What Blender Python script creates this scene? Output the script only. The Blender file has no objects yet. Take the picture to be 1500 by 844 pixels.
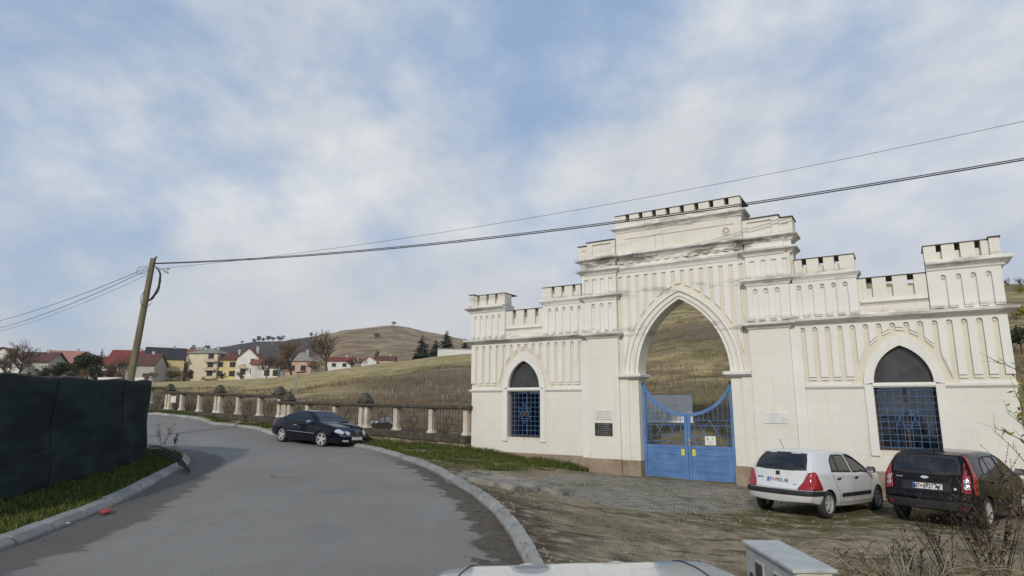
import bpy, bmesh, math, random
import numpy as np
from mathutils import Vector, Matrix
from mathutils.geometry import tessellate_polygon, delaunay_2d_cdt
from mathutils.bvhtree import BVHTree

R = math.radians
random.seed(7); RNG = np.random.default_rng(11)
scene = bpy.context.scene
COL = scene.collection

# ------------------------------------------------------------------ camera
EYE = Vector((0, 0, 1.66))
PITCH, ROLL, FPX = R(10.78), R(0.21), 900.0
_f = Vector((0, math.cos(PITCH), math.sin(PITCH)))
_u0 = Vector((0, -math.sin(PITCH), math.cos(PITCH)))
_r0 = Vector((1, 0, 0))
CAM_R = _r0 * math.cos(ROLL) + _u0 * math.sin(ROLL)
CAM_U = -_r0 * math.sin(ROLL) + _u0 * math.cos(ROLL)
CAM_F = _f
cam_d = bpy.data.cameras.new('camera'); cam = bpy.data.objects.new('camera', cam_d); COL.objects.link(cam)
cam_d.sensor_width = 36; cam_d.lens = 36 * FPX / 1500.0
cam_d.clip_start = 0.05; cam_d.clip_end = 20000
m = Matrix.Identity(4)
for i in range(3):
    m[i][0] = CAM_R[i]; m[i][1] = CAM_U[i]; m[i][2] = -CAM_F[i]; m[i][3] = EYE[i]
cam.matrix_world = m
scene.camera = cam

def at(px, py, depth):
    """world point seen at photo pixel (px, py) at ground distance depth along +Y"""
    d = CAM_F + CAM_R * ((px - 750) / FPX) + CAM_U * ((422 - py) / FPX)
    return EYE + d * (depth / d.y)

# ------------------------------------------------------------------ light
SUN_DIR = Vector((-0.30, -0.95, 0)).normalized()
SUN_EL = R(27)
sun_vec = Vector((SUN_DIR.x * math.cos(SUN_EL), SUN_DIR.y * math.cos(SUN_EL), math.sin(SUN_EL)))
sd = bpy.data.lights.new('sun', 'SUN'); sd.energy = 2.25; sd.angle = R(2.4); sd.color = (1.0, 0.94, 0.84)
so = bpy.data.objects.new('sun', sd); COL.objects.link(so)
so.rotation_euler = (-sun_vec).to_track_quat('-Z', 'Y').to_euler()
scene.view_settings.view_transform = 'Standard'
scene.view_settings.look = 'None'
scene.view_settings.exposure = 0.0
scene.view_settings.gamma = 1.0
scene.view_settings.use_curve_mapping = False
scene.cycles.use_denoising = True
scene.cycles.max_bounces = 6
scene.cycles.transparent_max_bounces = 12
scene.cycles.caustics_reflective = False; scene.cycles.caustics_refractive = False

world = bpy.data.worlds.new('World'); scene.world = world; world.use_nodes = True
def build_world():
    nt = world.node_tree; nt.nodes.clear(); N = nt.nodes.new; L = nt.links.new
    out = N('ShaderNodeOutputWorld'); bg = N('ShaderNodeBackground'); bg.inputs[1].default_value = 0.115
    sky = N('ShaderNodeTexSky'); sky.sky_type = 'NISHITA'; sky.sun_disc = False
    sky.sun_elevation = SUN_EL; sky.sun_rotation = math.atan2(sun_vec.x, sun_vec.y)
    sky.altitude = 600; sky.air_density = 1.0; sky.dust_density = 0.6; sky.ozone_density = 1.5
    tc = N('ShaderNodeTexCoord'); sep = N('ShaderNodeSeparateXYZ'); L(tc.outputs['Generated'], sep.inputs[0])
    def math_(op, a, b=None, clamp=False):
        n = N('ShaderNodeMath'); n.operation = op; n.use_clamp = clamp
        for i, v in enumerate((a, b)):
            if v is None: continue
            if isinstance(v, (int, float)): n.inputs[i].default_value = v
            else: L(v, n.inputs[i])
        return n.outputs[0]
    z = math_('MAXIMUM', sep.outputs[2], 0.0)
    den = math_('ADD', z, 0.55)
    cx = math_('DIVIDE', sep.outputs[0], den); cy = math_('DIVIDE', sep.outputs[1], den)
    comb = N('ShaderNodeCombineXYZ'); L(cx, comb.inputs[0]); L(cy, comb.inputs[1])
    mp = N('ShaderNodeMapping'); mp.inputs['Rotation'].default_value = (0, 0, R(20)); mp.inputs['Scale'].default_value = (1, 0.8, 1)
    mp.inputs['Location'].default_value = (0.3, 8.2, 0)
    L(math_('MULTIPLY', z, 1.1), comb.inputs[2]); L(comb.outputs[0], mp.inputs[0])
    n1 = N('ShaderNodeTexNoise'); n1.inputs['Scale'].default_value = 2.3; n1.inputs['Detail'].default_value = 9; n1.inputs['Roughness'].default_value = 0.50; n1.inputs['Distortion'].default_value = 0.25
    L(mp.outputs[0], n1.inputs['Vector'])
    n2 = N('ShaderNodeTexNoise'); n2.inputs['Scale'].default_value = 6.0; n2.inputs['Detail'].default_value = 10; n2.inputs['Roughness'].default_value = 0.66
    L(mp.outputs[0], n2.inputs['Vector'])
    s = math_('ADD', math_('MULTIPLY', n1.outputs[0], 0.70), math_('MULTIPLY', n2.outputs[0], 0.30))
    # more cover towards the horizon
    mr0 = N('ShaderNodeMapRange'); mr0.inputs[1].default_value = 0.02; mr0.inputs[2].default_value = 0.55
    mr0.inputs[3].default_value = 0.20; mr0.inputs[4].default_value = -0.06; L(z, mr0.inputs[0])
    s = math_('ADD', s, mr0.outputs[0])
    cov = N('ShaderNodeMapRange'); cov.interpolation_type = 'SMOOTHSTEP'
    cov.inputs[1].default_value = 0.36; cov.inputs[2].default_value = 0.68; cov.inputs[3].default_value = 0.08; cov.inputs[4].default_value = 0.97
    L(s, cov.inputs[0])
    # thickness inside the clouds: bright to grey
    n3 = N('ShaderNodeTexNoise'); n3.inputs['Scale'].default_value = 3.0; n3.inputs['Detail'].default_value = 7; n3.inputs['Roughness'].default_value = 0.55
    L(mp.outputs[0], n3.inputs['Vector'])
    cr = N('ShaderNodeValToRGB'); e = cr.color_ramp.elements
    e[0].position = 0.32; e[0].color = (5.2, 5.5, 5.95, 1); e[1].position = 0.66; e[1].color = (7.3, 7.3, 7.2, 1)
    L(n3.outputs[0], cr.inputs[0])
    # bands of greyer cloud low down
    low = N('ShaderNodeMapRange'); low.inputs[1].default_value = 0.01; low.inputs[2].default_value = 0.30; low.inputs[3].default_value = 0.80; low.inputs[4].default_value = 0.0
    L(z, low.inputs[0])
    mxl = N('ShaderNodeMix'); mxl.data_type = 'RGBA'; L(low.outputs[0], mxl.inputs[0]); L(cr.outputs[0], mxl.inputs[6]); mxl.inputs[7].default_value = (5.9, 6.0, 6.2, 1)
    # the clear part of the sky
    skm = N('ShaderNodeMix'); skm.data_type = 'RGBA'; skm.inputs[0].default_value = 0.7
    L(sky.outputs[0], skm.inputs[6]); skm.inputs[7].default_value = (2.5, 3.95, 6.2, 1)
    mx = N('ShaderNodeMix'); mx.data_type = 'RGBA'; L(cov.outputs[0], mx.inputs[0]); L(skm.outputs[2], mx.inputs[6]); L(mxl.outputs[2], mx.inputs[7])
    L(mx.outputs[2], bg.inputs[0]); L(bg.outputs[0], out.inputs[0])
build_world()

# ------------------------------------------------------------------ materials
class NT:
    """small helper around a material node tree"""
    def __init__(self, name):
        self.m = bpy.data.materials.new(name); self.m.use_nodes = True
        self.t = self.m.node_tree; self.b = self.t.nodes['Principled BSDF']
        self._c = None
    def n(self, kind): return self.t.nodes.new(kind)
    def l(self, a, b): self.t.links.new(a, b)
    def coord(self, which='Object'):
        if self._c is None: self._c = self.n('ShaderNodeTexCoord')
        return self._c.outputs[which]
    def mapping(self, scale=(1, 1, 1), rot=(0, 0, 0), which='Object', src=None):
        mp = self.n('ShaderNodeMapping'); mp.inputs['Scale'].default_value = scale; mp.inputs['Rotation'].default_value = rot
        self.l(src if src is not None else self.coord(which), mp.inputs[0]); return mp.outputs[0]
    def noise(self, scale, detail=5, rough=0.55, src=None, dist=0.0):
        n = self.n('ShaderNodeTexNoise'); n.inputs['Scale'].default_value = scale; n.inputs['Detail'].default_value = detail
        n.inputs['Roughness'].default_value = rough; n.inputs['Distortion'].default_value = dist
        self.l(src if src is not None else self.coord(), n.inputs['Vector']); return n.outputs[0]
    def step(self, v, lo, hi, a=0.0, b=1.0):
        n = self.n('ShaderNodeMapRange'); n.interpolation_type = 'SMOOTHSTEP'
        for i, x in zip((1, 2, 3, 4), (lo, hi, a, b)): n.inputs[i].default_value = x
        self.l(v, n.inputs[0]); return n.outputs[0]
    def math(self, op, a, b=None, clamp=False):
        n = self.n('ShaderNodeMath'); n.operation = op; n.use_clamp = clamp
        for i, v in enumerate((a, b)):
            if v is None: continue
            if isinstance(v, (int, float)): n.inputs[i].default_value = v
            else: self.l(v, n.inputs[i])
        return n.outputs[0]
    def mix(self, f, a, b, mode='MIX'):
        n = self.n('ShaderNodeMix'); n.data_type = 'RGBA'; n.blend_type = mode
        for i, v in ((0, f), (6, a), (7, b)):
            if isinstance(v, (int, float)): n.inputs[i].default_value = v
            elif isinstance(v, (tuple, list)): n.inputs[i].default_value = (*v[:3], 1)
            else: self.l(v, n.inputs[i])
        return n.outputs[2]
    def ramp(self, v, stops):
        n = self.n('ShaderNodeValToRGB'); e = n.color_ramp.elements
        while len(e) < len(stops): e.new(0.5)
        for i, (p, c) in enumerate(stops): e[i].position = p; e[i].color = (*c, 1)
        self.l(v, n.inputs[0]); return n.outputs[0]
    def attr(self, name):
        n = self.n('ShaderNodeAttribute'); n.attribute_name = name; return n
    def bump(self, h, strength=0.3, dist=0.02):
        n = self.n('ShaderNodeBump'); n.inputs['Strength'].default_value = strength; n.inputs['Distance'].default_value = dist
        self.l(h, n.inputs['Height']); self.l(n.outputs[0], self.b.inputs['Normal'])
    def set(self, color=None, rough=None, metal=None, spec=None, coat=None):
        B = self.b.inputs
        for key, v in (('Base Color', color), ('Roughness', rough), ('Metallic', metal), ('Specular IOR Level', spec), ('Coat Weight', coat)):
            if v is None: continue
            if isinstance(v, (int, float)): B[key].default_value = v
            elif isinstance(v, (tuple, list)): B[key].default_value = (*v[:3], 1)
            else: self.l(v, B[key])
        return self.m

def simple(name, c, rough=0.6, metal=0.0, var=0.12, scale=6.0, bump=0.0, spec=0.4, coat=None, detail=5):
    t = NT(name); n = t.noise(scale, detail)
    lo = tuple(x * (1 - var) for x in c); hi = tuple(min(1, x * (1 + var)) for x in c)
    col = t.mix(t.step(n, 0.3, 0.7), lo, hi)
    if bump: t.bump(t.noise(scale * 4, 6), bump, 0.02)
    return t.set(col, rough, metal, spec, coat)

M = {}
def plaster(name, c, joints=False, dirt=0.5):
    t = NT(name)
    big = t.noise(0.9, 6, 0.6); fine = t.noise(7, 6, 0.65)
    col = t.mix(t.step(big, 0.3, 0.72), tuple(x * 0.93 for x in c), c)
    col = t.mix(t.math('MULTIPLY', t.step(fine, 0.52, 0.75), 0.25), col, tuple(x * y for x, y in zip(c, (0.84, 0.81, 0.74))))
    # runs of grime below ledges: noise stretched along z
    st = t.noise(1.0, 6, 0.7, src=t.mapping((5.0, 5.0, 0.35)))
    col = t.mix(t.math('MULTIPLY', t.step(st, 0.54, 0.74), 0.55 * dirt), col, tuple(x * y for x, y in zip(c, (0.60, 0.55, 0.46))))
    sx = t.n('ShaderNodeSeparateXYZ'); t.l(t.coord(), sx.inputs[0]); z = sx.outputs[2]
    # lichen and soot on the exposed cornices of the centre
    band = t.math('MULTIPLY', t.step(z, 6.20, 6.55), t.step(z, 6.95, 6.70))
    band2 = t.math('MULTIPLY', t.step(z, 5.35, 5.45), t.step(z, 5.75, 5.60))
    sn = t.noise(2.3, 8, 0.72, src=t.mapping((0.55, 1, 2.2)))
    band3 = t.math('MULTIPLY', t.step(z, 4.15, 4.25), t.step(z, 4.60, 4.40)); band4 = t.math('MULTIPLY', t.step(z, 7.35, 7.5), t.step(z, 8.0, 7.75))
    k = t.math('ADD', t.math('MULTIPLY', band, 0.80), t.math('MULTIPLY', t.math('ADD', band2, t.math('ADD', band3, band4)), 0.46))
    col = t.mix(t.math('MULTIPLY', t.step(sn, 0.46, 0.60), k, True), col, (0.12, 0.10, 0.075))
    # splash and flaking near the ground
    lowz = t.step(z, 1.0, 0.5)
    fl = t.noise(3.5, 8, 0.7)
    col = t.mix(t.math('MULTIPLY', t.math('MULTIPLY', t.step(fl, 0.60, 0.66), lowz), 0.8), col, (0.42, 0.34, 0.26))
    fl2 = t.noise(5.5, 8, 0.75, src=t.mapping((1, 1, 1.6)))
    col = t.mix(t.math('MULTIPLY', t.step(fl2, 0.69, 0.73), 0.5), col, (0.45, 0.38, 0.30))
    hgt = t.noise(16, 6, 0.6)
    if joints:
        br = t.n('ShaderNodeTexBrick'); br.inputs['Scale'].default_value = 1.0; br.inputs['Mortar Size'].default_value = 0.006
        br.inputs['Brick Width'].default_value = 1.9; br.inputs['Row Height'].default_value = 0.328; br.inputs['Mortar Smooth'].default_value = 0.3
        sw = t.n('ShaderNodeCombineXYZ'); t.l(sx.outputs[0], sw.inputs[0]); t.l(t.math('ADD', z, 0.065), sw.inputs[1]); t.l(sw.outputs[0], br.inputs['Vector'])
        col = t.mix(t.math('MULTIPLY', br.outputs['Fac'], 0.24), col, (0.42, 0.37, 0.29))
        hgt = t.math('SUBTRACT', hgt, t.math('MULTIPLY', br.outputs['Fac'], 2.0))
    t.bump(hgt, 0.25, 0.008)
    M[name] = t.set(col, 0.85, spec=0.2)
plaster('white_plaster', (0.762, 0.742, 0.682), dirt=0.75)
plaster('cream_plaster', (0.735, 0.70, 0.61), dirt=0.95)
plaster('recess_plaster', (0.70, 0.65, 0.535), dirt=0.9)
plaster('joint_plaster', (0.745, 0.715, 0.632), joints=True, dirt=0.55)
def plinth_mat():
    t = NT('plinth_render'); a = t.noise(2.2, 7, 0.65); b = t.noise(14, 6, 0.7)
    st = t.noise(1, 5, 0.6, src=t.mapping((6, 6, 0.5)))
    col = t.ramp(a, [(0.3, (0.22, 0.165, 0.115)), (0.55, (0.32, 0.25, 0.185)), (0.75, (0.38, 0.315, 0.245))])
    col = t.mix(t.math('MULTIPLY', t.step(st, 0.5, 0.7), 0.4), col, (0.20, 0.165, 0.13))
    col = t.mix(t.math('MULTIPLY', t.step(b, 0.55, 0.7), 0.3), col, (0.40, 0.36, 0.30))
    t.bump(b, 0.4, 0.02); M['plinth'] = t.set(col, 0.9, spec=0.2)
plinth_mat()
def blue_mat():
    t = NT('blue_paint'); a = t.noise(3, 6, 0.6); st = t.noise(1, 5, 0.6, src=t.mapping((9, 9, 1.0)))
    col = t.mix(t.step(a, 0.3, 0.7), (0.072, 0.165, 0.365), (0.112, 0.225, 0.435))
    col = t.mix(t.math('MULTIPLY', t.step(st, 0.55, 0.75), 0.35), col, (0.19, 0.28, 0.43))
    rz = t.noise(8, 7, .75); col = t.mix(t.math('MULTIPLY', t.step(rz, .66, .71), .7), col, (.14, .085, .055))
    t.bump(t.noise(30, 4), 0.1, 0.004); M['blue'] = t.set(col, 0.5, spec=0.4)
blue_mat()
M['blue_bar'] = simple('blue_bar_paint', (0.085, 0.165, 0.33), 0.5, var=0.2)
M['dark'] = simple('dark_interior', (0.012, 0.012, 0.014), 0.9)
M['cap'] = simple('cap_sheet', (0.10, 0.085, 0.075), 0.8, var=0.3, scale=3)
M['brown_wood'] = simple('window_timber', (0.06, 0.04, 0.03), 0.7)
M['curtain_blue'] = simple('blue_curtain', (0.045, 0.085, 0.16), 0.9, var=0.3, scale=5)
M['curtain_white'] = simple('white_curtain', (0.32, 0.31, 0.29), 0.9, var=0.15, scale=3)
M['plaque_dark'] = simple('dark_plaque', (0.085, 0.085, 0.075), 0.28, metal=0.5, var=0.4, scale=4)
M['plaque_white'] = simple('white_plaque', (0.66, 0.65, 0.62), 0.6, var=0.06)
M['yellow'] = simple('yellow_sticker', (0.70, 0.62, 0.05), 0.5)
M['paper'] = simple('paper_notice', (0.72, 0.73, 0.66), 0.6, var=0.05)
M['steel'] = simple('dull_steel', (0.45, 0.45, 0.44), 0.4, metal=0.8)
M['pale_ink'] = simple('faded_ink', (.52, .51, .48), .7)
M['ink'] = simple('dark_ink', (0.02, 0.02, 0.02), 0.6)
def glass_mat(name, tint, refl=0.06, trans=0.85):
    m = bpy.data.materials.new(name); m.use_nodes = True; t = m.node_tree; t.nodes.clear()
    o = t.nodes.new('ShaderNodeOutputMaterial'); mx = t.nodes.new('ShaderNodeMixShader')
    tr = t.nodes.new('ShaderNodeBsdfTransparent'); tr.inputs[0].default_value = (*tint, 1)
    gl = t.nodes.new('ShaderNodeBsdfGlossy'); gl.inputs['Roughness'].default_value = 0.03; gl.inputs[0].default_value = (1, 1, 1, 1)
    lw = t.nodes.new('ShaderNodeFresnel'); lw.inputs[0].default_value = 1.5
    mm = t.nodes.new('ShaderNodeMath'); mm.operation = 'ADD'; mm.inputs[1].default_value = refl; mm.use_clamp = True
    t.links.new(lw.outputs[0], mm.inputs[0]); t.links.new(mm.outputs[0], mx.inputs[0]); t.links.new(tr.outputs[0], mx.inputs[1]); t.links.new(gl.outputs[0], mx.inputs[2]); t.links.new(mx.outputs[0], o.inputs[0])
    M[name] = m
glass_mat('pane_glass', (0.55, 0.58, 0.6), 0.03)
glass_mat('car_glass', (0.74, 0.80, 0.78), 0.03)
M['lunette_reflection_tone'] = simple('lunette_reflection_tone', (.042, .043, .042), .25, var=.35, scale=2.2, spec=.5)  # opaque grey base colour stands in for reflections in the lunette panes
glass_mat('dark_glass', (0.16, 0.18, 0.19), 0.04)

# ------------------------------------------------------------------ mesh helpers
class MB:
    def __init__(self): self.v = []; self.f = []
    def add(self, vs, fs):
        o = len(self.v); self.v.extend([tuple(p) for p in vs]); self.f.extend([tuple(i + o for i in f) for f in fs]); return self
    def box(self, x0, x1, y0, y1, z0, z1):
        x0, x1 = min(x0, x1), max(x0, x1); y0, y1 = min(y0, y1), max(y0, y1); z0, z1 = min(z0, z1), max(z0, z1)
        return self.add([(x0, y0, z0), (x1, y0, z0), (x1, y1, z0), (x0, y1, z0), (x0, y0, z1), (x1, y0, z1), (x1, y1, z1), (x0, y1, z1)],
                 [(0, 3, 2, 1), (4, 5, 6, 7), (0, 1, 5, 4), (1, 2, 6, 5), (2, 3, 7, 6), (3, 0, 4, 7)])
    def poly(self, loops, y0, y1, tr=None):
        """polygon with holes in the x,z plane, pushed from y0 (front) to y1 (back)"""
        flat = [p for l in loops for p in l]; n = len(flat)
        tris = tessellate_polygon([[Vector((p[0], p[1], 0)) for p in l] for l in loops])
        vs = [(p[0], y0, p[1]) for p in flat] + [(p[0], y1, p[1]) for p in flat]
        fs = []
        for t in tris:
            a, b, c = [Vector(flat[i]).to_3d() for i in t]
            cr = (b - a).cross(c - a).z
            t = tuple(t) if cr > 0 else tuple(reversed(t))
            fs.append(t); fs.append(tuple(n + i for i in reversed(t)))
        o = 0
        for l in loops:
            for i in range(len(l)):
                a, b = o + i, o + (i + 1) % len(l); fs.append((a, b, n + b, n + a))
            o += len(l)
        if tr: vs = [tr(p) for p in vs]
        return self.add(vs, fs)
    def tube(self, pts, r, n=8, caps=True):
        pts = [Vector(p) for p in pts]; rs = r if isinstance(r, (list, tuple)) else [r] * len(pts)
        vs = []; fs = []; prev = None
        for i, p in enumerate(pts):
            d = (pts[min(i + 1, len(pts) - 1)] - pts[max(i - 1, 0)])
            d = d.normalized() if d.length > 1e-9 else Vector((0, 0, 1))
            if prev is None:
                a = d.orthogonal().normalized()
            else:
                a = prev - d * prev.dot(d); a = a.normalized() if a.length > 1e-6 else d.orthogonal().normalized()
            prev = a; b = d.cross(a)
            for k in range(n):
                t = 2 * math.pi * k / n; vs.append(p + (a * math.cos(t) + b * math.sin(t)) * rs[i])
        for i in range(len(pts) - 1):
            for k in range(n):
                fs.append((i * n + k, i * n + (k + 1) % n, (i + 1) * n + (k + 1) % n, (i + 1) * n + k))
        if caps:
            fs.append(tuple(reversed(range(n)))); fs.append(tuple(range((len(pts) - 1) * n, len(pts) * n)))
        return self.add(vs, fs)
    def lathe(self, prof, axis='z', n=24, c=(0, 0, 0), close=False):
        vs = []; fs = []
        for (r, h) in prof:
            for k in range(n):
                t = 2 * math.pi * k / n; x, y = r * math.cos(t), r * math.sin(t)
                p = (x, y, h) if axis == 'z' else ((x, h, y) if axis == 'y' else (h, x, y))
                vs.append((p[0] + c[0], p[1] + c[1], p[2] + c[2]))
        mcount = len(prof); rng = range(mcount if close else mcount - 1)
        for i in rng:
            j = (i + 1) % mcount
            for k in range(n): fs.append((i * n + k, i * n + (k + 1) % n, j * n + (k + 1) % n, j * n + k))
        return self.add(vs, fs)
    def loops(self, rings, closed=True, cap=True):
        n = len(rings[0]); vs = [p for r_ in rings for p in r_]; fs = []
        for i in range(len(rings) - 1):
            for k in range(n if closed else n - 1):
                fs.append((i * n + k, i * n + (k + 1) % n, (i + 1) * n + (k + 1) % n, (i + 1) * n + k))
        if cap: fs.append(tuple(reversed(range(n)))); fs.append(tuple(range((len(rings) - 1) * n, len(rings) * n)))
        return self.add(vs, fs)
    def xf(self, fn): self.v = [tuple(fn(Vector(p))) for p in self.v]; return self
    def build(self, name, mat, parent=None, off=(0, 0, 0), smooth=False, bevel=0.0, fix=True):
        me = bpy.data.meshes.new(name)
        me.from_pydata([(p[0] - off[0], p[1] - off[1], p[2] - off[2]) for p in self.v], [], self.f)
        if fix:
            bm = bmesh.new(); bm.from_mesh(me); bmesh.ops.recalc_face_normals(bm, faces=bm.faces); bm.to_mesh(me); bm.free()
        me.materials.append(M[mat] if isinstance(mat, str) else mat)
        o = bpy.data.objects.new(name, me); COL.objects.link(o)
        if parent is not None: o.parent = parent
        if smooth:
            me.polygons.foreach_set('use_smooth', [True] * len(me.polygons))
            if smooth != 'all':
                try: me.set_sharp_from_angle(angle=R(40))
                except Exception: pass
        if bevel:
            b = o.modifiers.new('bevel', 'BEVEL'); b.width = bevel; b.segments = 2; b.limit_method = 'ANGLE'; b.angle_limit = R(40)
        return o

def empty(name, loc=(0, 0, 0), rz=0.0):
    o = bpy.data.objects.new(name, None); o.empty_display_size = 0.2; COL.objects.link(o); o.location = loc; o.rotation_euler = (0, 0, rz); return o
def tag(o, label=None, cat=None, group=None, kind=None):
    if label: o['label'] = label
    if cat: o['category'] = cat
    if group: o['group'] = group
    if kind: o['kind'] = kind
    return o
def copy_tree(o, parent=None):
    c = o.copy(); COL.objects.link(c)
    if parent is not None: c.parent = parent
    for ch in list(o.children): copy_tree(ch, c)
    return c
def raw_mesh(name, V, F, mat, smooth=False, attrs=None):
    """fast mesh from numpy arrays; F is an (n,3) or (n,4) array"""
    me = bpy.data.meshes.new(name); V = np.asarray(V, np.float32); F = np.asarray(F, np.int32); k = F.shape[1]
    me.vertices.add(len(V)); me.vertices.foreach_set('co', V.ravel())
    me.loops.add(F.size); me.loops.foreach_set('vertex_index', F.ravel())
    me.polygons.add(len(F)); me.polygons.foreach_set('loop_start', np.arange(0, F.size, k, dtype=np.int32)); me.polygons.foreach_set('loop_total', np.full(len(F), k, np.int32))
    me.update(calc_edges=True)
    if smooth: me.polygons.foreach_set('use_smooth', np.ones(len(F), bool))
    for an, av in (attrs or {}).items():
        a = me.attributes.new(an, 'FLOAT', 'POINT'); a.data.foreach_set('value', np.asarray(av, np.float32))
    me.materials.append(M[mat] if isinstance(mat, str) else mat); me.validate()
    o = bpy.data.objects.new(name, me); COL.objects.link(o); return o

# value noise in numpy for terrain undulation
def vnoise(x, y, seed=0):
    xi = np.floor(x).astype(np.int64); yi = np.floor(y).astype(np.int64); fx = x - xi; fy = y - yi
    fx = fx * fx * (3 - 2 * fx); fy = fy * fy * (3 - 2 * fy)
    def h(a, b):
        n = (a * 374761393 + b * 668265263 + seed * 974711) & 0x7fffffff
        n = ((n ^ (n >> 13)) * 1274126177) & 0x7fffffff
        return ((n ^ (n >> 16)) & 0xffff) / 65535.0
    return (h(xi, yi) * (1 - fx) + h(xi + 1, yi) * fx) * (1 - fy) + (h(xi, yi + 1) * (1 - fx) + h(xi + 1, yi + 1) * fx) * fy
def fbm(x, y, seed=0, oct=4):
    s = 0; a = 0.5
    for i in range(oct): s = s + a * vnoise(x * 2 ** i, y * 2 ** i, seed + i); a *= 0.5
    return s

# ------------------------------------------------------------------ ground heights
CP = np.array([
 (0,-6,0),(0,0,0),(0,4,0),(-6,-4,0),(-6,5,0),(3,3,-.05),(.3,6.4,.02),(-.3,10,.02),(-.8,12.4,0),(-1.8,15.6,0),(-3,18.4,.02),(-5.7,23.1,.12),(-7.7,24.6,.13),(-10.6,27.5,.30),(-14.8,31,.62),(-20.8,35,.95),(-30,41.5,1.35),
 (-3,8,0),(-4,14,0),(-6.5,20,.04),(-12,25,.3),(-18,29.5,.7),
 (-6,8,0),(-7,12,0),(-8.6,16.8,.02),(-9,11,.1),(-11,18,.1),(-12,22,.12),(-16,25,.35),(-22,29,.75),(-20,10,.25),(-28,18,.6),(-35,35,1.4),(-50,50,2.2),(-45,15,1.2),(-15,0,.1),(-30,-5,.5),
 (1.0,7,-.12),(2.4,5,-.28),(2,10,-.25),(1.5,14,-.25),(.5,16,-.12),(-1,18,.05),(-1.4,22.2,.13),(.5,20.9,-.12),(2.4,19.5,-.36),(5,18.1,-.43),(7,16.7,-.47),(11.4,14,-.62),(5.5,12.6,-.47),(7.5,14.5,-.53),(8,11.2,-.46),(9.5,13,-.52),(5,9,-.45),(7,8,-.50),(4,4,-.4),(10,5,-.52),(16,10,-.75),(25,5,-.9),(6,-3,-.2),(20,-5,-.6),
 (-5.95,25.44,.33),(-10.45,28.7,.68),(-14.96,31.9,1.02),(-19.5,35.2,1.22),(-24,38.4,1.42),(-28.5,41.6,1.6),
 (0,25,.1),(5,24,-.3),(12,20,-.5),(20,12,-.7),(40,5,-1)], float)
def _rbf():
    P = CP[:, :2]; d = np.hypot(P[:, None, 0] - P[None, :, 0], P[:, None, 1] - P[None, :, 1]); n = len(P)
    A = np.zeros((n + 3, n + 3)); A[:n, :n] = d - np.eye(n) * 0.35; A[:n, n] = 1; A[:n, n + 1:] = P; A[n, :n] = 1; A[n + 1:, :n] = P.T
    b = np.zeros(n + 3); b[:n] = CP[:, 2]; return np.linalg.solve(A, b)
_W = _rbf()
def Hn(x, y):
    x = np.asarray(x, float); y = np.asarray(y, float); sh = x.shape; x = x.ravel(); y = y.ravel(); out = np.empty(len(x))
    for i in range(0, len(x), 40000):
        a = x[i:i + 40000]; b = y[i:i + 40000]
        d = np.hypot(a[:, None] - CP[None, :, 0], b[:, None] - CP[None, :, 1])
        out[i:i + 40000] = d @ _W[:len(CP)] + _W[len(CP)] + _W[len(CP) + 1] * a + _W[len(CP) + 2] * b
    return out.reshape(sh)
KX, KY = -1.44, 22.2
N1 = np.array([.584, .811]); N1 /= np.hypot(*N1); N2 = np.array([.5352, .8447])
AZK = math.atan2(KX, KY)
def line_r(az):
    s, c = np.sin(az), np.cos(az)
    d1 = s * N1[0] + c * N1[1]; d2 = s * N2[0] + c * N2[1]
    r1 = np.where(d1 > .05, (KX * N1[0] + KY * N1[1]) / np.maximum(d1, .05), 90)
    r2 = np.where(d2 > .05, (KX * N2[0] + KY * N2[1]) / np.maximum(d2, .05), 90)
    return np.minimum(np.where(az < AZK, r1, r2), 75)
_ridge = [(-1500,580,200),(-400,575,190),(0,568,185),(120,566,185),(250,559,190),(330,557,190),(400,553,175),(478,543.5,152),(540,534.6,148),(604,527,150),(640,522,155),(690,517.6,160),(760,496,160),(850,463,160),(930,440,165),(1000,424,165),(1100,414,165),(1200,411,160),(1290,415,150),(1400,414,132),(1475,415,122),(1600,420,112),(2200,440,105),(4000,470,100)]
_raz = []; _rel = []; _rD = []
for px, py, D in _ridge:
    p = at(px, py, 1.0) - EYE; _raz.append(math.atan2(p.x, p.y)); _rel.append(p.z / math.hypot(p.x, p.y)); _rD.append(D)
_raz, _rel, _rD = map(np.array, (_raz, _rel, _rD))
_laz = np.linspace(-1.9, 1.9, 400); _lr = line_r(_laz); _lz = Hn(_lr * np.sin(_laz), _lr * np.cos(_laz))
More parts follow.
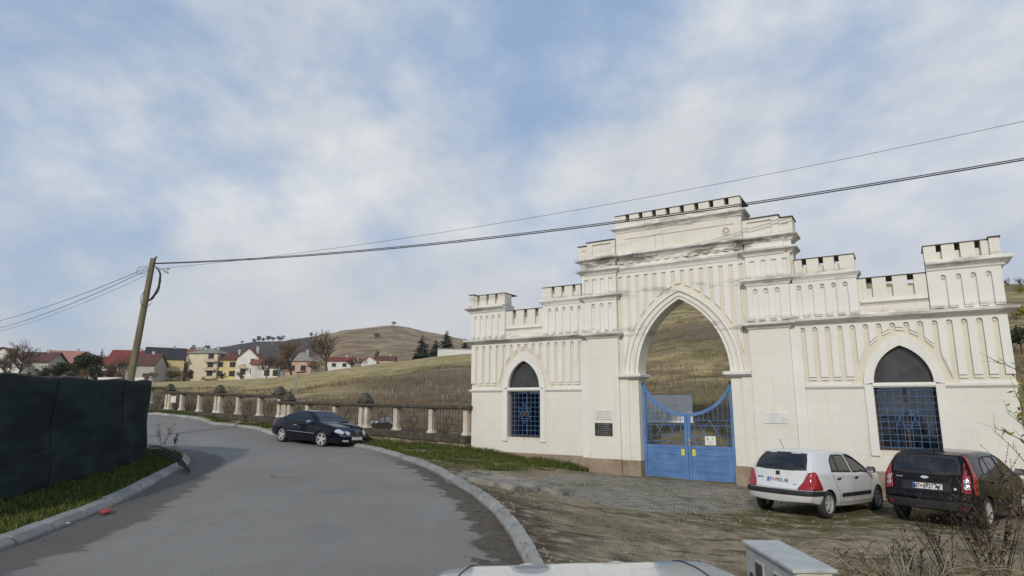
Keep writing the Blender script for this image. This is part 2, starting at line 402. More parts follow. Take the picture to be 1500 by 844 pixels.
def H(x, y):
    """ground height everywhere except the small steps at the road"""
    x = np.asarray(x, float); y = np.asarray(y, float)
    r = np.hypot(x, y); az = np.arctan2(x, y); rf = np.interp(az, _laz, _lr); D = np.interp(az, _raz, _rD) * (1 / np.maximum(np.cos(az), .45)) ** 0.5
    D = np.maximum(D, rf + 60)
    el = np.interp(az, _raz, _rel); zf = np.interp(az, _laz, _lz); zr = 1.66 + D * el
    g = np.clip((az - (-0.12)) / 0.12, 0, 1)                         # behind the gate the ground starts flat
    t = (r - rf) / (D - rf); tc = np.clip(t, 0, 1)
    z = zf + (zr - zf) * (tc ** (1.02 + .10 * g))
    z = z + np.clip(tc * 8, 0, 1) * np.clip((1 - tc) * 6, 0, 1) * ((fbm(x * .06, y * .06, 3) - .47) * 1.4 + (fbm(x * .35, y * .35, 5, 3) - .44) * 0.45)
    zb = np.maximum(zr - (r - D) * .16, np.minimum(zr, 6.0 - (r - D) * .0008))
    z = np.where(t > 1, zb + (fbm(x * .05, y * .05, 4) - .47) * np.clip((r - D) * .02, 0, 1), z)
    near = Hn(np.clip(x, -60, 40), np.clip(y, -20, 60))
    k = np.clip((r - rf) / 3.0, 0, 1)
    zn = near + (fbm(x * 1.1, y * 1.1, 8, 3) - .44) * .05
    return np.where(r < rf, zn, np.where(k < 1, zn * (1 - k) + z * k, z))
def gz(x, y): return float(H(np.array([x]), np.array([y]))[0])

def spline(pts, n):
    P = np.array(pts, float); P = np.vstack([2 * P[0] - P[1], P, 2 * P[-1] - P[-2]]); out = []
    for i in range(1, len(P) - 2):
        for t in np.linspace(0, 1, 24, endpoint=False):
            a, b, c, d = P[i - 1], P[i], P[i + 1], P[i + 2]
            out.append(0.5 * (2 * b + (c - a) * t + (2 * a - 5 * b + 4 * c - d) * t * t + (3 * b - a - 3 * c + d) * t ** 3))
    out.append(P[-2]); out = np.array(out); s = np.concatenate([[0], np.cumsum(np.hypot(*np.diff(out, axis=0).T))])
    q = np.linspace(0, s[-1], n); return np.stack([np.interp(q, s, out[:, i]) for i in range(out.shape[1])], 1), s[-1]
RK, RKL = spline([(.45,-8),(.38,-2),(.30,3),(.24,5),(.18,6.36),(.09,7.6),(-.08,8.9),(-.36,10.4),(-.85,12.5),(-1.82,15.6),(-2.95,18.4),(-4.2,20.9),(-5.7,23.1),(-8.1,25.6),(-10.6,27.6),(-14.8,30.9),(-20.8,35.0),(-30,41.2),(-45,51)], 260)
LK, LKL = spline([(-5.5,-8),(-5.55,-2),(-5.6,4),(-5.82,7.4),(-6.0,8.4),(-6.32,9.9),(-6.9,11.8),(-8.0,15.0),(-8.62,16.9),(-9.35,18.5),(-10.6,20.1),(-13.2,22.0),(-18.5,25.2),(-27,31),(-42,41)], 260)
def poly_dist(x, y, C):
    best = np.full(len(x), 1e9)
    A = C[:-1]; B = C[1:]; d = B - A; L2 = (d ** 2).sum(1)
    for i in range(len(A)):
        t = np.clip(((x - A[i, 0]) * d[i, 0] + (y - A[i, 1]) * d[i, 1]) / L2[i], 0, 1)
        best = np.minimum(best, (x - A[i, 0] - t * d[i, 0]) ** 2 + (y - A[i, 1] - t * d[i, 1]) ** 2)
    return np.sqrt(best)
def inside(x, y, P):
    P = np.asarray(P, float); c = np.zeros(len(x), bool); j = len(P) - 1
    for i in range(len(P)):
        yi, yj, xi, xj = P[i, 1], P[j, 1], P[i, 0], P[j, 0]
        if yi != yj:
            k = ((yi > y) != (yj > y)) & (x < (xj - xi) * (y - yi) / (yj - yi) + xi); c ^= k
        j = i
    return c
ROADP = np.vstack([RK, LK[::-1]])
PAVE = [(6.15,16.9),(5.0,17.75),(3.7,18.6),(2.45,19.3),(1.7,18.3),(.75,16.2),(.55,14.9),(.75,13.2),(1.5,12.3),(2.6,12.0),(3.9,12.6),(5.3,13.6),(6.9,14.9),(7.6,15.9)]
_vr = [(-1.6,16.2),(-.4,16.6),(.7,17.6),(1.6,18.6),(2.5,19.65),(-1.44,22.2)]
VERGE_R = np.vstack([RK[(RK[:, 1] > 16.2) & (RK[:, 0] > -31)][::-1], np.array(_vr), np.array([(-1.44 - .811 * s, 22.2 + .584 * s) for s in np.linspace(0, 36, 20)])])
NETB = [(-7.7,7.0),(-8.05,9.6),(-8.24,10.6),(-8.75,12.4),(-9.2,14.4),(-9.72,16.2),(-10.1,17.4)]
VERGE_L = np.vstack([LK[(LK[:, 1] > 2) & (LK[:, 1] < 20.5)], np.array([(-11.6,20.2),(-11.4,18.5),(-11,17.5)]), np.array([(x - .3, y) for x, y in NETB][::-1]), np.array([(-7.4, 2)])])

def ground_z(x, y):
    """terrain sheet with the road cut sunk under the carriageway and the verge raised to the kerb"""
    z = H(x, y); near = np.hypot(x, y) < 75
    xi, yi = x[near], y[near]; ins = inside(xi, yi, ROADP); dr = poly_dist(xi, yi, RK); dl = poly_dist(xi, yi, LK); d = np.minimum(dr, dl)
    off = np.where(ins, -.03 - np.clip(d / .2, 0, 1) * .12, np.where(d < .17, -.07, .095 * np.exp(-np.maximum(d - .2, 0) / 1.0)))
    z[near] = z[near] + off
    return z
def gz(x, y): return float(ground_z(np.array([float(x)]), np.array([float(y)]))[0])
def build_terrain():
    az = np.concatenate([np.linspace(-2.0, -.82, 60, endpoint=False), np.linspace(-.82, .82, 420, endpoint=False), np.linspace(.82, 2.0, 60)])
    rr = np.concatenate([[0.3, .8, 1.5], np.geomspace(2.2, 900, 430), np.geomspace(950, 6000, 14)])
    A, Rr = np.meshgrid(az, rr); X = (Rr * np.sin(A)).ravel(); Y = (Rr * np.cos(A)).ravel(); Z = ground_z(X, Y)
    n, k = len(rr), len(az); i = np.arange(n - 1)[:, None] * k + np.arange(k - 1)[None, :]
    F = np.stack([i, i + 1, i + k + 1, i + k], -1).reshape(-1, 4)[:, ::-1]
    rad = np.hypot(X, Y); azv = np.arctan2(X, Y); near = rad < 75
    wob = (fbm(X * 1.3, Y * 1.3, 21, 4) - .47) * 1.6
    def zone(P, soft=.25, wobble=.5):
        o = np.zeros(len(X)); x, y = X[near], Y[near]; P = np.asarray(P, float)
        d = poly_dist(x, y, np.vstack([P, P[:1]])); s = np.where(inside(x, y, P), d, -d) + wob[near] * wobble
        o[near] = np.clip(.5 + s / (2 * soft), 0, 1); return o
    pav = zone(PAVE, .12, .35); gr = np.maximum(zone(VERGE_R, .35, .7), zone(VERGE_L, .25, .4))
    moss = zone([(2.0,11.9),(3.9,12.5),(5.4,13.5),(7.2,14.8),(9.2,13.6),(8.6,11.6),(6.2,11.0),(4.0,10.4),(2.4,10.8)], .5, 1.3); mud = np.zeros(len(X)); xi, yi = X[near], Y[near]
    mud[near] = np.clip((1.25 - poly_dist(xi, yi, RK) + wob[near] * .9) / .8, 0, 1) * (~inside(xi, yi, ROADP)) * np.clip((18.5 - yi) / 2, 0, 1)
    rf = np.interp(azv, _laz, _lr); D = np.maximum(np.interp(azv, _raz, _rD), rf + 60); t = np.clip((rad - rf) / (D - rf), 0, 1.5)
    fld = np.clip((rad - rf) / .6, 0, 1)
    o = raw_mesh('ground', np.stack([X, Y, Z], 1), F, 'ground', True, {'paving': pav, 'grass': gr, 'field': fld, 'slope': t, 'azim': azv, 'moss': moss, 'mud': mud})
    tag(o, kind='structure', label='sloping earth, verge and dry hillside behind the white gateway')
def ground_mat():
    t = NT('ground_earth'); P = t.coord()
    a = t.noise(.55, 8, .6); b = t.noise(3.2, 8, .65); c = t.noise(22, 6, .7)
    streak = t.noise(1.0, 8, .65, src=t.mapping((.9, 3.2, 1), (0, 0, R(-14))))
    earth = t.ramp(b, [(.28, (.125, .095, .058)), (.46, (.245, .192, .122)), (.68, (.37, .305, .21))])
    earth = t.mix(t.math('MULTIPLY', t.step(streak, .55, .62), .85), earth, (.055, .042, .026))
    earth = t.mix(t.math('MULTIPLY', t.step(a, .50, .62), t.step(b, .42, .58)), earth, (.085, .085, .028))
    peb = t.n('ShaderNodeTexVoronoi'); peb.inputs['Scale'].default_value = 26; t.l(P, peb.inputs['Vector'])
    earth = t.mix(t.math('MULTIPLY', t.step(peb.outputs['Distance'], .30, .12), t.step(b, .45, .6)), earth, (.33, .30, .24))
    earth = t.mix(t.math('MULTIPLY', t.attr('mud').outputs['Fac'], t.step(b, .66, .42)), earth, (.075, .056, .038))
    earth = t.mix(t.math('MULTIPLY', t.attr('moss').outputs['Fac'], t.step(b, .66, .38)), earth, (.085, .086, .028))
    # setts in front of the gate
    br = t.n('ShaderNodeTexBrick'); br.inputs['Scale'].default_value = 1; br.inputs['Brick Width'].default_value = .21; br.inputs['Row Height'].default_value = .115; br.inputs['Mortar Size'].default_value = .014; br.inputs['Mortar Smooth'].default_value = .4; br.offset = .5
    t.l(t.mapping((1, 1, 1), (0, 0, R(32.4))), br.inputs['Vector'])
    br.inputs['Color1'].default_value = (.27, .242, .195, 1); br.inputs['Color2'].default_value = (.41, .37, .30, 1); br.inputs['Mortar'].default_value = (.065, .06, .03, 1)
    pave = t.mix(t.math('MULTIPLY', t.step(a, .50, .66), .7), br.outputs['Color'], (.085, .085, .035))
    pave = t.mix(t.math('MULTIPLY', t.step(b, .50, .62), .5), pave, (.085, .072, .05))
    grass = t.ramp(b, [(.3, (.030, .034, .010)), (.6, (.058, .066, .018)), (.75, (.085, .085, .03))])
    # hillside
    f1 = t.noise(.045, 8, .62, src=t.mapping((.55, 1.6, 1), (0, 0, R(20)))); f2 = t.noise(.42, 8, .68); f3 = t.noise(2.6, 7, .7)
    s = t.attr('slope').outputs['Fac']; azm = t.attr('azim').outputs['Fac']
    straw = t.ramp(f2, [(.30, (.23, .175, .075)), (.52, (.40, .31, .14)), (.72, (.54, .44, .235))])
    green = t.ramp(f2, [(.30, (.10, .090, .036)), (.55, (.215, .180, .074)), (.75, (.32, .265, .115))])
    brown = t.ramp(f3, [(.30, (.085, .060, .037)), (.52, (.185, .136, .082)), (.74, (.31, .24, .145))])
    sj = t.math('ADD', s, t.math('MULTIPLY', t.math('SUBTRACT', f1, .5), .55)); sj = t.math('ADD', sj, t.math('MULTIPLY', t.math('SUBTRACT', f2, .5), .28))
    rightish = t.step(azm, -.10, .02)
    # left: brown scrub low, green band, straw above
    left = t.mix(t.step(sj, .36, .46), brown, green); left = t.mix(t.step(sj, .54, .68), left, straw)
    leftfar = t.step(azm, -.17, -.33)
    left = t.mix(t.math('MULTIPLY', leftfar, t.step(sj, .16, .28)), left, straw)
    f4 = t.noise(.16, 8, .66, src=t.mapping((.8, 1.2, 1), (0, 0, R(-30))))
    right = t.mix(t.step(f4, .44, .58), green, brown); right = t.mix(t.math('MULTIPLY', t.step(f1, .42, .60), t.step(f2, .36, .54)), right, straw)
    hill = t.mix(rightish, left, right)
    pz = t.noise(.22, 7, .72, src=t.mapping((.45, 1.5, 1), (0, 0, R(12)))); hill = t.mix(t.math('MULTIPLY', t.step(pz, .52, .64), .55), hill, (.062, .045, .026)); hill = t.mix(t.math('MULTIPLY', t.step(pz, .44, .34), .5), hill, (.40, .32, .16))
    hill = t.mix(t.math('MULTIPLY', t.step(t.noise(1.1, 8, .75), .56, .66), .40), hill, (.060, .047, .028))
    col = t.mix(t.attr('grass').outputs['Fac'], earth, grass)
    col = t.mix(t.attr('paving').outputs['Fac'], col, pave)
    col = t.mix(t.attr('field').outputs['Fac'], col, hill)
    h = t.math('ADD', t.math('MULTIPLY', c, .5), t.math('ADD', t.math('MULTIPLY', b, 1.5), t.math('MULTIPLY', t.math('MULTIPLY', br.outputs['Fac'], t.attr('paving').outputs['Fac']), -1.0)))
    t.bump(h, .5, .03); M['ground'] = t.set(col, .95, spec=.15)
ground_mat(); build_terrain()

def road_mat():
    t = NT('asphalt'); a = t.noise(.35, 6, .6); b = t.noise(5, 8, .7); c = t.noise(120, 3, .6); w = t.noise(2.2, 8, .7)
    col = t.mix(t.step(a, .3, .7), (.198, .182, .158), (.243, .225, .196))
    col = t.mix(t.math('MULTIPLY', t.step(b, .55, .75), .35), col, (.15, .142, .128))
    st = t.noise(1, 7, .65, src=t.mapping((1.6, .22, 1), (0, 0, R(12))))
    col = t.mix(t.math('MULTIPLY', t.step(st, .52, .68), .30), col, (.285, .272, .248))
    sp = t.n('ShaderNodeTexVoronoi'); sp.inputs['Scale'].default_value = 170; t.l(t.coord(), sp.inputs['Vector'])
    col = t.mix(t.math('MULTIPLY', t.step(sp.outputs['Distance'], .38, .16), .5), col, (.38, .36, .33))
    pt = t.noise(.5, 3, .4, src=t.mapping((1, .6, 1)))
    col = t.mix(t.math('MULTIPLY', t.step(pt, .62, .66), .22), col, (.165, .157, .143))
    dr = t.math('ADD', t.attr('dist_r').outputs['Fac'], t.math('MULTIPLY', t.math('SUBTRACT', w, .5), 1.5))
    dl = t.math('ADD', t.attr('dist_l').outputs['Fac'], t.math('MULTIPLY', t.math('SUBTRACT', w, .5), 1.1))
    dirt = t.ramp(b, [(.3, (.060, .048, .034)), (.55, (.105, .085, .062)), (.75, (.17, .145, .11))])
    nr = t.attr('near').outputs['Fac']
    col = t.mix(t.math('MULTIPLY', t.step(dr, .52, .42), nr), col, dirt)
    col = t.mix(t.math('MULTIPLY', t.step(dl, .95, .80), .62), col, (.050, .046, .040))
    # cracks
    cr = t.n('ShaderNodeTexVoronoi'); cr.feature = 'DISTANCE_TO_EDGE'; cr.inputs['Scale'].default_value = .55
    v = t.n('ShaderNodeVectorMath'); v.operation = 'ADD'; ns = t.n('ShaderNodeTexNoise'); ns.inputs['Scale'].default_value = 1.5; t.l(t.coord(), ns.inputs['Vector']); t.l(t.coord(), v.inputs[0]); t.l(ns.outputs['Color'], v.inputs[1]); t.l(v.outputs[0], cr.inputs['Vector'])
    col = t.mix(t.math('MULTIPLY', t.step(cr.outputs['Distance'], .012, .003), t.math('MULTIPLY', t.step(a, .45, .6), .25)), col, (.07, .066, .06))
    t.bump(t.math('ADD', c, t.math('MULTIPLY', b, .6)), .35, .008); M['asphalt'] = t.set(col, .82, spec=.3)
road_mat()
def build_road():
    nt_ = 22; n = len(RK); T = np.linspace(0, 1, nt_)
    P = RK[:, None, :] * (1 - T)[None, :, None] + LK[:, None, :] * T[None, :, None]
    X = P[..., 0].ravel(); Y = P[..., 1].ravel(); W = np.repeat(np.hypot(*(RK - LK).T)[:, None], nt_, 1)
    crown = .05 * (1 - (2 * T - 1) ** 2)
    Z = Hn(X, Y) + np.tile(crown, n)
    i = np.arange(n - 1)[:, None] * nt_ + np.arange(nt_ - 1)[None, :]
    F = np.stack([i, i + nt_, i + nt_ + 1, i + 1], -1).reshape(-1, 4)
    o = raw_mesh('road', np.stack([X, Y, Z], 1), F, 'asphalt', True, {'dist_r': poly_dist(X, Y, RK), 'dist_l': poly_dist(X, Y, LK), 'near': np.clip((21 - Y) / 4, 0, 1)})
    me = o.data
    if me.polygons[0].normal.z < 0: me.flip_normals()
    tag(o, kind='structure', label='worn grey asphalt road curving away to the left')
build_road()

def kerb_mat():
    t = NT('kerb_concrete'); a = t.noise(1.2, 7, .65); b = t.noise(11, 7, .7)
    col = t.ramp(a, [(.3, (.20, .193, .178)), (.55, (.32, .31, .285)), (.75, (.42, .41, .38))])
    col = t.mix(t.math('MULTIPLY', t.step(b, .55, .7), .4), col, (.12, .11, .09)); t.bump(b, .4, .01); M['kerb'] = t.set(col, .9, spec=.2)
kerb_mat(); M['mortar'] = simple('kerb_mortar', (.06, .055, .045), .95, var=.3)
def build_kerb(C, L, side, label):
    mb = MB(); s = np.linspace(0, L, len(C)); kw = .16 if side > 0 else .215; prof = [(0, -.12), (0, .035), (kw * .35, .105), (kw, .128), (kw + .01, -.12)]
    q = 0.0; rng = random.Random(3 if side > 0 else 4)
    while q < L - 1.2:
        ln = rng.uniform(.88, 1.05); jz = rng.uniform(-.012, .012); jo = rng.uniform(-.012, .012); rings = []
        for u in (0, .33, .66, 1):
            w = q + .02 + (ln - .04) * u; x = np.interp(w, s, C[:, 0]); y = np.interp(w, s, C[:, 1])
            x2 = np.interp(w + .05, s, C[:, 0]); y2 = np.interp(w + .05, s, C[:, 1]); dx, dy = x2 - x, y2 - y; l = math.hypot(dx, dy) or 1
            nx, ny = (dy / l * side, -dx / l * side); z = float(Hn(np.array([x]), np.array([y]))[0]) + jz
            rings.append([(x + nx * (o + jo), y + ny * (o + jo), z + h) for o, h in prof])
        mb.loops(rings); q += ln
    o = mb.build('kerb', 'kerb', bevel=.012); tag(o, label, kind='structure')
    mb = MB(); rings = []
    for w in np.arange(0, L - .6, .5):
        x = np.interp(w, s, C[:, 0]); y = np.interp(w, s, C[:, 1]); dx = np.interp(w + .05, s, C[:, 0]) - x; dy = np.interp(w + .05, s, C[:, 1]) - y; l = math.hypot(dx, dy) or 1; nx, ny = dy / l * side, -dx / l * side; z = float(Hn(np.array([x]), np.array([y]))[0])
        rings.append([(x + nx * o_, y + ny * o_, z + h) for o_, h in ((.02, -.14), (.02, .01), (kw * .4, .075), (kw - .015, .095), (kw - .005, -.14))])
    mb.loops(rings); o = mb.build('kerb_mortar', 'mortar'); tag(o, 'dark joints between the kerb blocks', kind='structure')
build_kerb(RK, RKL, 1, 'weathered concrete kerb on the gateway side of the road')
build_kerb(LK, LKL, -1, 'pale concrete kerb blocks below the dark netting')

# ------------------------------------------------------------------ grass
def grass_mat(name, c0, c1, c2):
    t = NT(name); g = t.n('ShaderNodeNewGeometry'); n = t.noise(.8, 4)
    v = t.math('ADD', t.math('MULTIPLY', g.outputs['Random Per Island'], .6), t.math('MULTIPLY', n, .4))
    t.set(t.ramp(v, [(.2, c0), (.5, c1), (.8, c2)]), .75, spec=.15)
    t.b.inputs['Subsurface Weight'].default_value = 0
    M[name] = t.m
grass_mat('green_grass', (.036, .050, .010), (.076, .100, .018), (.135, .140, .040))
grass_mat('straw_grass', (.20, .155, .070), (.32, .25, .115), (.45, .36, .185))
grass_mat('scrub_grass', (.10, .073, .046), (.175, .13, .082), (.25, .19, .12))
def blades(name, xs, ys, hs, ws, lean, mat, label, zf=ground_z, curl=.5):
    n = len(xs); z = zf(xs.copy(), ys.copy()) - .01; a = RNG.uniform(0, 2 * np.pi, n); la = RNG.uniform(0, 2 * np.pi, n); ll = hs * lean * RNG.uniform(.2, 1, n)
    dx, dy = np.cos(a) * ws, np.sin(a) * ws; lx, ly = np.cos(la) * ll, np.sin(la) * ll
    V = np.empty((n, 5, 3))
    V[:, 0] = np.stack([xs - dx, ys - dy, z], 1); V[:, 1] = np.stack([xs + dx, ys + dy, z], 1)
    V[:, 2] = np.stack([xs + dx * .8 + lx * .35, ys + dy * .8 + ly * .35, z + hs * .6], 1); V[:, 3] = np.stack([xs - dx * .8 + lx * .35, ys - dy * .8 + ly * .35, z + hs * .6], 1)
    V[:, 4] = np.stack([xs + lx, ys + ly, z + hs * (1 - curl * .3 * RNG.uniform(0, 1, n))], 1)
    b = np.arange(n)[:, None] * 5
    F = np.concatenate([b + np.array([[0, 1, 2]]), b + np.array([[0, 2, 3]]), b + np.array([[3, 2, 4]])], 0)
    o = raw_mesh(name, V.reshape(-1, 3), F, mat); tag(o, label, kind='stuff'); return o
def sample_poly(P, n, ex=None):
    P = np.asarray(P, float); lo, hi = P.min(0), P.max(0); X = []; Y = []
    while sum(map(len, X)) < n:
        x = RNG.uniform(lo[0], hi[0], n * 2); y = RNG.uniform(lo[1], hi[1], n * 2); k = inside(x, y, P)
        if ex is not None: k &= ex(x, y)
        X.append(x[k]); Y.append(y[k])
    return np.concatenate(X)[:n], np.concatenate(Y)[:n]
def off_road(x, y): return ~inside(x, y, ROADP) & (np.minimum(poly_dist(x, y, RK), poly_dist(x, y, LK)) > .2)
def build_grass():
    x, y = sample_poly(VERGE_R, 46000, off_road); k = (fbm(x * .9, y * .9, 31) + RNG.uniform(-.12, .12, len(x))) > .40
    nearwall = np.clip(1.2 - ((x - KX) * N1[0] + (y - KY) * N1[1]) * -1, 0, 1)
    x, y, nearwall = x[k], y[k], nearwall[k]; h = (.05 + .10 * fbm(x * .7, y * .7, 33) + .16 * nearwall * fbm(x * 1.3, y * 1.3, 35)) * RNG.uniform(.6, 1.3, len(x))
    blades('grass', x, y, h, RNG.uniform(.006, .012, len(x)), .7, 'green_grass', 'green grass verge between the kerb and the stone fence')
    x, y = sample_poly(VERGE_L, 26000, off_road); h = (.05 + .12 * fbm(x * .9, y * .9, 37)) * RNG.uniform(.6, 1.4, len(x))
    blades('grass', x, y, h, RNG.uniform(.006, .012, len(x)), .7, 'green_grass', 'dark green grass strip under the netting screen')
    # moss and short weeds among the trodden earth
    P = [(-.6,12.4),(.6,17),(2.2,19.4),(8,15.5),(13,12.5),(12,5),(6.5,6.2),(2.8,6.5),(.5,7)]
    x, y = sample_poly(P, 40000, off_road); k = (fbm(x * .55, y * .75, 41) + RNG.uniform(-.05, .05, len(x))) > .56
    x, y = x[k], y[k]; h = .012 + .030 * RNG.uniform(0, 1, len(x)) ** 2
    blades('weeds', x, y, h, RNG.uniform(.003, .007, len(x)), .9, 'green_grass', 'short weeds and moss on the trodden earth')
    # hillside: brown stalks low, straw above
    az = RNG.uniform(-.80, .72, 110000); rf = np.interp(az, _laz, _lr); D = np.interp(az, _raz, _rD); u = RNG.uniform(0, 1, len(az)) ** 1.7
    r = rf + .9 + u * np.minimum(D - rf, 75); x = r * np.sin(az); y = r * np.cos(az); t = (r - rf) / (D - rf)
    nn = fbm(x * .12, y * .12, 51); gate_az = (az > -.1) & (az < .5)
    keep = ((nn + RNG.uniform(-.1, .1, len(az))) > .40) & ~(gate_az & (r < rf + 4)); x, y, t, r, nn = x[keep], y[keep], t[keep], r[keep], nn[keep]
    br = (t < .40 + (nn - .45)) ; h = (.25 + .5 * fbm(x * .3, y * .3, 53)) * RNG.uniform(.5, 1.3, len(x)); h = np.where(br, h, h * .5)
    w = np.clip(r * .00028, .006, .03) * RNG.uniform(.6, 1.3, len(x)); h = h * np.where(gate_az[keep], .6, .8)
    blades('scrub', x[br], y[br], h[br], w[br], .6, 'scrub_grass', 'brown withered scrub behind the stone fence')
    blades('dry_grass', x[~br], y[~br], h[~br], w[~br], .7, 'straw_grass', 'straw coloured dry grass on the hillside')
build_grass()

# ------------------------------------------------------------------ far hill
def far_hill_mat():
    t = NT('far_hill_cover'); a = t.noise(.006, 8, .62); b = t.noise(.03, 8, .7); sx = t.n('ShaderNodeSeparateXYZ'); t.l(t.coord(), sx.inputs[0])
    tan = t.ramp(b, [(.34, (.13, .078, .045)), (.50, (.24, .160, .085)), (.66, (.38, .30, .16))])
    wood = t.ramp(b, [(.3, (.035, .027, .022)), (.6, (.070, .052, .042)), (.8, (.10, .08, .055))])
    k = t.math('ADD', t.attr('wood').outputs['Fac'], t.math('MULTIPLY', t.math('SUBTRACT', a, .5), 1.4))
    col = t.mix(t.step(k, .42, .60), tan, wood); M['far_hill'] = t.set(col, .95, spec=.1)
far_hill_mat()
def build_far_hill():
    sk = [(-200,540),(60,536),(150,532),(200,526),(230,519),(250,515),(275,513.5),(292,514),(320,509),(345,505),(375,501),(410,499.5),(440,496),(462,492.5),(500,484.5),(540,479),(575,476.5),(596,480),(640,489),(665,494),(700,500),(760,508),(850,515),(1000,520),(1300,528)]
    A = []; E_ = []
    for px, py in sk:
        p = at(px, py, 1) - EYE; A.append(math.atan2(p.x, p.y)); E_.append(p.z / math.hypot(p.x, p.y))
    az = np.linspace(A[0], A[-1], 420); el = np.interp(az, A, E_); RD = 1150.0
    # rise in steps towards the ridge then fall behind
    tt = np.concatenate([np.linspace(0, 1, 70), np.linspace(1.03, 1.6, 14)])
    X = []; Y = []; Z = []; W = []
    for t in tt:
        r = 430 + (RD - 430) * t; top = 1.66 + RD * el
        base = 4.0; f = min(t, 1.0); z = base + (top - base) * (f ** 1.15) - (max(t - 1, 0) ** 1.3) * 120
        x = r * np.sin(az); y = r * np.cos(az)
        z = z + ((fbm(x * .006, y * .006, 61) - .47) * 26 * np.sin(np.pi * min(t, 1)) + (fbm(x * .05, y * .05, 63) - .47) * 4.0 * min(1, t * 3))
        X.append(x); Y.append(y); Z.append(z)
        w = np.clip((-.24 - az) / .10, 0, 1) * .75 + np.clip((.42 - t) / .25, 0, 1) * .6; W.append(w)
    X = np.array(X); Y = np.array(Y); Z = np.array(Z); n, k = X.shape; i = np.arange(n - 1)[:, None] * k + np.arange(k - 1)[None, :]
    F = np.stack([i, i + 1, i + k + 1, i + k], -1).reshape(-1, 4)[:, ::-1]
    o = raw_mesh('hill', np.stack([X.ravel(), Y.ravel(), Z.ravel()], 1), F, 'far_hill', True, {'wood': np.array(W).ravel()})
    if o.data.polygons[100].normal.z < 0: o.data.flip_normals()
    tag(o, 'tan brown rounded hill beyond the town', kind='structure')
    global FAR; FAR = (X, Y, Z, az, tt)
build_far_hill()
def far_pt(px, py):
    """point of the far hill seen along a photo direction at its ridge or face"""
    X, Y, Z, az, tt = FAR; p = at(px, py, 1) - EYE; a = math.atan2(p.x, p.y); e = p.z / math.hypot(p.x, p.y); j = int(np.argmin(abs(az - a)))
    r = np.hypot(X[:70, j], Y[:70, j]); ee = (Z[:70, j] - 1.66) / r; k = int(np.argmax(ee >= e)) if (ee >= e).any() else 69
    return Vector((X[k, j], Y[k, j], Z[k, j]))

# ------------------------------------------------------------------ the gateway
GO = Vector((5.0125, 18.125, -0.45)); GA = R(-32.36)
GOFF = (0, 0, -0.45)
gate = empty('ceremonial_gateway', GO, GA)
tag(gate, 'white crenellated gateway with a tall pointed arch and two side wings', 'gateway')
def gate_pt(u, y, z): return Vector((GO.x + u * math.cos(GA) - y * math.sin(GA), GO.y + u * math.sin(GA) + y * math.cos(GA), z))
def arch_pts(hw, zs, rise, n=18, a0=0.0):
    """pointed arch from (+hw,zs) over the apex to (-hw,zs)"""
    Rr = (hw * hw + rise * rise) / (2 * hw); th = math.asin(min(1, rise / Rr)); right = [(Rr * math.cos(th * i / n) - (Rr - hw), zs + Rr * math.sin(th * i / n)) for i in range(n + 1)]
    return right + [(-x, z) for x, z in reversed(right[:-1])]
def arch_z(u, hw, zs, rise):
    u = abs(u)
    if u >= hw: return -9
    Rr = (hw * hw + rise * rise) / (2 * hw); return zs + math.sqrt(max(0, Rr * Rr - (u + Rr - hw) ** 2))
def clusters(mb, tol=.012):
    """split a mesh builder into groups of shells that touch one another"""
    par = list(range(len(mb.v)))
    def find(a):
        while par[a] != a: par[a] = par[par[a]]; a = par[a]
        return a
    for f in mb.f:
        r0 = find(f[0])
        for i in f[1:]: par[find(i)] = r0
    isl = {}
    for i in range(len(mb.v)): isl.setdefault(find(i), []).append(i)
    keys = list(isl); A = np.array(mb.v); bb = [(A[isl[k]].min(0) - tol, A[isl[k]].max(0) + tol) for k in keys]
    p2 = list(range(len(keys)))
    def f2(a):
        while p2[a] != a: p2[a] = p2[p2[a]]; a = p2[a]
        return a
    for i in range(len(keys)):
        for j in range(i):
            if (bb[i][0] <= bb[j][1]).all() and (bb[j][0] <= bb[i][1]).all(): p2[f2(i)] = f2(j)
    gid = {}
    for i, k in enumerate(keys): gid.setdefault(f2(i), []).append(k)
    out = []
    root = {v: g for g, ks in gid.items() for k in ks for v in isl[k]}
    for g in gid:
        m_ = MB(); idx = {}
        for f in mb.f:
            if root[f[0]] == g:
                for i in f:
                    if i not in idx: idx[i] = len(m_.v); m_.v.append(mb.v[i])
                m_.f.append(tuple(idx[i] for i in f))
        out.append(m_)
    return out
def B(mb, name, mat, parent, split=True, **k):
    o = None
    for c in (clusters(mb) if split else [mb]): o = c.build(name, mat, parent, off=GOFF, **k)
    return o

def comb(u0, u1, ztop, slots, zb, y0, y1, arc=True):
    """raised panel with vertical slots open at the bottom; slots = (centre, half width, top)"""
    P = [(u0, ztop), (u1, ztop)] if False else []
    P.append((u1, ztop)); P.append((u0, ztop)); P.append((u0, zb(u0)))
    for c, hw, zt in sorted(slots):
        P.append((c - hw, zb(c - hw)))
        if arc:
            for i in range(9):
                t = math.pi * (1 - i / 8); P.append((c + hw * math.cos(t), zt - hw + hw * math.sin(t)))
        else: P += [(c - hw, zt), (c + hw, zt)]
        P.append((c + hw, zb(c + hw)))
    P.append((u1, zb(u1)))
    return P
def cornice(mb, u0, u1, prof, yf, yb=0.3, ret0=True, ret1=True):
    """moulding: prof = (overhang, z) pairs from bottom to top, returned round the ends"""
    rings = []
    for o, z in prof:
        a = u0 - (o if ret0 else 0); b = u1 + (o if ret1 else 0); rings.append([(a, yf - o, z), (b, yf - o, z), (b, yb, z), (a, yb, z)])
    mb.loops(rings); return mb
def rosette(mb, u, y, z, r):
    mb.lathe([(0.0001, -.022), (r * .35, -.022), (r * .55, -.004), (r * .62, -.004), (r * .78, -.026), (r, 0.0), (r, .01)], 'y', 14, (u, y, z))

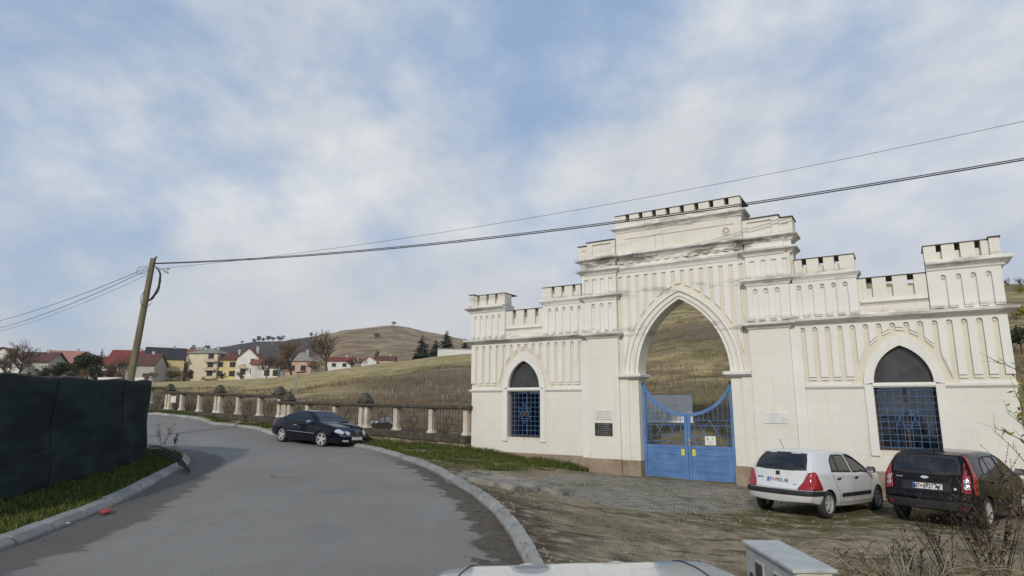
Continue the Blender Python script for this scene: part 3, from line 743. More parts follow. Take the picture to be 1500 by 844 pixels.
# --- main body with its three openings
arch_open = arch_pts(1.36, 2.60, 2.20, 20)
def win_hole(c):
    return [(c - .645, .60), (c + .645, .60), (c + .645, 2.12), (c - .645, 2.12)]
def lun_hole(c): return [(c + x, z) for x, z in arch_pts(.62, 2.24, .90, 12)]
ZB = -.95
outer = [(-7.6, ZB), (-1.36, ZB)] + list(reversed(arch_open)) + [(1.36, ZB), (7.6, ZB), (7.6, 4.92), (6.15, 4.92), (6.15, 4.38), (4.66, 4.38), (4.66, 5.17), (3.2, 5.17), (3.2, 5.9), (1.9, 5.9), (1.9, 7.05),
         (-1.9, 7.05), (-1.9, 5.9), (-3.2, 5.9), (-3.2, 5.17), (-4.66, 5.17), (-4.66, 4.38), (-6.15, 4.38), (-6.15, 4.92), (-7.6, 4.92)]
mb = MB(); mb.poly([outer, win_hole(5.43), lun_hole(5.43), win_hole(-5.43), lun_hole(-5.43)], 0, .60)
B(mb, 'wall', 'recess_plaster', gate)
# ashlar facing of the lower storey (wings and piers), butted round the openings
face = MB()
for s in (-1, 1):
    def S(a, b): return (min(s * a, s * b), max(s * a, s * b))
    for a, b in ((3.24, 4.61), (6.25, 7.6)):
        x0, x1 = S(a, b); face.box(x0, x1, -.012, .0, .08, 2.10)
    x0, x1 = S(4.61, 6.25); face.box(x0, x1, -.012, .0, .08, .47)
B(face, 'ashlar_facing', 'joint_plaster', gate)
pier = MB(); stripe = MB(); jamb = MB()
for s in (-1, 1):
    def bx(m_, a, b, *r): m_.box(min(s * a, s * b), max(s * a, s * b), *r)
    bx(pier, 1.94, 2.98, -.16, .0, .06, 3.74)
    bx(stripe, 2.983, 3.24, -.08, .0, .07, 3.76)
    bx(jamb, 1.36, 1.66, -.05, .0, .05, 2.47); bx(jamb, 1.66, 1.937, -.10, .0, .05, 2.47)
B(pier, 'pier', 'joint_plaster', gate); B(stripe, 'pilaster', 'white_plaster', gate); B(jamb, 'jamb', 'joint_plaster', gate)
# plinth
pl = MB()
for s in (-1, 1):
    def bx(m_, a, b, *r): m_.box(min(s * a, s * b), max(s * a, s * b), *r)
    pl.loops([[(min(s*3.27, s*7.66), y, z) for y, z in ((-.07, ZB), (-.07, .085), (-.055, .105), (.5, .105), (.5, ZB))], [(max(s*3.27, s*7.66), y, z) for y, z in ((-.07, ZB), (-.07, .085), (-.055, .105), (.5, .105), (.5, ZB))]])
    bx(pl, 1.92, 3.27, -.20, .3, ZB, .07); bx(pl, 1.345, 1.92, -.13, .3, ZB, .055)
B(pl, 'plinth', 'plinth', gate, bevel=.008)
# string course on the wings
sc = MB()
for s in (-1, 1):
    for a, b in ((3.245, 4.605), (6.255, 7.62)):
        u0, u1 = min(s*a, s*b), max(s*a, s*b); far = b > 7
        cornice(sc, u0, u1, [(.012, 2.085), (.03, 2.10), (.055, 2.125), (.075, 2.15), (.075, 2.178), (.012, 2.195)], 0, .02, ret0=far and s < 0, ret1=far and s > 0)
B(sc, 'string_course', 'white_plaster', gate)
# fluted zone of the wings
fl = MB(); led = MB(); ros = MB()
SLW = [3.29 + .2915 * i for i in range(15)]
for s in (-1, 1):
    c0 = 5.43 * s
    def zb(u): 
        a = arch_z(u - c0, .98, 2.24, 1.28) + .10
        return max(2.40, a)
    slots = [(s * q, .062, 3.715) for q in SLW]
    P = comb(min(s*3.245, s*7.61), max(s*3.245, s*7.61), 3.80, slots, zb, 0, 0)
    fl.poly([P], -.055, 0.0)
    for i in range(14):
        a, b = sorted((s * (SLW[i] + .062), s * (SLW[i+1] - .062))); za, zb_ = zb(a), zb(b)
        led.poly([[(a, za - .075), (b, zb_ - .075), (b, zb_ - .02), (a, za - .02)]], -.038, 0)
    for q in SLW: rosette(ros, s * q, 0.0, 3.655, .045)
    for a, b in ((3.245, 4.30), (6.56, 7.61)):
        fl.box(min(s*a, s*b), max(s*a, s*b), -.018, 0, 2.197, 2.26)
fl.add(led.v, led.f); fl.add(ros.v, ros.f)
B(fl, 'fluted_frieze', 'white_plaster', gate)
# main cornice of the wings and piers
mc = MB(); PROF = [(.0, 3.76), (.05, 3.79), (.07, 3.815), (.15, 3.855), (.21, 3.875), (.225, 3.925), (.20, 3.938), (.02, 3.965)]
for s in (-1, 1):
    u0, u1 = (3.03, 7.63) if s > 0 else (-7.63, -3.03)
    cornice(mc, u0, u1, PROF, -.055, .58, ret0=s < 0, ret1=s > 0)
    u0, u1 = (1.95, 2.98) if s > 0 else (-2.98, -1.95)
    cornice(mc, u0, u1, [(0, 3.72), (.04, 3.745), (.055, 3.77), (.12, 3.81), (.17, 3.835), (.18, 3.885), (.16, 3.90), (.0, 3.93)], -.165, .1)
B(mc, 'main_cornice', 'white_plaster', gate)

# --- upper stages
def stage(u0, u1, z0, z1, yf, slots, ztop_slot, hw=.058, base=True, name='flute_panel'):
    """block with raised strips between arched slots"""
    m_ = MB(); m_.box(u0, u1, yf + .05, .02, z0, z1)
    P = comb(u0, u1, z1, [(q, hw, ztop_slot) for q in slots], lambda u: z0 + .06, 0, 0); m_.poly([P], yf, yf + .05)
    ed = sorted([u0] + [q - hw for q in slots] + [q + hw for q in slots] + [u1])
    for i in range(0, len(ed), 2):
        m_.poly([[(ed[i], z0 + .10), (ed[i+1], z0 + .10), (ed[i+1], z0 + .20), (ed[i], z0 + .20)]], yf - .022, yf)
    return m_
up = MB(); upr = MB()
def merge(a, b): a.add(b.v, b.f)
for s in (-1, 1):
    def sl(lst): return sorted(s * q for q in lst)
    def rng_(a, b): return (min(s*a, s*b), max(s*a, s*b))
    tw = [6.49, 6.79, 7.08, 7.37] if s > 0 else [6.40, 6.66, 6.92, 7.17, 7.42]
    merge(up, stage(*rng_(6.17, 7.62), 3.94, 4.90, -.10, sl(tw), 4.80))
    merge(up, stage(*rng_(3.055, 4.66), 3.94, 4.93, -.08, sl([3.29, 3.57, 3.85, 4.12, 4.39]), 4.86))
    merge(up, stage(*rng_(1.96, 3.05), 3.91, 4.93, -.16, sl([2.18, 2.46, 2.75]), 4.86, .066))
    for q in tw + [3.29, 3.57, 3.85, 4.12, 4.39]: rosette(upr, s*q, -.045 if q < 6 else -.05, 4.72 if q > 6 else 4.79, .042)
    for q in (2.18, 2.46, 2.75): rosette(upr, s*q, -.11, 4.78, .055)
    # upper pier block with square slots
    m_ = MB(); u0, u1 = rng_(1.96, 3.14); m_.box(u0, u1, -.09, .02, 5.12, 5.80)
    P = comb(u0, u1, 5.80, [(q, .062, 5.66) for q in sl([2.15, 2.44, 2.715, 2.995])], lambda u: 5.18, 0, 0, arc=False); m_.poly([P], -.14, -.09); merge(up, m_)
up.add(upr.v, upr.f); B(up, 'upper_panel', 'white_plaster', gate)
# cornices of the upper stages
uc = MB()
def pr(z0, z1, o, back=.02):
    h = z1 - z0; return [(0, z0), (.18*o, z0 + .1*h), (.25*o, z0 + .28*h), (.62*o, z0 + .52*h), (.92*o, z0 + .64*h), (o, z0 + .72*h), (o, z0 + .92*h), (.9*o, z1), (back, z1 + .012)]
for s in (-1, 1):
    def cc(a, b, prof, yf, r0=True, r1=True, yb=.3):
        u0, u1 = min(s*a, s*b), max(s*a, s*b); cornice(uc, u0, u1, prof, yf, yb, ret0=(r0 if s > 0 else r1), ret1=(r1 if s > 0 else r0))
    cc(6.17, 7.66, pr(4.90, 5.13, .19), -.10, False, True, .55)
    cc(3.145, 4.66, pr(4.93, 5.15, .10), -.08, False, True, .4)
    cc(1.965, 3.05, pr(4.93, 5.14, .14), -.165, True, True, .1)
    cc(4.72, 6.14, pr(4.19, 4.29, .10), -.01, False, False, .05)
B(uc, 'upper_cornice', 'white_plaster', gate)
sc2 = MB()
for s in (-1, 1):
    def cc(a, b, prof, yf, r0=True, r1=True, yb=.3):
        u0, u1 = min(s*a, s*b), max(s*a, s*b); cornice(sc2, u0, u1, prof, yf, yb, ret0=(r0 if s > 0 else r1), ret1=(r1 if s > 0 else r0))
    cc(1.965, 2.98, pr(5.78, 5.975, .16), -.145, True, True, .1); cc(2.985, 3.18, pr(5.79, 5.985, .16), -.10, False, True, .5)
    sc2.box(min(s*1.97, s*3.0), max(s*1.97, s*3.0), -.155, .1, 5.985, 6.16); sc2.box(min(s*3.003, s*3.19), max(s*3.003, s*3.19), -.11, .5, 5.99, 6.16)
    cc(1.97, 3.0, pr(6.155, 6.345, .17), -.155, True, True, .1); cc(3.005, 3.20, pr(6.16, 6.335, .17), -.11, False, True, .5)
cornice(sc2, -1.94, 1.94, pr(5.75, 5.97, .10), -.055, .3, False, False)
sc2.box(-1.93, 1.93, -.075, .3, 5.985, 6.19)
cornice(sc2, -1.95, 1.95, pr(6.19, 6.365, .15), -.075, .3, False, False)
B(sc2, 'stained_cornice', 'white_plaster', gate)
de = MB(); de.box(-1.93, 1.93, -.08, -.07, 6.05, 6.135)
for i in range(13):
    u = -1.755 + i * .2925; de.box(u - .07, u + .07, -.125, -.07, 6.055, 6.13)
B(de, 'dentil_band', 'cream_plaster', gate)
# top blocks beside the centre
tb = MB()
for s in (-1, 1):
    def rg(a, b): return min(s*a, s*b), max(s*a, s*b)
    a, b = rg(1.955, 2.92); pa, pb = rg(2.09, 2.74)
    tb.poly([[(a, 6.35), (b, 6.35), (b, 6.88), (a, 6.88)], [(pa, 6.42), (pb, 6.42), (pb, 6.795), (pa, 6.795)]], -.16, -.11); tb.box(a, b, -.11, .5, 6.35, 6.88)
    a, b = rg(2.923, 3.26); pa, pb = rg(3.0, 3.15)
    tb.poly([[(a, 6.34), (b, 6.34), (b, 6.80), (a, 6.80)], [(pa, 6.42), (pb, 6.42), (pb, 6.66), (pa, 6.66)]], -.10, -.07); tb.box(a, b, -.07, .5, 6.34, 6.80)
B(tb, 'attic_block', 'cream_plaster', gate)
# centre: slotted wall above the arch
cf = MB(); SC = [-1.85 + .2825 * i for i in range(14)]
def zc(u): return max(2.62, arch_z(u, 1.80, 2.60, 2.63) + .06)
P = comb(-1.935, 1.935, 5.75, [(q, .060, 5.66) for q in SC if abs(q) < 1.86], zc, 0, 0, arc=False); cf.poly([P], -.05, 0)
B(cf, 'centre_flutes', 'white_plaster', gate)
# arch mouldings: concentric bands
am = MB()
def band(h0, r0, h1, r1, y0, y1):
    o = arch_pts(h1, 2.60, r1, 24); i_ = arch_pts(h0, 2.60, r0, 24); am.poly([o + list(reversed(i_))], y0, y1)
band(1.355, 2.195, 1.43, 2.265, -.055, .02); band(1.43, 2.265, 1.455, 2.29, -.03, .02); band(1.58, 2.39, 1.63, 2.435, -.04, .02); band(1.63, 2.435, 1.72, 2.53, -.105, .02)
B(am, 'archivolt', 'white_plaster', gate, split=False); am = MB(); band(1.456, 2.291, 1.579, 2.389, -.085, .02); B(am, 'archivolt', 'cream_plaster', gate)
im = MB()
for s in (-1, 1):
    u0, u1 = (1.37, 1.935) if s > 0 else (-1.935, -1.37)
    cornice(im, u0, u1, [(.06, 2.462), (.10, 2.49), (.16, 2.515), (.17, 2.585), (.14, 2.60), (.14, 2.602)], -.10, .60, ret0=s > 0, ret1=s < 0)
B(im, 'impost', 'white_plaster', gate)
# attic panel and centre parapet
ap = MB(); ap.poly([[(-1.93, 6.38), (1.93, 6.38), (1.93, 7.06), (-1.93, 7.06)], [(-1.63, 6.44), (.215, 6.44), (.215, 6.85), (-1.63, 6.85)], [(.245, 6.44), (1.72, 6.44), (1.72, 6.85), (.245, 6.85)]], -.10, -.075)
ap.box(-1.93, 1.93, -.075, .58, 6.37, 7.06)
B(ap, 'attic_panel', 'cream_plaster', gate)
rs = MB()
rosette(rs, 1.49, -.075, 6.665, .11); rs.lathe([(.10, -.03), (.125, -.03), (.125, .0), (.10, .0)], 'y', 18, (1.49, -.075, 6.665), close=True)
for k in range(6):
    t = k * math.pi / 3; rosette(rs, 1.49 + .065 * math.cos(t), -.09, 6.665 + .065 * math.sin(t), .026)
B(rs, 'worn_rosette', 'cream_plaster', gate, split=False, smooth=True); rs = MB()
rng = random.Random(5)
for i in range(9): rs.box(-.62 + .07 * i, -.60 + .07 * i + rng.uniform(0, .02), -.083, -.075, 6.56 + rng.uniform(0, .05), 6.72 + rng.uniform(0, .05))
B(rs, 'worn_relief', 'cream_plaster', gate, split=False, smooth=True)
pc = MB(); cornice(pc, -1.93, 1.93, pr(7.05, 7.24, .14), -.10, .58); B(pc, 'parapet_cornice', 'white_plaster', gate)

def parapet(mb, capm, u0, u1, z0, z1, yf, notches, hw, zsill, depth, capd, zlow=None, end=None):
    """crenellated strip: low wall, merlons and the thin cover sheet over them"""
    mb.box(u0, u1, yf, yf + depth, z0, zsill)
    ed = [u0] + [e for q in sorted(notches) for e in (q - hw, q + hw)] + [u1]
    for i in range(0, len(ed), 2): mb.box(ed[i], ed[i+1], yf, yf + depth, zsill, z1)
    if zlow is not None:
        for q in notches: mb.box(q - hw, q + hw, yf + .11, yf + depth, zsill, zlow)
    capm.box(u0 - .02, u1 + .02, yf - .025, yf + capd, z1 + .002, z1 + .018)
pp = MB(); cp = MB()
parapet(pp, cp, -1.93, 1.93, 7.245, 7.63, -.12, [-1.515 + .4385 * i for i in range(8)], .066, 7.435, .25, 1.15)
for s in (-1, 1):
    def rg(a, b): return min(s*a, s*b), max(s*a, s*b)
    tn = [6.47, 6.84, 7.235] if s > 0 else [6.52, 6.90, 7.30]
    parapet(pp, cp, *rg(6.16, 7.45), 5.14, 5.54, -.12, [s*q for q in tn], .056, 5.18, .45, .85, 5.36)
    a, b = rg(7.45, 7.645); pp.box(a, b, -.19, .40, 5.14, 5.565); cp.box(a - .02, b + .03, -.22, .7, 5.567, 5.595)
    parapet(pp, cp, *rg(3.22, 4.65), 5.16, 5.56, -.09, [s*q for q in (3.465, 3.875, 4.245)], .058, 5.19, .30, .75, 5.37)
    parapet(pp, cp, *rg(4.663, 6.15), 4.30, 4.90, -.02, [s*q for q in (4.93, 5.37, 5.825)], .068, 4.39, .32, .80, 4.64)
    pp.box(*rg(4.665, 6.165), -.02, .0, 3.94, 4.19)
    cp.box(*rg(1.95, 2.95), -.20, .55, 6.883, 6.905); cp.box(*rg(2.955, 3.29), -.14, .55, 6.803, 6.825)
B(pp, 'parapet', 'cream_plaster', gate); B(cp, 'parapet_cover', 'cap', gate)

# --- windows
def gate_window(c, kind):
    fr = MB(); pts_o = arch_pts(.84, 2.20, 1.22, 16); pts_i = arch_pts(.622, 2.242, .902, 16)
    P = [(c + x, z) for x, z in pts_o] + [(c + x, z) for x, z in reversed(pts_i)]
    fr.poly([P], -.075, 0.005)
    fr.box(c - .835, c - .648, -.065, .0, .47, 2.20); fr.box(c + .648, c + .835, -.065, .0, .47, 2.20)
    fr.box(c - .66, c + .66, -.05, .12, 2.122, 2.238); fr.box(c - .66, c + .66, -.085, .0, 2.15, 2.20)
    w = B(fr, 'window_frame', 'white_plaster', gate)
    gl = MB(); gl.poly([lun_hole(c)], .10, .112); B(gl, 'lunette_pane', 'lunette_reflection_tone', w); gl = MB(); gl.box(c - .64, c + .64, .24, .25, .605, 2.118); B(gl, 'pane', 'pane_glass', w)
    sash = MB(); sash.box(c - .644, c + .644, .21, .26, .602, .66); sash.box(c - .644, c - .58, .21, .26, .66, 2.118); sash.box(c + .58, c + .644, .21, .26, .66, 2.118); sash.box(c - .03, c + .03, .20, .27, .66, 2.118)
    P2 = [(c + x, z) for x, z in arch_pts(.618, 2.242, .895, 12)] + [(c + x, z) for x, z in reversed(arch_pts(.585, 2.275, .83, 12))]
    sash.poly([P2], .06, .12); B(sash, 'sash', 'brown_wood', w, split=False)
    gr = MB(); r = .0068
    for i in range(8):
        u = c - .56 + .16 * i; gr.tube([(u, .03, .605), (u, .03, 2.115)], r, 5)
    for j in range(10):
        z = .68 + .152 * j; gr.tube([(c - .643, .03, z), (c + .643, .03, z)], r, 5)
    for fl_ in (1, -1):
        T = [(c + .27 * math.cos(R(90 * fl_ + 120 * k)), .012, 1.38 + .33 * math.sin(R(90 * fl_ + 120 * k))) for k in range(3)]
        for k in range(3): gr.tube([T[k], T[(k + 1) % 3]], .0072, 5)
    B(gr, 'grille', 'blue_bar', w, split=False)
    cu = MB(); n = 30
    if kind == 'blue': spans = [(c - .62, c + .1), (c + .2, c + .62)]
    else: spans = [(c - .55, c - .08)]
    for a, b in spans:
        rings = []
        for i in range(n + 1):
            u = a + (b - a) * i / n; y = .42 + .03 * math.sin(i * 1.3); rings.append([(u, y, .62), (u, y, 2.10 if kind == 'blue' else 2.02), (u, y + .01, 2.10 if kind == 'blue' else 2.02), (u, y + .01, .62)])
        cu.loops(rings)
    B(cu, 'curtain', 'curtain_blue' if kind == 'blue' else 'curtain_white', w)
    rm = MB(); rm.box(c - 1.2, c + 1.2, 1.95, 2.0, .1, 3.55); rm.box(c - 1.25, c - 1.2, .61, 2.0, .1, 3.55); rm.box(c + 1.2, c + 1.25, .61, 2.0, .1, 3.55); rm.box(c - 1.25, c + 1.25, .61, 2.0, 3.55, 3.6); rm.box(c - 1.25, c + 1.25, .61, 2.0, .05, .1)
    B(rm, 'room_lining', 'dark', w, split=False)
    if kind == 'white':
        bd = MB(); bd.box(c - .12, c + .05, .28, .33, 1.1, 1.75); B(bd, 'dark_panel', 'brown_wood', w)
    else:
        bd = MB(); bd.lathe([(.001, -.01), (.10, -.01), (.10, .01), (.001, .01)], 'y', 16, (c, .01, 1.38)); B(bd, 'star_disc', 'brown_wood', w)
    return w
gate_window(-5.43, 'blue'); gate_window(5.43, 'white')

# --- the blue double gate in the arch
def leaf(s):
    a, b = (.006, 1.335)
    def X(u): return -.03 + s * u if True else 0
    Rr = 1.36; zc0 = 1.43 + Rr
    def ztop(u): return zc0 - math.sqrt(max(0, Rr * Rr - min(u, 1.31) ** 2))
    y0 = .26
    m_ = MB()
    def bx(u0, u1, z0, z1, ya=0.0, yb=.05): m_.box(min(X(u0), X(u1)), max(X(u0), X(u1)), y0 + ya, y0 + yb, z0, z1)
    bx(1.245, 1.335, -.43, 2.36, -.02, .07)
    bx(.006, .085, -.43, 1.42, -.01, .06); bx(.085, 1.245, .44, .52); bx(.085, 1.245, -.43, -.36)
    us = [.006 + (1.25 - .006) * i / 26 for i in range(27)]
    top = [(X(u), ztop(u) + .012) for u in us]; bot = [(X(u), ztop(u) - .085 - .06 * (u / 1.25) ** 3) for u in reversed(us)]
    m_.poly([top + bot], y0 - .015, y0 + .055)
    lf = B(m_, 'gate_leaf', 'blue', gate, split=False)
    pn = MB()
    def pb(u0, u1, z0, z1, ya, yb): pn.box(min(X(u0), X(u1)), max(X(u0), X(u1)), y0 + ya, y0 + yb, z0, z1)
    pb(.085, 1.245, -.36, .44, .012, .035)
    pb(.22, .27, -.24, .30, -.004, .012); pb(1.05, 1.10, -.24, .30, -.004, .012); pb(.27, 1.05, .255, .30, -.004, .012); pb(.27, 1.05, -.24, -.195, -.004, .012)
    for k in range(3): pb(.27, 1.05, -.187 + .147 * k, -.053 + .147 * k, .001, .012)
    B(pn, 'board_panel', 'blue', lf, split=False, bevel=.004)
    g = MB(); r = .0095; y = y0 + .02
    for z in (.63, .79, 1.10, 1.245):
        u1 = 1.25 if z < 1.3 else 1.2; g.tube([(X(.085), y, z), (X(1.25), y, z)], r, 5)
    for k in range(13):
        u = .15 + .088 * k; g.tube([(X(u), y, .52), (X(u), y, .63)], r * .8, 5)
    for k in range(8):
        u = .20 + .138 * k; zt = ztop(u) - .07
        if zt > 1.26: g.tube([(X(u), y, 1.245), (X(u), y, zt)], r, 5)
    for u in (.20, 1.12): g.tube([(X(u), y, .63), (X(u), y, 1.245)], r, 5)
    cx = .64
    for fl_ in (1, -1):
        T = [(X(cx + .33 * math.cos(R(90 * fl_ + 120 * k))), y - .012, .945 + .30 * math.sin(R(90 * fl_ + 120 * k))) for k in range(3)]
        for k in range(3): g.tube([T[k], T[(k + 1) % 3]], .011, 5)
    for u0 in (.085, 1.12):
        for z in (.71, .945): g.tube([(X(u0), y, z), (X(u0 + .12), y, z)], r * .9, 5)
    B(g, 'star_grille', 'blue_bar', lf, split=False)
    st = MB(); u = .16; st.box(X(u) - .045, X(u) + .045, y0 - .004, y0 + .0, .24, .42); B(st, 'yellow_sticker', 'yellow', lf)
    st = MB(); st.box(X(u) - .006, X(u) + .006, y0 - .006, y0 - .004, .30, .37); st.box(X(u) - .006, X(u) + .006, y0 - .006, y0 - .004, .275, .288); B(st, 'sticker_mark', 'ink', lf, split=False)
    if s > 0:
        nt = MB(); nt.box(X(.50), X(.80), y0 - .022, y0 - .010, .555, .80); n_ = B(nt, 'notice', 'paper', lf)
        mk = MB(); mk.box(X(.55), X(.61), y0 - .025, y0 - .022, .71, .76)
        for k in range(4): mk.box(X(.55), X(.72), y0 - .025, y0 - .022, .585 + .028 * k, .593 + .028 * k)
        B(mk, 'notice_print', 'grey_ink', lf, split=False)
        lg = MB(); lg.lathe([(.001, -.002), (.025, -.002), (.025, .002), (.001, .002)], 'y', 12, (X(.71), y0 - .024, .735)); B(lg, 'notice_logo', 'leaf_green', lf)
        hd = MB(); hd.box(X(.02), X(.07), y0 - .025, y0 - .01, .50, .75); hd.tube([(X(.045), y0 - .02, .66), (X(.045), y0 - .06, .66), (X(.13), y0 - .065, .655)], .011, 6); B(hd, 'handle', 'steel', lf, split=False, smooth=True)
    return lf
M['grey_ink'] = simple('grey_ink', (.30, .30, .28), .7); M['leaf_green'] = simple('green_ink', (.25, .40, .06), .6)
leaf(-1); leaf(1)

# --- plaques
def plaque(u0, u1, z0, z1, mat, lines, ink, yf=-.16):
    m_ = MB(); m_.box(u0, u1, yf - .022, yf, z0, z1); p = B(m_, 'plaque', mat, gate, bevel=.004)
    rng = random.Random(int(u0 * 100))
    for k in range(lines):
        t = MB(); z = z1 - (z1 - z0) * (k + .8) / (lines + .6); u = u0 + (u1 - u0) * rng.uniform(.12, .2)
        while u < u1 - (u1 - u0) * .15:
            w = rng.uniform(.02, .06); t.box(u, min(u + w, u1 - .05), yf - .024, yf - .022, z, z + .014); u += w + .02
        B(t, 'lettering_line', ink, p, split=False)
    return p
plaque(-2.76, -2.18, 1.24, 1.51, 'plaque_white', 5, 'grey_ink')
plaque(-2.77, -2.19, .74, 1.125, 'plaque_dark', 6, 'steel')
plaque(2.18, 2.755, 1.205, 1.485, 'plaque_white', 5, 'pale_ink')

# ------------------------------------------------------------------ looking up ground points
def ray_ground(px, py, lift=0.0, rmin=4.0, rmax=420.0):
    """where the line of sight through a photo pixel meets the ground"""
    d = at(px, py, 1.0) - EYE; ts = np.geomspace(rmin, rmax, 900); X = d.x * ts; Y = d.y * ts; Z = EYE.z + d.z * ts
    G = H(X, Y); k = np.nonzero(Z <= G)[0]; i = int(k[0]) if len(k) else len(ts) - 1
    return Vector((X[i], Y[i], G[i] + lift))

# ------------------------------------------------------------------ stone and iron fence
def fence_mats():
    t = NT('fence_post_plaster'); a = t.noise(4, 6, .65); st = t.noise(1, 5, .6, src=t.mapping((12, 12, .8)))
    col = t.ramp(a, [(.3, (.46, .40, .31)), (.6, (.66, .61, .51)), (.8, (.72, .68, .60))])
    col = t.mix(t.math('MULTIPLY', t.step(st, .5, .68), .7), col, (.42, .25, .11)); t.bump(a, .2, .01); M['fence_post'] = t.set(col, .9, spec=.2)
    t = NT('mossy_concrete'); a = t.noise(5, 7, .7)
    t.bump(a, .5, .02); M['mossy'] = t.set(t.ramp(a, [(.3, (.040, .036, .028)), (.55, (.092, .082, .062)), (.75, (.18, .165, .13))]), .95, spec=.1)
    t = NT('rubble_stone'); v = t.n('ShaderNodeTexVoronoi'); v.inputs['Scale'].default_value = 3.2; t.l(t.mapping((1, 1, 1.7)), v.inputs['Vector'])
    e = t.n('ShaderNodeTexVoronoi'); e.feature = 'DISTANCE_TO_EDGE'; e.inputs['Scale'].default_value = 3.2; t.l(t.mapping((1, 1, 1.7)), e.inputs['Vector'])
    a = t.noise(9, 6, .7); sx = t.n('ShaderNodeSeparateColor'); t.l(v.outputs['Color'], sx.inputs[0])
    col = t.ramp(sx.outputs[0], [(.2, (.17, .13, .085)), (.5, (.26, .20, .135)), (.8, (.34, .285, .20))])
    col = t.mix(t.math('MULTIPLY', t.step(a, .5, .7), .5), col, (.10, .08, .06)); col = t.mix(t.step(e.outputs['Distance'], .06, .02), col, (.11, .095, .075))
    t.bump(t.math('ADD', e.outputs['Distance'], t.math('MULTIPLY', a, .3)), .7, .05); M['rubble'] = t.set(col, .95, spec=.15)
fence_mats()
M['iron'] = simple('rusty_iron', (.055, .042, .035), .7, var=.4, scale=12)
FD = Vector((-.811, .584, 0)).normalized(); FN = Vector((-FD.y, FD.x, 0)) * -1
if FN.y > 0: FN = -FN                                               # towards the road
FANG = math.atan2(FD.y, FD.x)
def fence_section(name, label, s0, s1, base, sill, rail, posts, doubles, finials):
    """base, sill and rail are (z at s0, z at s1); s runs along the fence away from the gateway"""
    o3 = Vector((KX, KY, 0)); root = empty(name, o3 + FD * s0 + Vector((0, 0, base[0])), FANG)
    tag(root, label, 'fence', 'stepped sections of the stone and iron fence')
    L_ = s1 - s0; z0 = base[0]
    def Z(pr, s): return pr[0] + (pr[1] - pr[0]) * (s - s0) / L_ - z0
    def beam(prof, pr, a, b, name, mat, bev=.01):
        n = max(2, int((b - a) / .9)); rings = []; rg = random.Random(int(a * 10))
        for i in range(n + 1):
            s = a + (b - a) * i / n; zz = Z(pr, s); j = rg.uniform(-.008, .008); rings.append([(s - s0, y + j * .5, zz + z + j) for y, z in prof])
        m_ = MB(); m_.loops(rings); return m_.build(name, mat, root, bevel=bev)
    # local y is away from the road (left of travel); the road side is +y or -y
    sy = 1 if (Vector((-FD.y, FD.x, 0)) - FN).length < 1e-3 else -1
    hb = sill[0] - base[0]
    beam([(sy * .22, -.8), (sy * .20, -.0), (sy * .20, 0), (-sy * .2, 0), (-sy * .2, -.8)], (sill[0] - .26, sill[1] - .26), s0, s1, 'stone_base', 'rubble')
    beam([(sy * .26, -.257), (sy * .26, -.03), (sy * .20, 0), (-sy * .2, 0), (-sy * .2, -.257)], sill, s0, s1, 'coping', 'mossy')
    beam([(sy * .20, -.13), (sy * .23, -.09), (sy * .23, -.02), (sy * .12, .0), (-sy * .12, .0), (-sy * .2, -.03), (-sy * .2, -.13)], rail, s0 - .1, s1 + .35, 'rail', 'mossy', .015)
    def post(s):
        a, b = Z(sill, s) - .01, Z(rail, s) - .125; m_ = MB(); x = s - s0
        def ring(w, d, z): return [(x - w, -d, z), (x + w, -d, z), (x + w, d, z), (x - w, d, z)]
        m_.loops([ring(.145, .16, a), ring(.135, .15, a + .05), ring(.090, .115, a + .14), ring(.090, .115, b - .07), ring(.115, .14, b - .02), ring(.115, .14, b)])
        m_.box(x - .03, x + .03, -.13, .13, a + .16, b - .09); return m_.build('post', 'fence_post', root, bevel=.008)
    ps = sorted([(s, False) for s in posts] + [(s + d, True) for s in doubles for d in (-.17, .17)])
    for s, _ in ps: post(s)
    xs = [s0] + [s for s, _ in ps] + [s1]
    for a, b in zip(xs[:-1], xs[1:]):
        if b - a < .7: continue
        m_ = MB(); n = int((b - a - .2) / .135)
        for i in range(n + 1):
            s = a + .12 + (b - a - .24) * i / n; m_.tube([(s - s0, 0, Z(sill, s)), (s - s0, 0, Z(rail, s) - .13)], .0075, 4, False)
        for f in (.10, .34, .88):
            za = Z(sill, a) + (Z(rail, a) - Z(sill, a)) * f; zb_ = Z(sill, b) + (Z(rail, b) - Z(sill, b)) * f
            m_.tube([(a - s0 + .1, 0, za), (b - s0 - .1, 0, zb_)], .011, 4, False)
        for k in range(2):
            cx = (a + b) / 2 - s0; cz = Z(sill, (a + b) / 2) + .42
            T = [(cx + .27 * math.cos(R(90 + 180 * k + 120 * q)), .012, cz + .27 * math.sin(R(90 + 180 * k + 120 * q))) for q in range(3)]
            for q in range(3): m_.tube([T[q], T[(q + 1) % 3]], .011, 4, False)
        m_.build('iron_grille', 'iron', root)
    for s in finials:
        m_ = MB(); x = s - s0; z = Z(rail, s) - .004
        def ring(w, d, zz): return [(x - w, -d, z + zz), (x + w, -d, z + zz), (x + w, d, z + zz), (x - w, d, z + zz)]
        m_.loops([ring(.27, .22, 0), ring(.29, .24, .08), ring(.24, .19, .14), ring(.15, .13, .32), ring(.06, .06, .42)]); m_.build('finial', 'mossy', root, bevel=.02)
    return root
q = 5.55
fence_section('boundary_fence', 'stone and iron fence section joining the left end of the gateway', .02, 2 * q - .12, (.1, .65), (.59, .90), (1.62, 1.80), [.17, q / 3, 2 * q / 3, q * 4 / 3, q * 5 / 3], [q, 2 * q - .36], [q, 2 * q - .36])
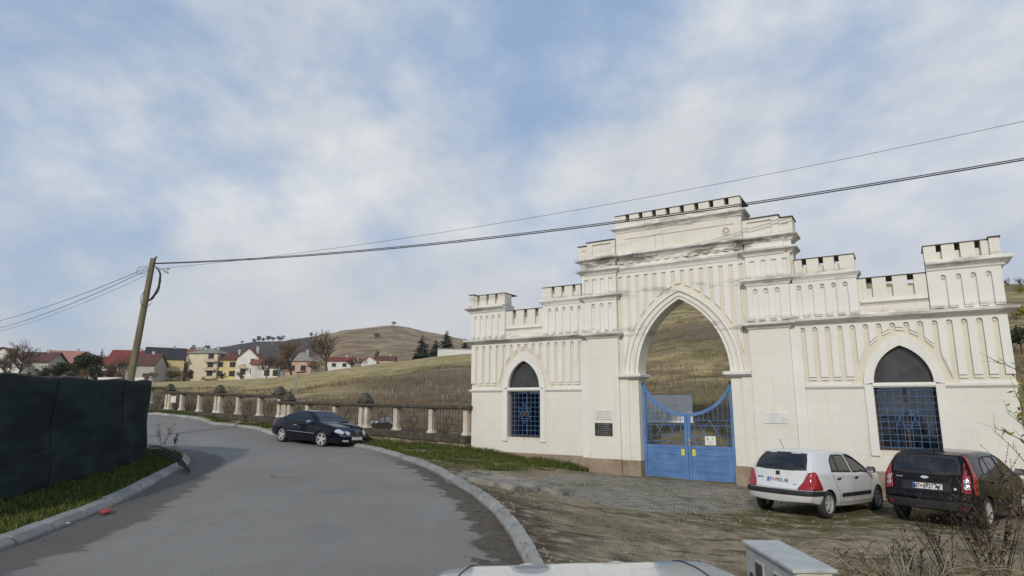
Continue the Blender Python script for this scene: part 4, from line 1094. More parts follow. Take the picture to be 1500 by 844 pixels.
fence_section('boundary_fence', 'middle fence section stepping up behind the dark coupe', 2 * q - .1, 4 * q - .12, (.65, 1.2), (1.06, 1.36), (2.05, 2.36), [q * 7 / 3, q * 8 / 3, q * 10 / 3, q * 11 / 3], [2 * q + .08, 3 * q, 4 * q - .36], [3 * q, 4 * q - .36, 2 * q + .35])
fence_section('boundary_fence', 'highest fence section vanishing behind the dark netting', 4 * q - .1, 7 * q, (1.2, 1.7), (1.64, 2.0), (2.60, 3.0), [q * 13 / 3, q * 14 / 3, q * 16 / 3, q * 17 / 3, q * 19 / 3, q * 20 / 3], [5 * q, 6 * q], [5 * q, 6 * q])
sg = MB(); p = Vector((KX, KY, 0)) + FD * (4 * q - .95) + FN * .06
sg.box(-.28, .28, -.01, .01, 0, .36); so_ = sg.build('fence_plate', 'plaque_white'); so_.location = (p.x, p.y, 1.72); so_.rotation_euler = (0, 0, FANG)
tag(so_, 'small blank white plate hung on the fence grille', 'sign')

# ------------------------------------------------------------------ dark netting screen on the left
def net_mat():
    t = NT('dark_green_netting'); a = t.noise(1.2, 6, .6, src=t.mapping((.5, .5, 2.5))); w = t.noise(60, 2, .5, src=t.mapping((1, 1, 4)))
    col = t.mix(t.step(a, .35, .7), (.014, .025, .024), (.036, .060, .056)); col = t.mix(t.math('MULTIPLY', t.step(w, .5, .7), .4), col, (.035, .052, .048))
    t.bump(w, .3, .004); t.set(col, .8, spec=.2); nt = t.t; o = [n for n in nt.nodes if n.type == 'OUTPUT_MATERIAL'][0]
    tr = nt.nodes.new('ShaderNodeBsdfTransparent'); tl = nt.nodes.new('ShaderNodeBsdfTranslucent'); tl.inputs[0].default_value = (.010, .022, .018, 1)
    m1 = nt.nodes.new('ShaderNodeMixShader'); m1.inputs[0].default_value = .3; m2 = nt.nodes.new('ShaderNodeMixShader'); m2.inputs[0].default_value = .09
    nt.links.new(t.b.outputs[0], m1.inputs[1]); nt.links.new(tl.outputs[0], m1.inputs[2]); nt.links.new(m1.outputs[0], m2.inputs[1]); nt.links.new(tr.outputs[0], m2.inputs[2]); nt.links.new(m2.outputs[0], o.inputs[0]); M['net'] = t.m
net_mat(); M['net_seam'] = simple('net_seam', (.026, .042, .038), .85, var=.4, scale=8); M['post_wood'] = simple('grey_post_timber', (.10, .075, .055), .85, var=.3)
def build_net():
    C, L_ = spline(NETB + [(-10.3, 17.75), (-10.9, 18.1), (-12.4, 18.5), (-15, 18.9)], 120); root = empty('netting_screen', (C[0, 0], C[0, 1], 0))
    tag(root, 'dark green construction netting stretched over posts beside the road', 'screen'); ox, oy = C[0]
    def top(i):
        y = C[i, 1]; return np.interp(y, [7, 10.4, 14, 17.5, 19], [2.03, 2.11, 2.17, 2.27, 2.3]) + .016 * math.sin(i * .35) + .008 * math.sin(i * 1.7)
    nz = 16; V = []; F = []; n = len(C); g = [gz(x, y) for x, y in C]
    for i in range(n):
        dx, dy = C[min(i + 1, n - 1)] - C[max(i - 1, 0)]; l = math.hypot(dx, dy); nx, ny = dy / l, -dx / l
        for j in range(nz):
            f = j / (nz - 1); w = .018 * math.sin(f * 9 + i * .16) * math.sin(math.pi * f) + .03 * math.sin(i * .42 + 1.8 * f) * math.sin(math.pi * min(1, f * 1.2)) + .05 * (fbm(np.array([i * .22]), np.array([f * 3.0]), 71, 3)[0] - .45) + .10 * (1 - f) ** 3 * math.sin(i * .3) ** 2
            V.append((C[i, 0] + nx * w - ox, C[i, 1] + ny * w - oy, g[i] - .03 + (top(i) - g[i] + .03) * f + (.03 * math.sin(i * .42) if 0 < j < nz - 1 else 0)))
    for i in range(n - 1):
        for j in range(nz - 1): a = i * nz + j; F.append((a, a + nz, a + nz + 1, a + 1))
    m_ = MB(); m_.add(V, F); o = m_.build('net', 'net', root, smooth='all', fix=False)
    md = o.modifiers.new('thickness', 'SOLIDIFY'); md.thickness = .006
    for i in (14, 31, 47, 63, 79, 92, 103):
        dx, dy = C[i + 1] - C[i - 1]; l = math.hypot(dx, dy); nx, ny = -dy / l * .10, dx / l * .10; m_ = MB(); x, y = C[i, 0] + nx - ox, C[i, 1] + ny - oy
        m_.tube([(x, y, g[i] - .3), (x, y, top(i) + .10)], .04, 8); m_.build('post', 'post_wood', root)
    for i in range(10, 100, 26):
        m_ = MB(); dx, dy = C[i + 1] - C[i - 1]; l = math.hypot(dx, dy); nx, ny = dy / l, -dx / l; col_ = [Vector(V[i * nz + j]) + Vector((nx, ny, 0)) * .012 for j in range(nz)]; m_.tube(col_, .014, 5); m_.build('net_seam', 'net_seam', root)
    for f in (5,):
        m_ = MB(); m_.tube([Vector(V[i * nz + f]) + Vector(((C[min(i+1,n-1)] - C[max(i-1,0)])[1], -(C[min(i+1,n-1)] - C[max(i-1,0)])[0], 0)).normalized() * .012 for i in range(0, n, 2)], .006, 4); m_.build('net_wire', 'net_seam', root)
    m_ = MB(); pts = [(C[i, 0] - ox - .04, C[i, 1] - oy, top(i) + .005) for i in range(0, n, 3)]; m_.tube(pts, .028, 6); m_.build('top_rail', 'post_wood', root)
build_net()

# ------------------------------------------------------------------ utility pole and cables
def pole_mat():
    t = NT('pole_timber'); a = t.noise(1, 6, .65, src=t.mapping((14, 14, .7))); t.bump(a, .4, .01)
    M['pole'] = t.set(t.ramp(a, [(.3, (.10, .085, .05)), (.55, (.19, .165, .10)), (.8, (.27, .24, .16))]), .85, spec=.2)
pole_mat(); M['cable'] = simple('black_cable', (.018, .017, .018), .6); M['ceramic'] = simple('grey_insulator', (.35, .35, .34), .4)
PT = at(224.5, 379, 24); PBm = at(190, 562, 24)
def build_pole():
    d = (PT - PBm).normalized(); g = gz(PBm.x, PBm.y); base = PBm + d * ((g - .3 - PBm.z) / d.z); root = empty('utility_pole', (base.x, base.y, g)); tag(root, 'leaning wooden utility pole with coiled black cables near its top', 'utility pole')
    ox = Vector((base.x, base.y, g)); m_ = MB(); n = 10; m_.tube([base + (PT - base) * (i / n) - ox for i in range(n + 1)], [.155 - .05 * i / n for i in range(n + 1)], 14); m_.build('shaft', 'pole', root, smooth=True)
    def P(px, py, dz=0.0): return at(px, py, 23.85 + dz) - ox
    rg = random.Random(2); m_ = MB()
    for k in range(9):
        j = lambda: rg.uniform(-1.6, 1.6); A = [P(228, 392), P(233 + j(), 398), P(234.5 + j(), 410 + j()), P(231 + j(), 424 + j()), P(224 + j(), 436 + j()), P(217, 441 + j() * .5)]
        m_.tube(spline([tuple(a) for a in A], 18)[0].tolist(), .016, 5)
    m_.build('cable_coil', 'cable', root, smooth=True)
    m_ = MB(); m_.tube(spline([tuple(P(*c)) for c in ((212, 426), (206, 436), (207, 446), (214, 450), (222, 444))], 16)[0].tolist(), .012, 5); m_.tube(spline([tuple(P(*c)) for c in ((216, 390), (202, 393), (201, 400), (212, 401), (219, 394))], 16)[0].tolist(), .010, 5); m_.build('loose_loop', 'cable', root)
    m_ = MB(); m_.tube([P(222, 388), P(236, 395), P(241, 394)], .018, 6); m_.tube([P(226, 380), P(230, 376)], .03, 6); m_.build('bracket', 'iron', root)
    for (a, b) in (((238, 392), (242, 399)), ((243, 393), (248, 394)), ((244, 397), (246, 401))):
        m_ = MB(); m_.tube([P(*a), (P(*a) + P(*b)) / 2, P(*b)], [.03, .05, .03], 8); m_.build('insulator', 'ceramic', root, smooth=True)
build_pole()
def cable(A, B_, sag, r, label, group=None, n=48):
    A, B_ = Vector(A), Vector(B_); m_ = MB(); m_.tube([A + (B_ - A) * (i / n) - Vector((0, 0, 4 * sag * (i / n) * (1 - i / n))) - A for i in range(n + 1)], r, 5)
    o = m_.build('overhead_cable', 'cable'); o.location = A; return tag(o, label, 'cable', group)
A0 = at(227.5, 385.5, 24)
cable(A0, (15.5, 12.5, 7.78), .60, .0135, 'upper of the two thick black cables running from the pole past the gateway')
cable(A0 + Vector((0, 0, -.03)), (15.5, 12.42, 7.72), .615, .0165, 'lower of the two thick black cables running from the pole past the gateway')
cable(at(247, 392.5, 23.9), (15.5, 12.5, 8.8), .50, .006, 'single thin wire high above the two thick black cables')
G3 = 'cables from the pole towards the houses'
cable(at(219, 391, 24), (-46, 47, 6.95), .75, .012, 'top cable sloping down from the pole to the left', G3)
cable(at(219, 394, 24), (-46, 47, 6.55), .95, .012, 'middle cable sloping down from the pole to the left', G3)
cable(at(217, 402, 24), (-46, 47, 6.50), 1.0, .007, 'lowest thin cable sloping down from the pole to the left', G3)

# street lamp in the field behind the fence
def street_lamp():
    b = at(430, 578, 37); t = at(437, 547, 37); g = gz(b.x, b.y); root = empty('street_lamp', (b.x, b.y, g)); o = Vector((b.x, b.y, g)); tag(root, 'thin pale lamp post leaning behind the fence', 'street lamp')
    m_ = MB(); d = (t - b).normalized(); m_.tube([b - d * ((b.z - g + .3) / d.z) - o, t - o], [.05, .035], 8); m_.build('lamp_post', 'steel', root, smooth=True)
    m_ = MB(); m_.loops([[tuple(t - o + Vector((x, y, z))) for x, y, z in r_] for r_ in ([(-.12, -.08, .0), (-.12, .08, 0), (-.12, .08, .07), (-.12, -.08, .07)], [(.25, -.12, .02), (.25, .12, .02), (.25, .12, .12), (.25, -.12, .12)], [(.5, -.08, .08), (.5, .08, .08), (.5, .08, .13), (.5, -.08, .13)])]); m_.build('lamp_head', 'cap', root, bevel=.01)
street_lamp()

# information board behind the gate
def info_board():
    Y = 24.5; a, b = at(943, 578, Y), at(1013, 579, Y + .1); zb_ = at(943, 612, Y).z; w = (b - a).length; root = empty('information_board', (a.x, a.y, gz(a.x, a.y))); o = root.location.copy(); ang = math.atan2(b.y - a.y, b.x - a.x); root.rotation_euler = (0, 0, ang)
    tag(root, 'pale printed information board standing behind the blue gate', 'sign'); zt = a.z - o.z; z0 = zb_ - o.z - .18
    m_ = MB(); m_.box(0, w, -.02, .02, z0, zt); bd = m_.build('board_panel', 'board_print', root); m_ = MB()
    for x in (.12, w - .12): p_ = MB(); p_.box(x - .04, x + .04, .021, .09, -.3, zt - .02); p_.build('post', 'steel', root)
    f = MB(); f.box(-.03, w + .03, -.03, .025, zt, zt + .03); f.box(-.03, w + .03, -.03, .025, z0 - .03, z0); f.build('frame', 'steel', root)
    im_ = MB(); im_.box(.12, w * .55, -.026, -.021, z0 + .10, z0 + .42); im_.box(.20, .36, -.026, -.021, z0 + .52, z0 + .56); im_.box(w * .60, w * .68, -.026, -.021, z0 + .58, z0 + .70); im_.build('printed_picture', 'board_picture', bd)
M['board_print'] = simple('board_print', (.80, .82, .84), .5, var=.06, scale=1.5); M['board_picture'] = simple('board_picture', (.62, .63, .63), .5, var=.3, scale=7)
info_board()

# ------------------------------------------------------------------ houses
HM = {}
for nme, c in dict(wall_white=(.66,.65,.60), wall_yellow=(.60,.50,.24), wall_cream=(.58,.52,.38), wall_grey=(.40,.39,.36), wall_pink=(.52,.36,.28), wall_pale=(.55,.54,.48)).items(): M[nme] = simple('house_' + nme, c, .9, var=.08, scale=.6)
def roof_mat(name, c):
    t = NT(name); w = t.n('ShaderNodeTexWave'); w.inputs['Scale'].default_value = 3; t.l(t.coord(), w.inputs['Vector']); a = t.noise(1.5, 6, .65)
    col = t.mix(t.step(a, .3, .7), tuple(x * .75 for x in c), tuple(x * 1.15 for x in c)); t.bump(w.outputs[0], .3, .05); M[name] = t.set(col, .85, spec=.2)
for nme, c in dict(roof_red=(.22,.048,.042), roof_brown=(.13,.060,.048), roof_dark=(.045,.045,.05), roof_tile=(.24,.09,.055), roof_pink=(.40,.19,.145), roof_grey=(.28,.26,.23)).items(): roof_mat(nme, c)
M['win_dark'] = simple('house_window_glass', (.035, .03, .032), .15, var=.3, scale=1); M['win_frame'] = simple('house_window_frame', (.16, .08, .05), .7); M['balcony'] = simple('balcony_render', (.48, .40, .27), .9)
def house(label, px, py, Y, w, d, h, rot, wall, roof, rtype='gable', rh=2.2, wins=(), balc=(), chim=True, ridge='x', name='house', down=5.0):
    c = at(px, py, Y); root = empty(name, c, R(rot)); tag(root, label, 'house'); K = 1.13; w *= K; d *= K; h *= K; rh *= K; wins = [tuple(v * K for v in q) for q in wins]; balc = [tuple(v * K for v in q) for q in balc]
    m_ = MB(); x, y = w / 2, d / 2
    if rtype == 'gable' and ridge == 'y':
        m_.poly([[(-x, -down), (x, -down), (x, h), (0, h + rh - .12), (-x, h)]], -y, y)
    elif rtype == 'gable':
        tr = lambda p: (p[1], p[0], p[2]); m_.poly([[(-y, -down), (y, -down), (y, h), (0, h + rh - .12), (-y, h)]], -x, x, tr)
    else: m_.box(-x, x, -y, y, -down, h)
    m_.build('wall', wall, root)
    r_ = MB(); e = .55; t = .16
    if rtype == 'gable':
        a, b = (x, y) if ridge == 'y' else (y, x); k = rh / a
        P = [(-a - e, h - e * k), (0, h + rh), (a + e, h - e * k), (a + e, h - e * k + t), (0, h + rh + t), (-a - e, h - e * k + t)]
        r_.poly([P], -b - e, b + e, None if ridge == 'y' else (lambda p: (p[1], p[0], p[2])))
    elif rtype == 'hip':
        rx = max(.3, x - y * .8); ry = max(.3, y - x * .8) if y > x else .15
        r_.loops([[(-x-e, -y-e, h - .1), (x+e, -y-e, h - .1), (x+e, y+e, h - .1), (-x-e, y+e, h - .1)], [(-x-e, -y-e, h + .08), (x+e, -y-e, h + .08), (x+e, y+e, h + .08), (-x-e, y+e, h + .08)], [(-rx, -ry, h + rh), (rx, -ry, h + rh), (rx, ry, h + rh), (-rx, ry, h + rh)]])
    else: r_.box(-x - .2, x + .2, -y - .2, y + .2, h, h + .25)
    rf = r_.build('roof', roof, root)
    if chim: c_ = MB(); c_.box(x * .35, x * .35 + .7, -.35, .35, h + rh * .3, h + rh + .8); c_.build('chimney', 'wall_grey', rf)
    for (u, z, ww, wh) in wins:
        f = MB(); f.box(u - ww/2 - .1, u + ww/2 + .1, -y - .06, -y, z - .1, z + wh + .1); fo = f.build('window', 'win_frame', root)
        g = MB(); g.box(u - ww/2, u + ww/2, -y - .085, -y - .06, z, z + wh); g.build('pane', 'win_dark', fo)
    for (u0, u1, z) in balc:
        b_ = MB(); b_.box(u0, u1, -y - 1.3, -y, z, z + .18); b_.box(u0, u1, -y - 1.3, -y - 1.2, z + .18, z + 1.0); b_.build('balcony', 'balcony', root)
    return root
def grid_w(us, zs, w=1.3, h=1.3): return [(u, z, w, h) for u in us for z in zs]
house('white house with a large dark red roof behind the utility pole', 190, 559, 205, 10, 9, 5.0, 12, 'wall_white', 'roof_red', 'gable', 4.0, grid_w((-3, 2.5), (1, 3.3)), ridge='x')
house('grey walled house under a dull brown roof right of the utility pole', 211, 560, 190, 7.6, 8, 4.6, 8, 'wall_grey', 'roof_brown', 'gable', 3.0, grid_w((1.8,), (.8,)), ridge='x')
house('tall yellow house with a dark slate roof', 239, 560, 200, 9.5, 9, 6.6, 28, 'wall_yellow', 'roof_dark', 'gable', 3.1, grid_w((-2.8, -.6), (.8, 3.7)), [(.6, 4.6, 3.0), (.6, 4.6, .6)])
house('small pale house with a red brown roof between two yellow houses', 265, 560, 215, 5.2, 7, 4.6, 4, 'wall_pale', 'roof_tile', 'gable', 2.4, grid_w((-1.2, 1.2), (1.0, 2.8), 1.0, 1.0))
house('narrow cream house half hidden by a bush left of the apartment block', 281, 558, 212, 4.6, 7, 7.8, 0, 'wall_pink', 'roof_tile', 'gable', 1.6, grid_w((.8,), (3.6,), 1.0, 1.2))
house('cream three storey block with loggias and a low hipped tower roof', 307, 557.5, 205, 8.6, 9, 7.6, -4, 'wall_cream', 'roof_grey', 'hip', 1.6, grid_w((2.4,), (1.0, 3.6, 6.0), 1.5, 1.4), [(1.0, 4.3, 2.6), (1.0, 4.3, 5.0), (1.0, 4.3, .2)])
house('yellow house wing with a brown hipped roof and four windows', 340, 557, 205, 7.2, 8, 5.6, -4, 'wall_yellow', 'roof_brown', 'hip', 2.6, grid_w((-1.8, 1.9), (1.0, 3.6), 1.6, 1.4))
house('white gabled house with a red tiled roof and dark balcony door', 367, 555, 185, 5.4, 8, 5.2, 8, 'wall_white', 'roof_tile', 'gable', 2.6, [(-1.0, 1.0, 1.1, 2.4), (1.2, 1.2, .8, 1.2), (1.2, 3.8, .8, 1.1)], [(-1.9, -.1, 2.4)], ridge='y')
house('low white outbuilding right of the white gabled house', 385, 555, 180, 4.6, 6, 3.6, 8, 'wall_pale', 'roof_tile', 'gable', 1.2, [], chim=False)
house('small white porch building under the bare trees', 400, 554, 170, 4.0, 4, 2.2, 6, 'wall_white', 'roof_grey', 'flat', .2, grid_w((-1, 1), (.5,), 1.1, 1.3), chim=False)
house('pale house with grey pyramid roof between the brown bare trees', 440, 549, 195, 7.0, 7, 3.6, 5, 'wall_pink', 'roof_grey', 'hip', 2.6, grid_w((-1.5, 1.5), (1.0,)))
house('low red roofed house right of the tall brown tree', 500, 539, 205, 7.0, 6, 1.9, 3, 'wall_white', 'roof_red', 'gable', 1.1, grid_w((-1.5, 1.5), (.2,), 1.0, .9))
house('little white cottage with snowy pale roof on the ridge', 542, 535, 215, 4.6, 5, 1.0, 4, 'wall_white', 'roof_pink', 'gable', 1.5, [], ridge='y', chim=False)
house('dark red roofed cottage at the foot of the hill', 566, 532, 235, 5.5, 5, 1.0, 2, 'wall_pink', 'roof_brown', 'gable', 1.3, [], chim=True)
house('white building with a flat pale roof above the straw field', 668, 520, 205, 10.5, 4, 1.5, 2, 'wall_white', 'roof_grey', 'flat', .2, [], chim=False)
house('pink roofed house between evergreens at the left', 97, 562, 175, 7.0, 8, 4.6, 24, 'wall_pink', 'roof_pink', 'gable', 3.4, grid_w((-1.5, 1.5), (1.0,)), ridge='x')
house('grey house with a brown roof beside the bare tree', 53, 563, 165, 8.0, 8, 5.2, 10, 'wall_grey', 'roof_brown', 'gable', 2.2, grid_w((-2.5, 0), (1.2,)))
house('white gable ended house at the far left edge', 10, 563, 160, 8.0, 8, 5.0, 14, 'wall_white', 'roof_tile', 'gable', 3.0, grid_w((-1.5, 1.5), (1.4, 3.6)), ridge='y')
house('ochre house behind the dark evergreens', 163, 560, 225, 6.5, 7, 6.0, 8, 'wall_yellow', 'roof_tile', 'gable', 2.0, grid_w((-1, 1), (1.2, 3.6)))
house('purple grey roofed house behind the spruce', 148, 560, 215, 5.5, 7, 5.6, 12, 'wall_grey', 'roof_brown', 'gable', 2.2, grid_w((-1, 1), (1.2,)))
p = far_pt(292.5, 515); ch = empty('hilltop_chapel', p); tag(ch, 'tiny white chapel with a mast on the distant hilltop', 'chapel')
m_ = MB(); m_.box(-5, 5, -4, 4, -3, 6); m_.build('wall', 'wall_white', ch); m_ = MB(); m_.box(-5.5, 5.5, -4.5, 4.5, 6, 6.6); m_.build('roof', 'roof_grey', ch); m_ = MB(); m_.tube([(9, 0, -2), (9, 0, 17)], .25, 5); m_.build('mast', 'steel', ch)
wl = MB(); wl.box(0, 12, -.12, .12, -2.0, 1.0); o = wl.build('garden_wall', 'wall_white'); p = at(143, 559, 150); o.location = p; o.rotation_euler = (0, 0, R(-6)); tag(o, 'low white garden wall seen over the netting', 'wall')
o = MB(); o.box(0, 5.6, -.12, .12, -1.5, 1.1); o = o.build('garden_wall', 'wall_white'); o.location = at(664, 523, 190); tag(o, 'low white wall in front of the flat roofed building', 'wall')

# ------------------------------------------------------------------ trees
def leaf_mat(name, c0, c1, c2):
    t = NT(name); g = t.n('ShaderNodeNewGeometry'); n = t.noise(.35, 4); v = t.math('ADD', t.math('MULTIPLY', g.outputs['Random Per Island'], .55), t.math('MULTIPLY', n, .45))
    M[name] = t.set(t.ramp(v, [(.2, c0), (.5, c1), (.8, c2)]), .8, spec=.15)
leaf_mat('conifer_needles', (.010, .016, .010), (.022, .034, .018), (.042, .056, .028))
leaf_mat('evergreen_leaves', (.016, .022, .010), (.034, .045, .018), (.065, .075, .03))
leaf_mat('brown_twigs', (.10, .062, .036), (.17, .11, .065), (.25, .17, .10))
leaf_mat('grey_twigs', (.060, .048, .038), (.10, .083, .066), (.16, .135, .11))
leaf_mat('yellow_leaves', (.10, .085, .012), (.20, .17, .02), (.30, .26, .04))
M['bark'] = simple('tree_bark', (.060, .045, .035), .9, var=.3, scale=3); M['bark_grey'] = simple('grey_bark', (.11, .095, .078), .9, var=.3, scale=3)
def bare_tree(label, base, h, spread, seed, twig='brown_twigs', bark='bark', depth=4, trunk_f=.28, name='bare_tree', group=None, thin=.004):
    rg = random.Random(seed); root = empty(name, base); tag(root, label, 'tree', group); tk = MB(); tw = MB()
    def grow(p, d, l, r, lev):
        n = 4; pts = [p]; q = p.copy(); dd = d.copy()
        for i in range(n):
            dd = (dd + Vector((rg.uniform(-1, 1), rg.uniform(-1, 1), rg.uniform(-.3, .6))) * .16).normalized(); q = q + dd * (l / n); pts.append(q.copy())
        if lev <= 2: tk.tube(pts, [r * (1 - .4 * i / n) for i in range(n + 1)], 7 if lev == 0 else 5, False)
        else:
            s = dd.orthogonal().normalized() * max(r, h * thin * .5); tw.add([pts[0] - s, pts[0] + s, pts[2] + s * .8, pts[2] - s * .8, pts[-1]], [(0, 1, 2, 3), (3, 2, 4)])
        if lev >= depth: return
        k = {0: 6, 1: 5, 2: 5, 3: 4}.get(lev, 3)
        for i in range(k):
            f = (.55 + .45 * (i + 1) / k) if lev == 0 else rg.uniform(.35, 1.0); j = min(n, max(1, round(f * n))); a = rg.uniform(0, 6.283); o = dd.orthogonal().normalized(); o = (Matrix.Rotation(a, 3, dd) @ o)
            nd = (dd * rg.uniform(.5, .9) + o * spread * rg.uniform(.6, 1.1) + Vector((0, 0, .22))).normalized(); grow(pts[j], nd, l * rg.uniform(.62, .85) * (1.0 if lev else 1.05), r * .58, lev + 1)
    h *= 1.45; grow(Vector((0, 0, -.3)), Vector((rg.uniform(-.1, .1), rg.uniform(-.1, .1), 1)), h * trunk_f, h * .020, 0)
    t_ = tk.build('trunk', bark, root); t2 = tw.build('crown', twig, root, fix=False); return root
def conifer(label, base, h, w, seed, tiers=16, name='conifer', mat='conifer_needles'):
    rg = random.Random(seed); root = empty(name, base); tag(root, label, 'tree'); t_ = MB(); t_.tube([(0, 0, -1), (0, 0, h * .95)], [h * .025, h * .006], 6); t_.build('trunk', 'bark', root); c = MB()
    for i in range(tiers):
        f = i / (tiers - 1); z = h * (.07 + .90 * f); rad = w * .5 * (1 - f) ** .8 * rg.uniform(.75, 1.1) + .15; nb = int(9 + 8 * (1 - f))
        for k in range(nb):
            a = rg.uniform(0, 6.283); L_ = rad * rg.uniform(.65, 1.1); d = Vector((math.cos(a), math.sin(a), rg.uniform(-.28, .12))); s = Vector((-math.sin(a), math.cos(a), 0)); zz = z + rg.uniform(-.5, .5) * h / tiers
            for q in range(4):
                o = Vector((0, 0, zz)) + d * L_ * (.25 + .25 * q) + Vector((rg.uniform(-.1, .1), rg.uniform(-.1, .1), rg.uniform(-.1, .1))) * w * .1; sz = L_ * .20 * rg.uniform(.7, 1.3)
                c.add([o - s * sz, o + d * sz * 1.4 - s * sz * .2 + Vector((0, 0, -sz * .5)), o + s * sz, o - d * sz * .5 + Vector((0, 0, sz * .6))], [(0, 1, 2, 3)])
    c.build('crown', mat, root, fix=False); return root
def round_tree(label, base, h, w, seed, n=900, name='bushy_tree', mat='evergreen_leaves', cat='tree', trunk=True, leaf=.055):
    rg = random.Random(seed); root = empty(name, base); tag(root, label, cat)
    t_ = MB(); t_.tube([(0, 0, -1), (w * .02, 0, h * .6)], [h * .03, h * .015], 6)
    for k in range(5): a = rg.uniform(0, 6.28); t_.tube([(0, 0, h * .3), (math.cos(a) * w * .25, math.sin(a) * w * .25, h * rg.uniform(.55, .8))], [h * .012, h * .005], 4)
    t_.build('trunk', 'bark', root); c = MB(); lobes = [(Vector((rg.uniform(-.32, .32) * w, rg.uniform(-.32, .32) * w, h * rg.uniform(.35, .85))), rg.uniform(.16, .30)) for _ in range(11)]
    for i in range(n):
        p0, r_ = lobes[i % len(lobes)]; v = Vector((rg.gauss(0, 1), rg.gauss(0, 1), rg.gauss(0, 1))).normalized(); o = p0 + Vector((v.x * r_ * w, v.y * r_ * w, v.z * r_ * h * .7)) * rg.uniform(.6, 1.05)
        if o.z < h * .08: continue
        s = v.orthogonal().normalized(); b = v.cross(s); z_ = h * leaf * rg.uniform(.6, 1.3); a = rg.uniform(0, 6.28); s, b = s * math.cos(a) + b * math.sin(a), b * math.cos(a) - s * math.sin(a); c.add([o - s * z_, o + b * z_ * .6 + v * z_ * .3, o + s * z_, o - b * z_ * .6], [(0, 1, 2, 3)])
    c.build('crown', mat, root, fix=False); return root
bare_tree('brown bare tree leaning left above the lamp post', at(427, 554, 158), 10.8, .75, 3, trunk_f=.27)
bare_tree('tallest reddish brown bare tree beside the straw slope', at(479, 545, 150), 10.3, .68, 8, trunk_f=.27)
bare_tree('small bare tree in front of the white gabled house', at(390, 557, 150), 6.3, .7, 12, 'grey_twigs', 'bark_grey')
bare_tree('low spreading bare tree left of the lamp post', at(408, 555, 160), 7.0, .9, 15)
bare_tree('grey wide bare tree over the netting at the far left', at(26, 556, 105), 7.2, .85, 21, 'grey_twigs', 'bark', trunk_f=.25)
bare_tree('thin bare sapling by the white house at the left edge', at(5, 558, 120), 5.4, .7, 24, 'grey_twigs', 'bark')
bare_tree('rusty bare tree behind the dark evergreens', at(170, 560, 170), 7.5, .8, 27)
bare_tree('leafless bush on the ridge left of the conifers', at(516, 541, 190), 4.0, .9, 29, trunk_f=.2)
conifer('broad dark pine left of the white building', at(618, 527.5, 200), 8.4, 7.8, 1, name='pine_tree')
conifer('tall dark fir behind the white building', at(654, 523, 222), 10.0, 9.0, 2, name='fir_tree')
conifer('short dark pine between the broad pine and the tall fir', at(638, 525, 215), 6.8, 6.4, 3, name='pine_tree')
conifer('dark pine half hidden by the gateway', at(681, 521, 215), 6.2, 4.6, 4, name='pine_tree')
conifer('slim spruce tip rising beside the dark evergreen', at(144, 560, 160), 9.0, 3.6, 6, name='spruce_tree')
conifer('small conifer among the roofs below the hill', at(552, 534, 300), 7.4, 6.0, 7)
round_tree('big dark evergreen between the pink roof and the pole', at(126, 561, 140), 6.6, 5.6, 1, 1500)
round_tree('dark bush in front of the pink roofed house', at(84, 562, 130), 4.6, 4.0, 2, 800)
round_tree('dark round bush beside the grey house', at(58, 562, 125), 3.0, 2.6, 3, 600)
round_tree('rust coloured bush below the big evergreen', at(120, 562, 130), 3.0, 2.4, 4, 500, 'bushy_tree', 'brown_twigs')
round_tree('brown bushy tree left of the utility pole', at(160, 560, 165), 5.6, 5.0, 5, 1000, 'bushy_tree', 'brown_twigs')
round_tree('dark climbing bush at the corner of the cream block', at(277, 559, 200), 4.0, 2.4, 6, 400)
round_tree('small green bush by the red roofed house', at(514, 539, 190), 2.8, 2.6, 7, 400)
round_tree('low bush at the base of the cream block', at(297, 559, 195), 1.6, 1.8, 8, 250, name='bush', cat='bush')
fi = 0
for px, py, hh, ww, lab in [(372, 502.5, 8, 8, 'leftmost dark tree of the clump on the distant crest'), (379, 501, 11, 7, 'tallest dark tree of the clump on the distant crest'), (385, 500.5, 7, 7, 'small dark tree in the middle of the crest clump'), (392, 500, 10, 9, 'dark tree second from the right end of the crest clump'), (399, 499.8, 8, 8, 'low dark tree near the right end of the crest clump'), (408, 499, 11, 15, 'broad dark tree at the right end of the crest clump'),
        (455, 493, 8, 7, 'lone round tree on the distant ridge'), (462, 491.5, 4, 4, 'tiny bush beside the lone round ridge tree'), (577, 476.3, 7, 10, 'small tree on the very summit of the far hill'), (281, 515, 9, 10, 'round tree left of the white chapel'), (303, 513, 9, 10, 'round tree right of the white chapel'), (553, 496, 9, 10, 'dark bush alone on the far hillside'), (356, 503.5, 5, 6, 'pale scrubby bush left of the crest clump')]:
    fi += 1; round_tree(lab, far_pt(px, py + .6), hh, ww, 30 + fi, 260, 'hill_tree', 'evergreen_leaves', leaf=.10)
for i, (px, py, h_, lab) in enumerate([(1478, 417, 5.6, 'bare thorny tree on the slope right of the gateway'), (1494, 418, 6.4, 'bare grey tree at the top right behind the gateway'), (1512, 420, 5.0, 'bare low tree at the right picture edge behind the gateway')]):
    p = ray_ground(px, py + 2); bare_tree(lab, p, p.y * h_ / 250, .9, 60 + i, 'grey_twigs', 'bark', trunk_f=.22)
for i, (px, py, h_, lab) in enumerate([(1489, 470, 1.6, 'yellow green bush on the slope beside the right tower'), (1497, 520, 2.0, 'dark bush low behind the right end of the gateway'), (1494, 432, 1.5, 'olive bush below the bare trees')]):
    p = ray_ground(px, py); round_tree(lab, p, h_, h_ * 1.2, 80 + i, 500, 'bush', 'evergreen_leaves' if i == 1 else 'yellow_leaves', 'bush')

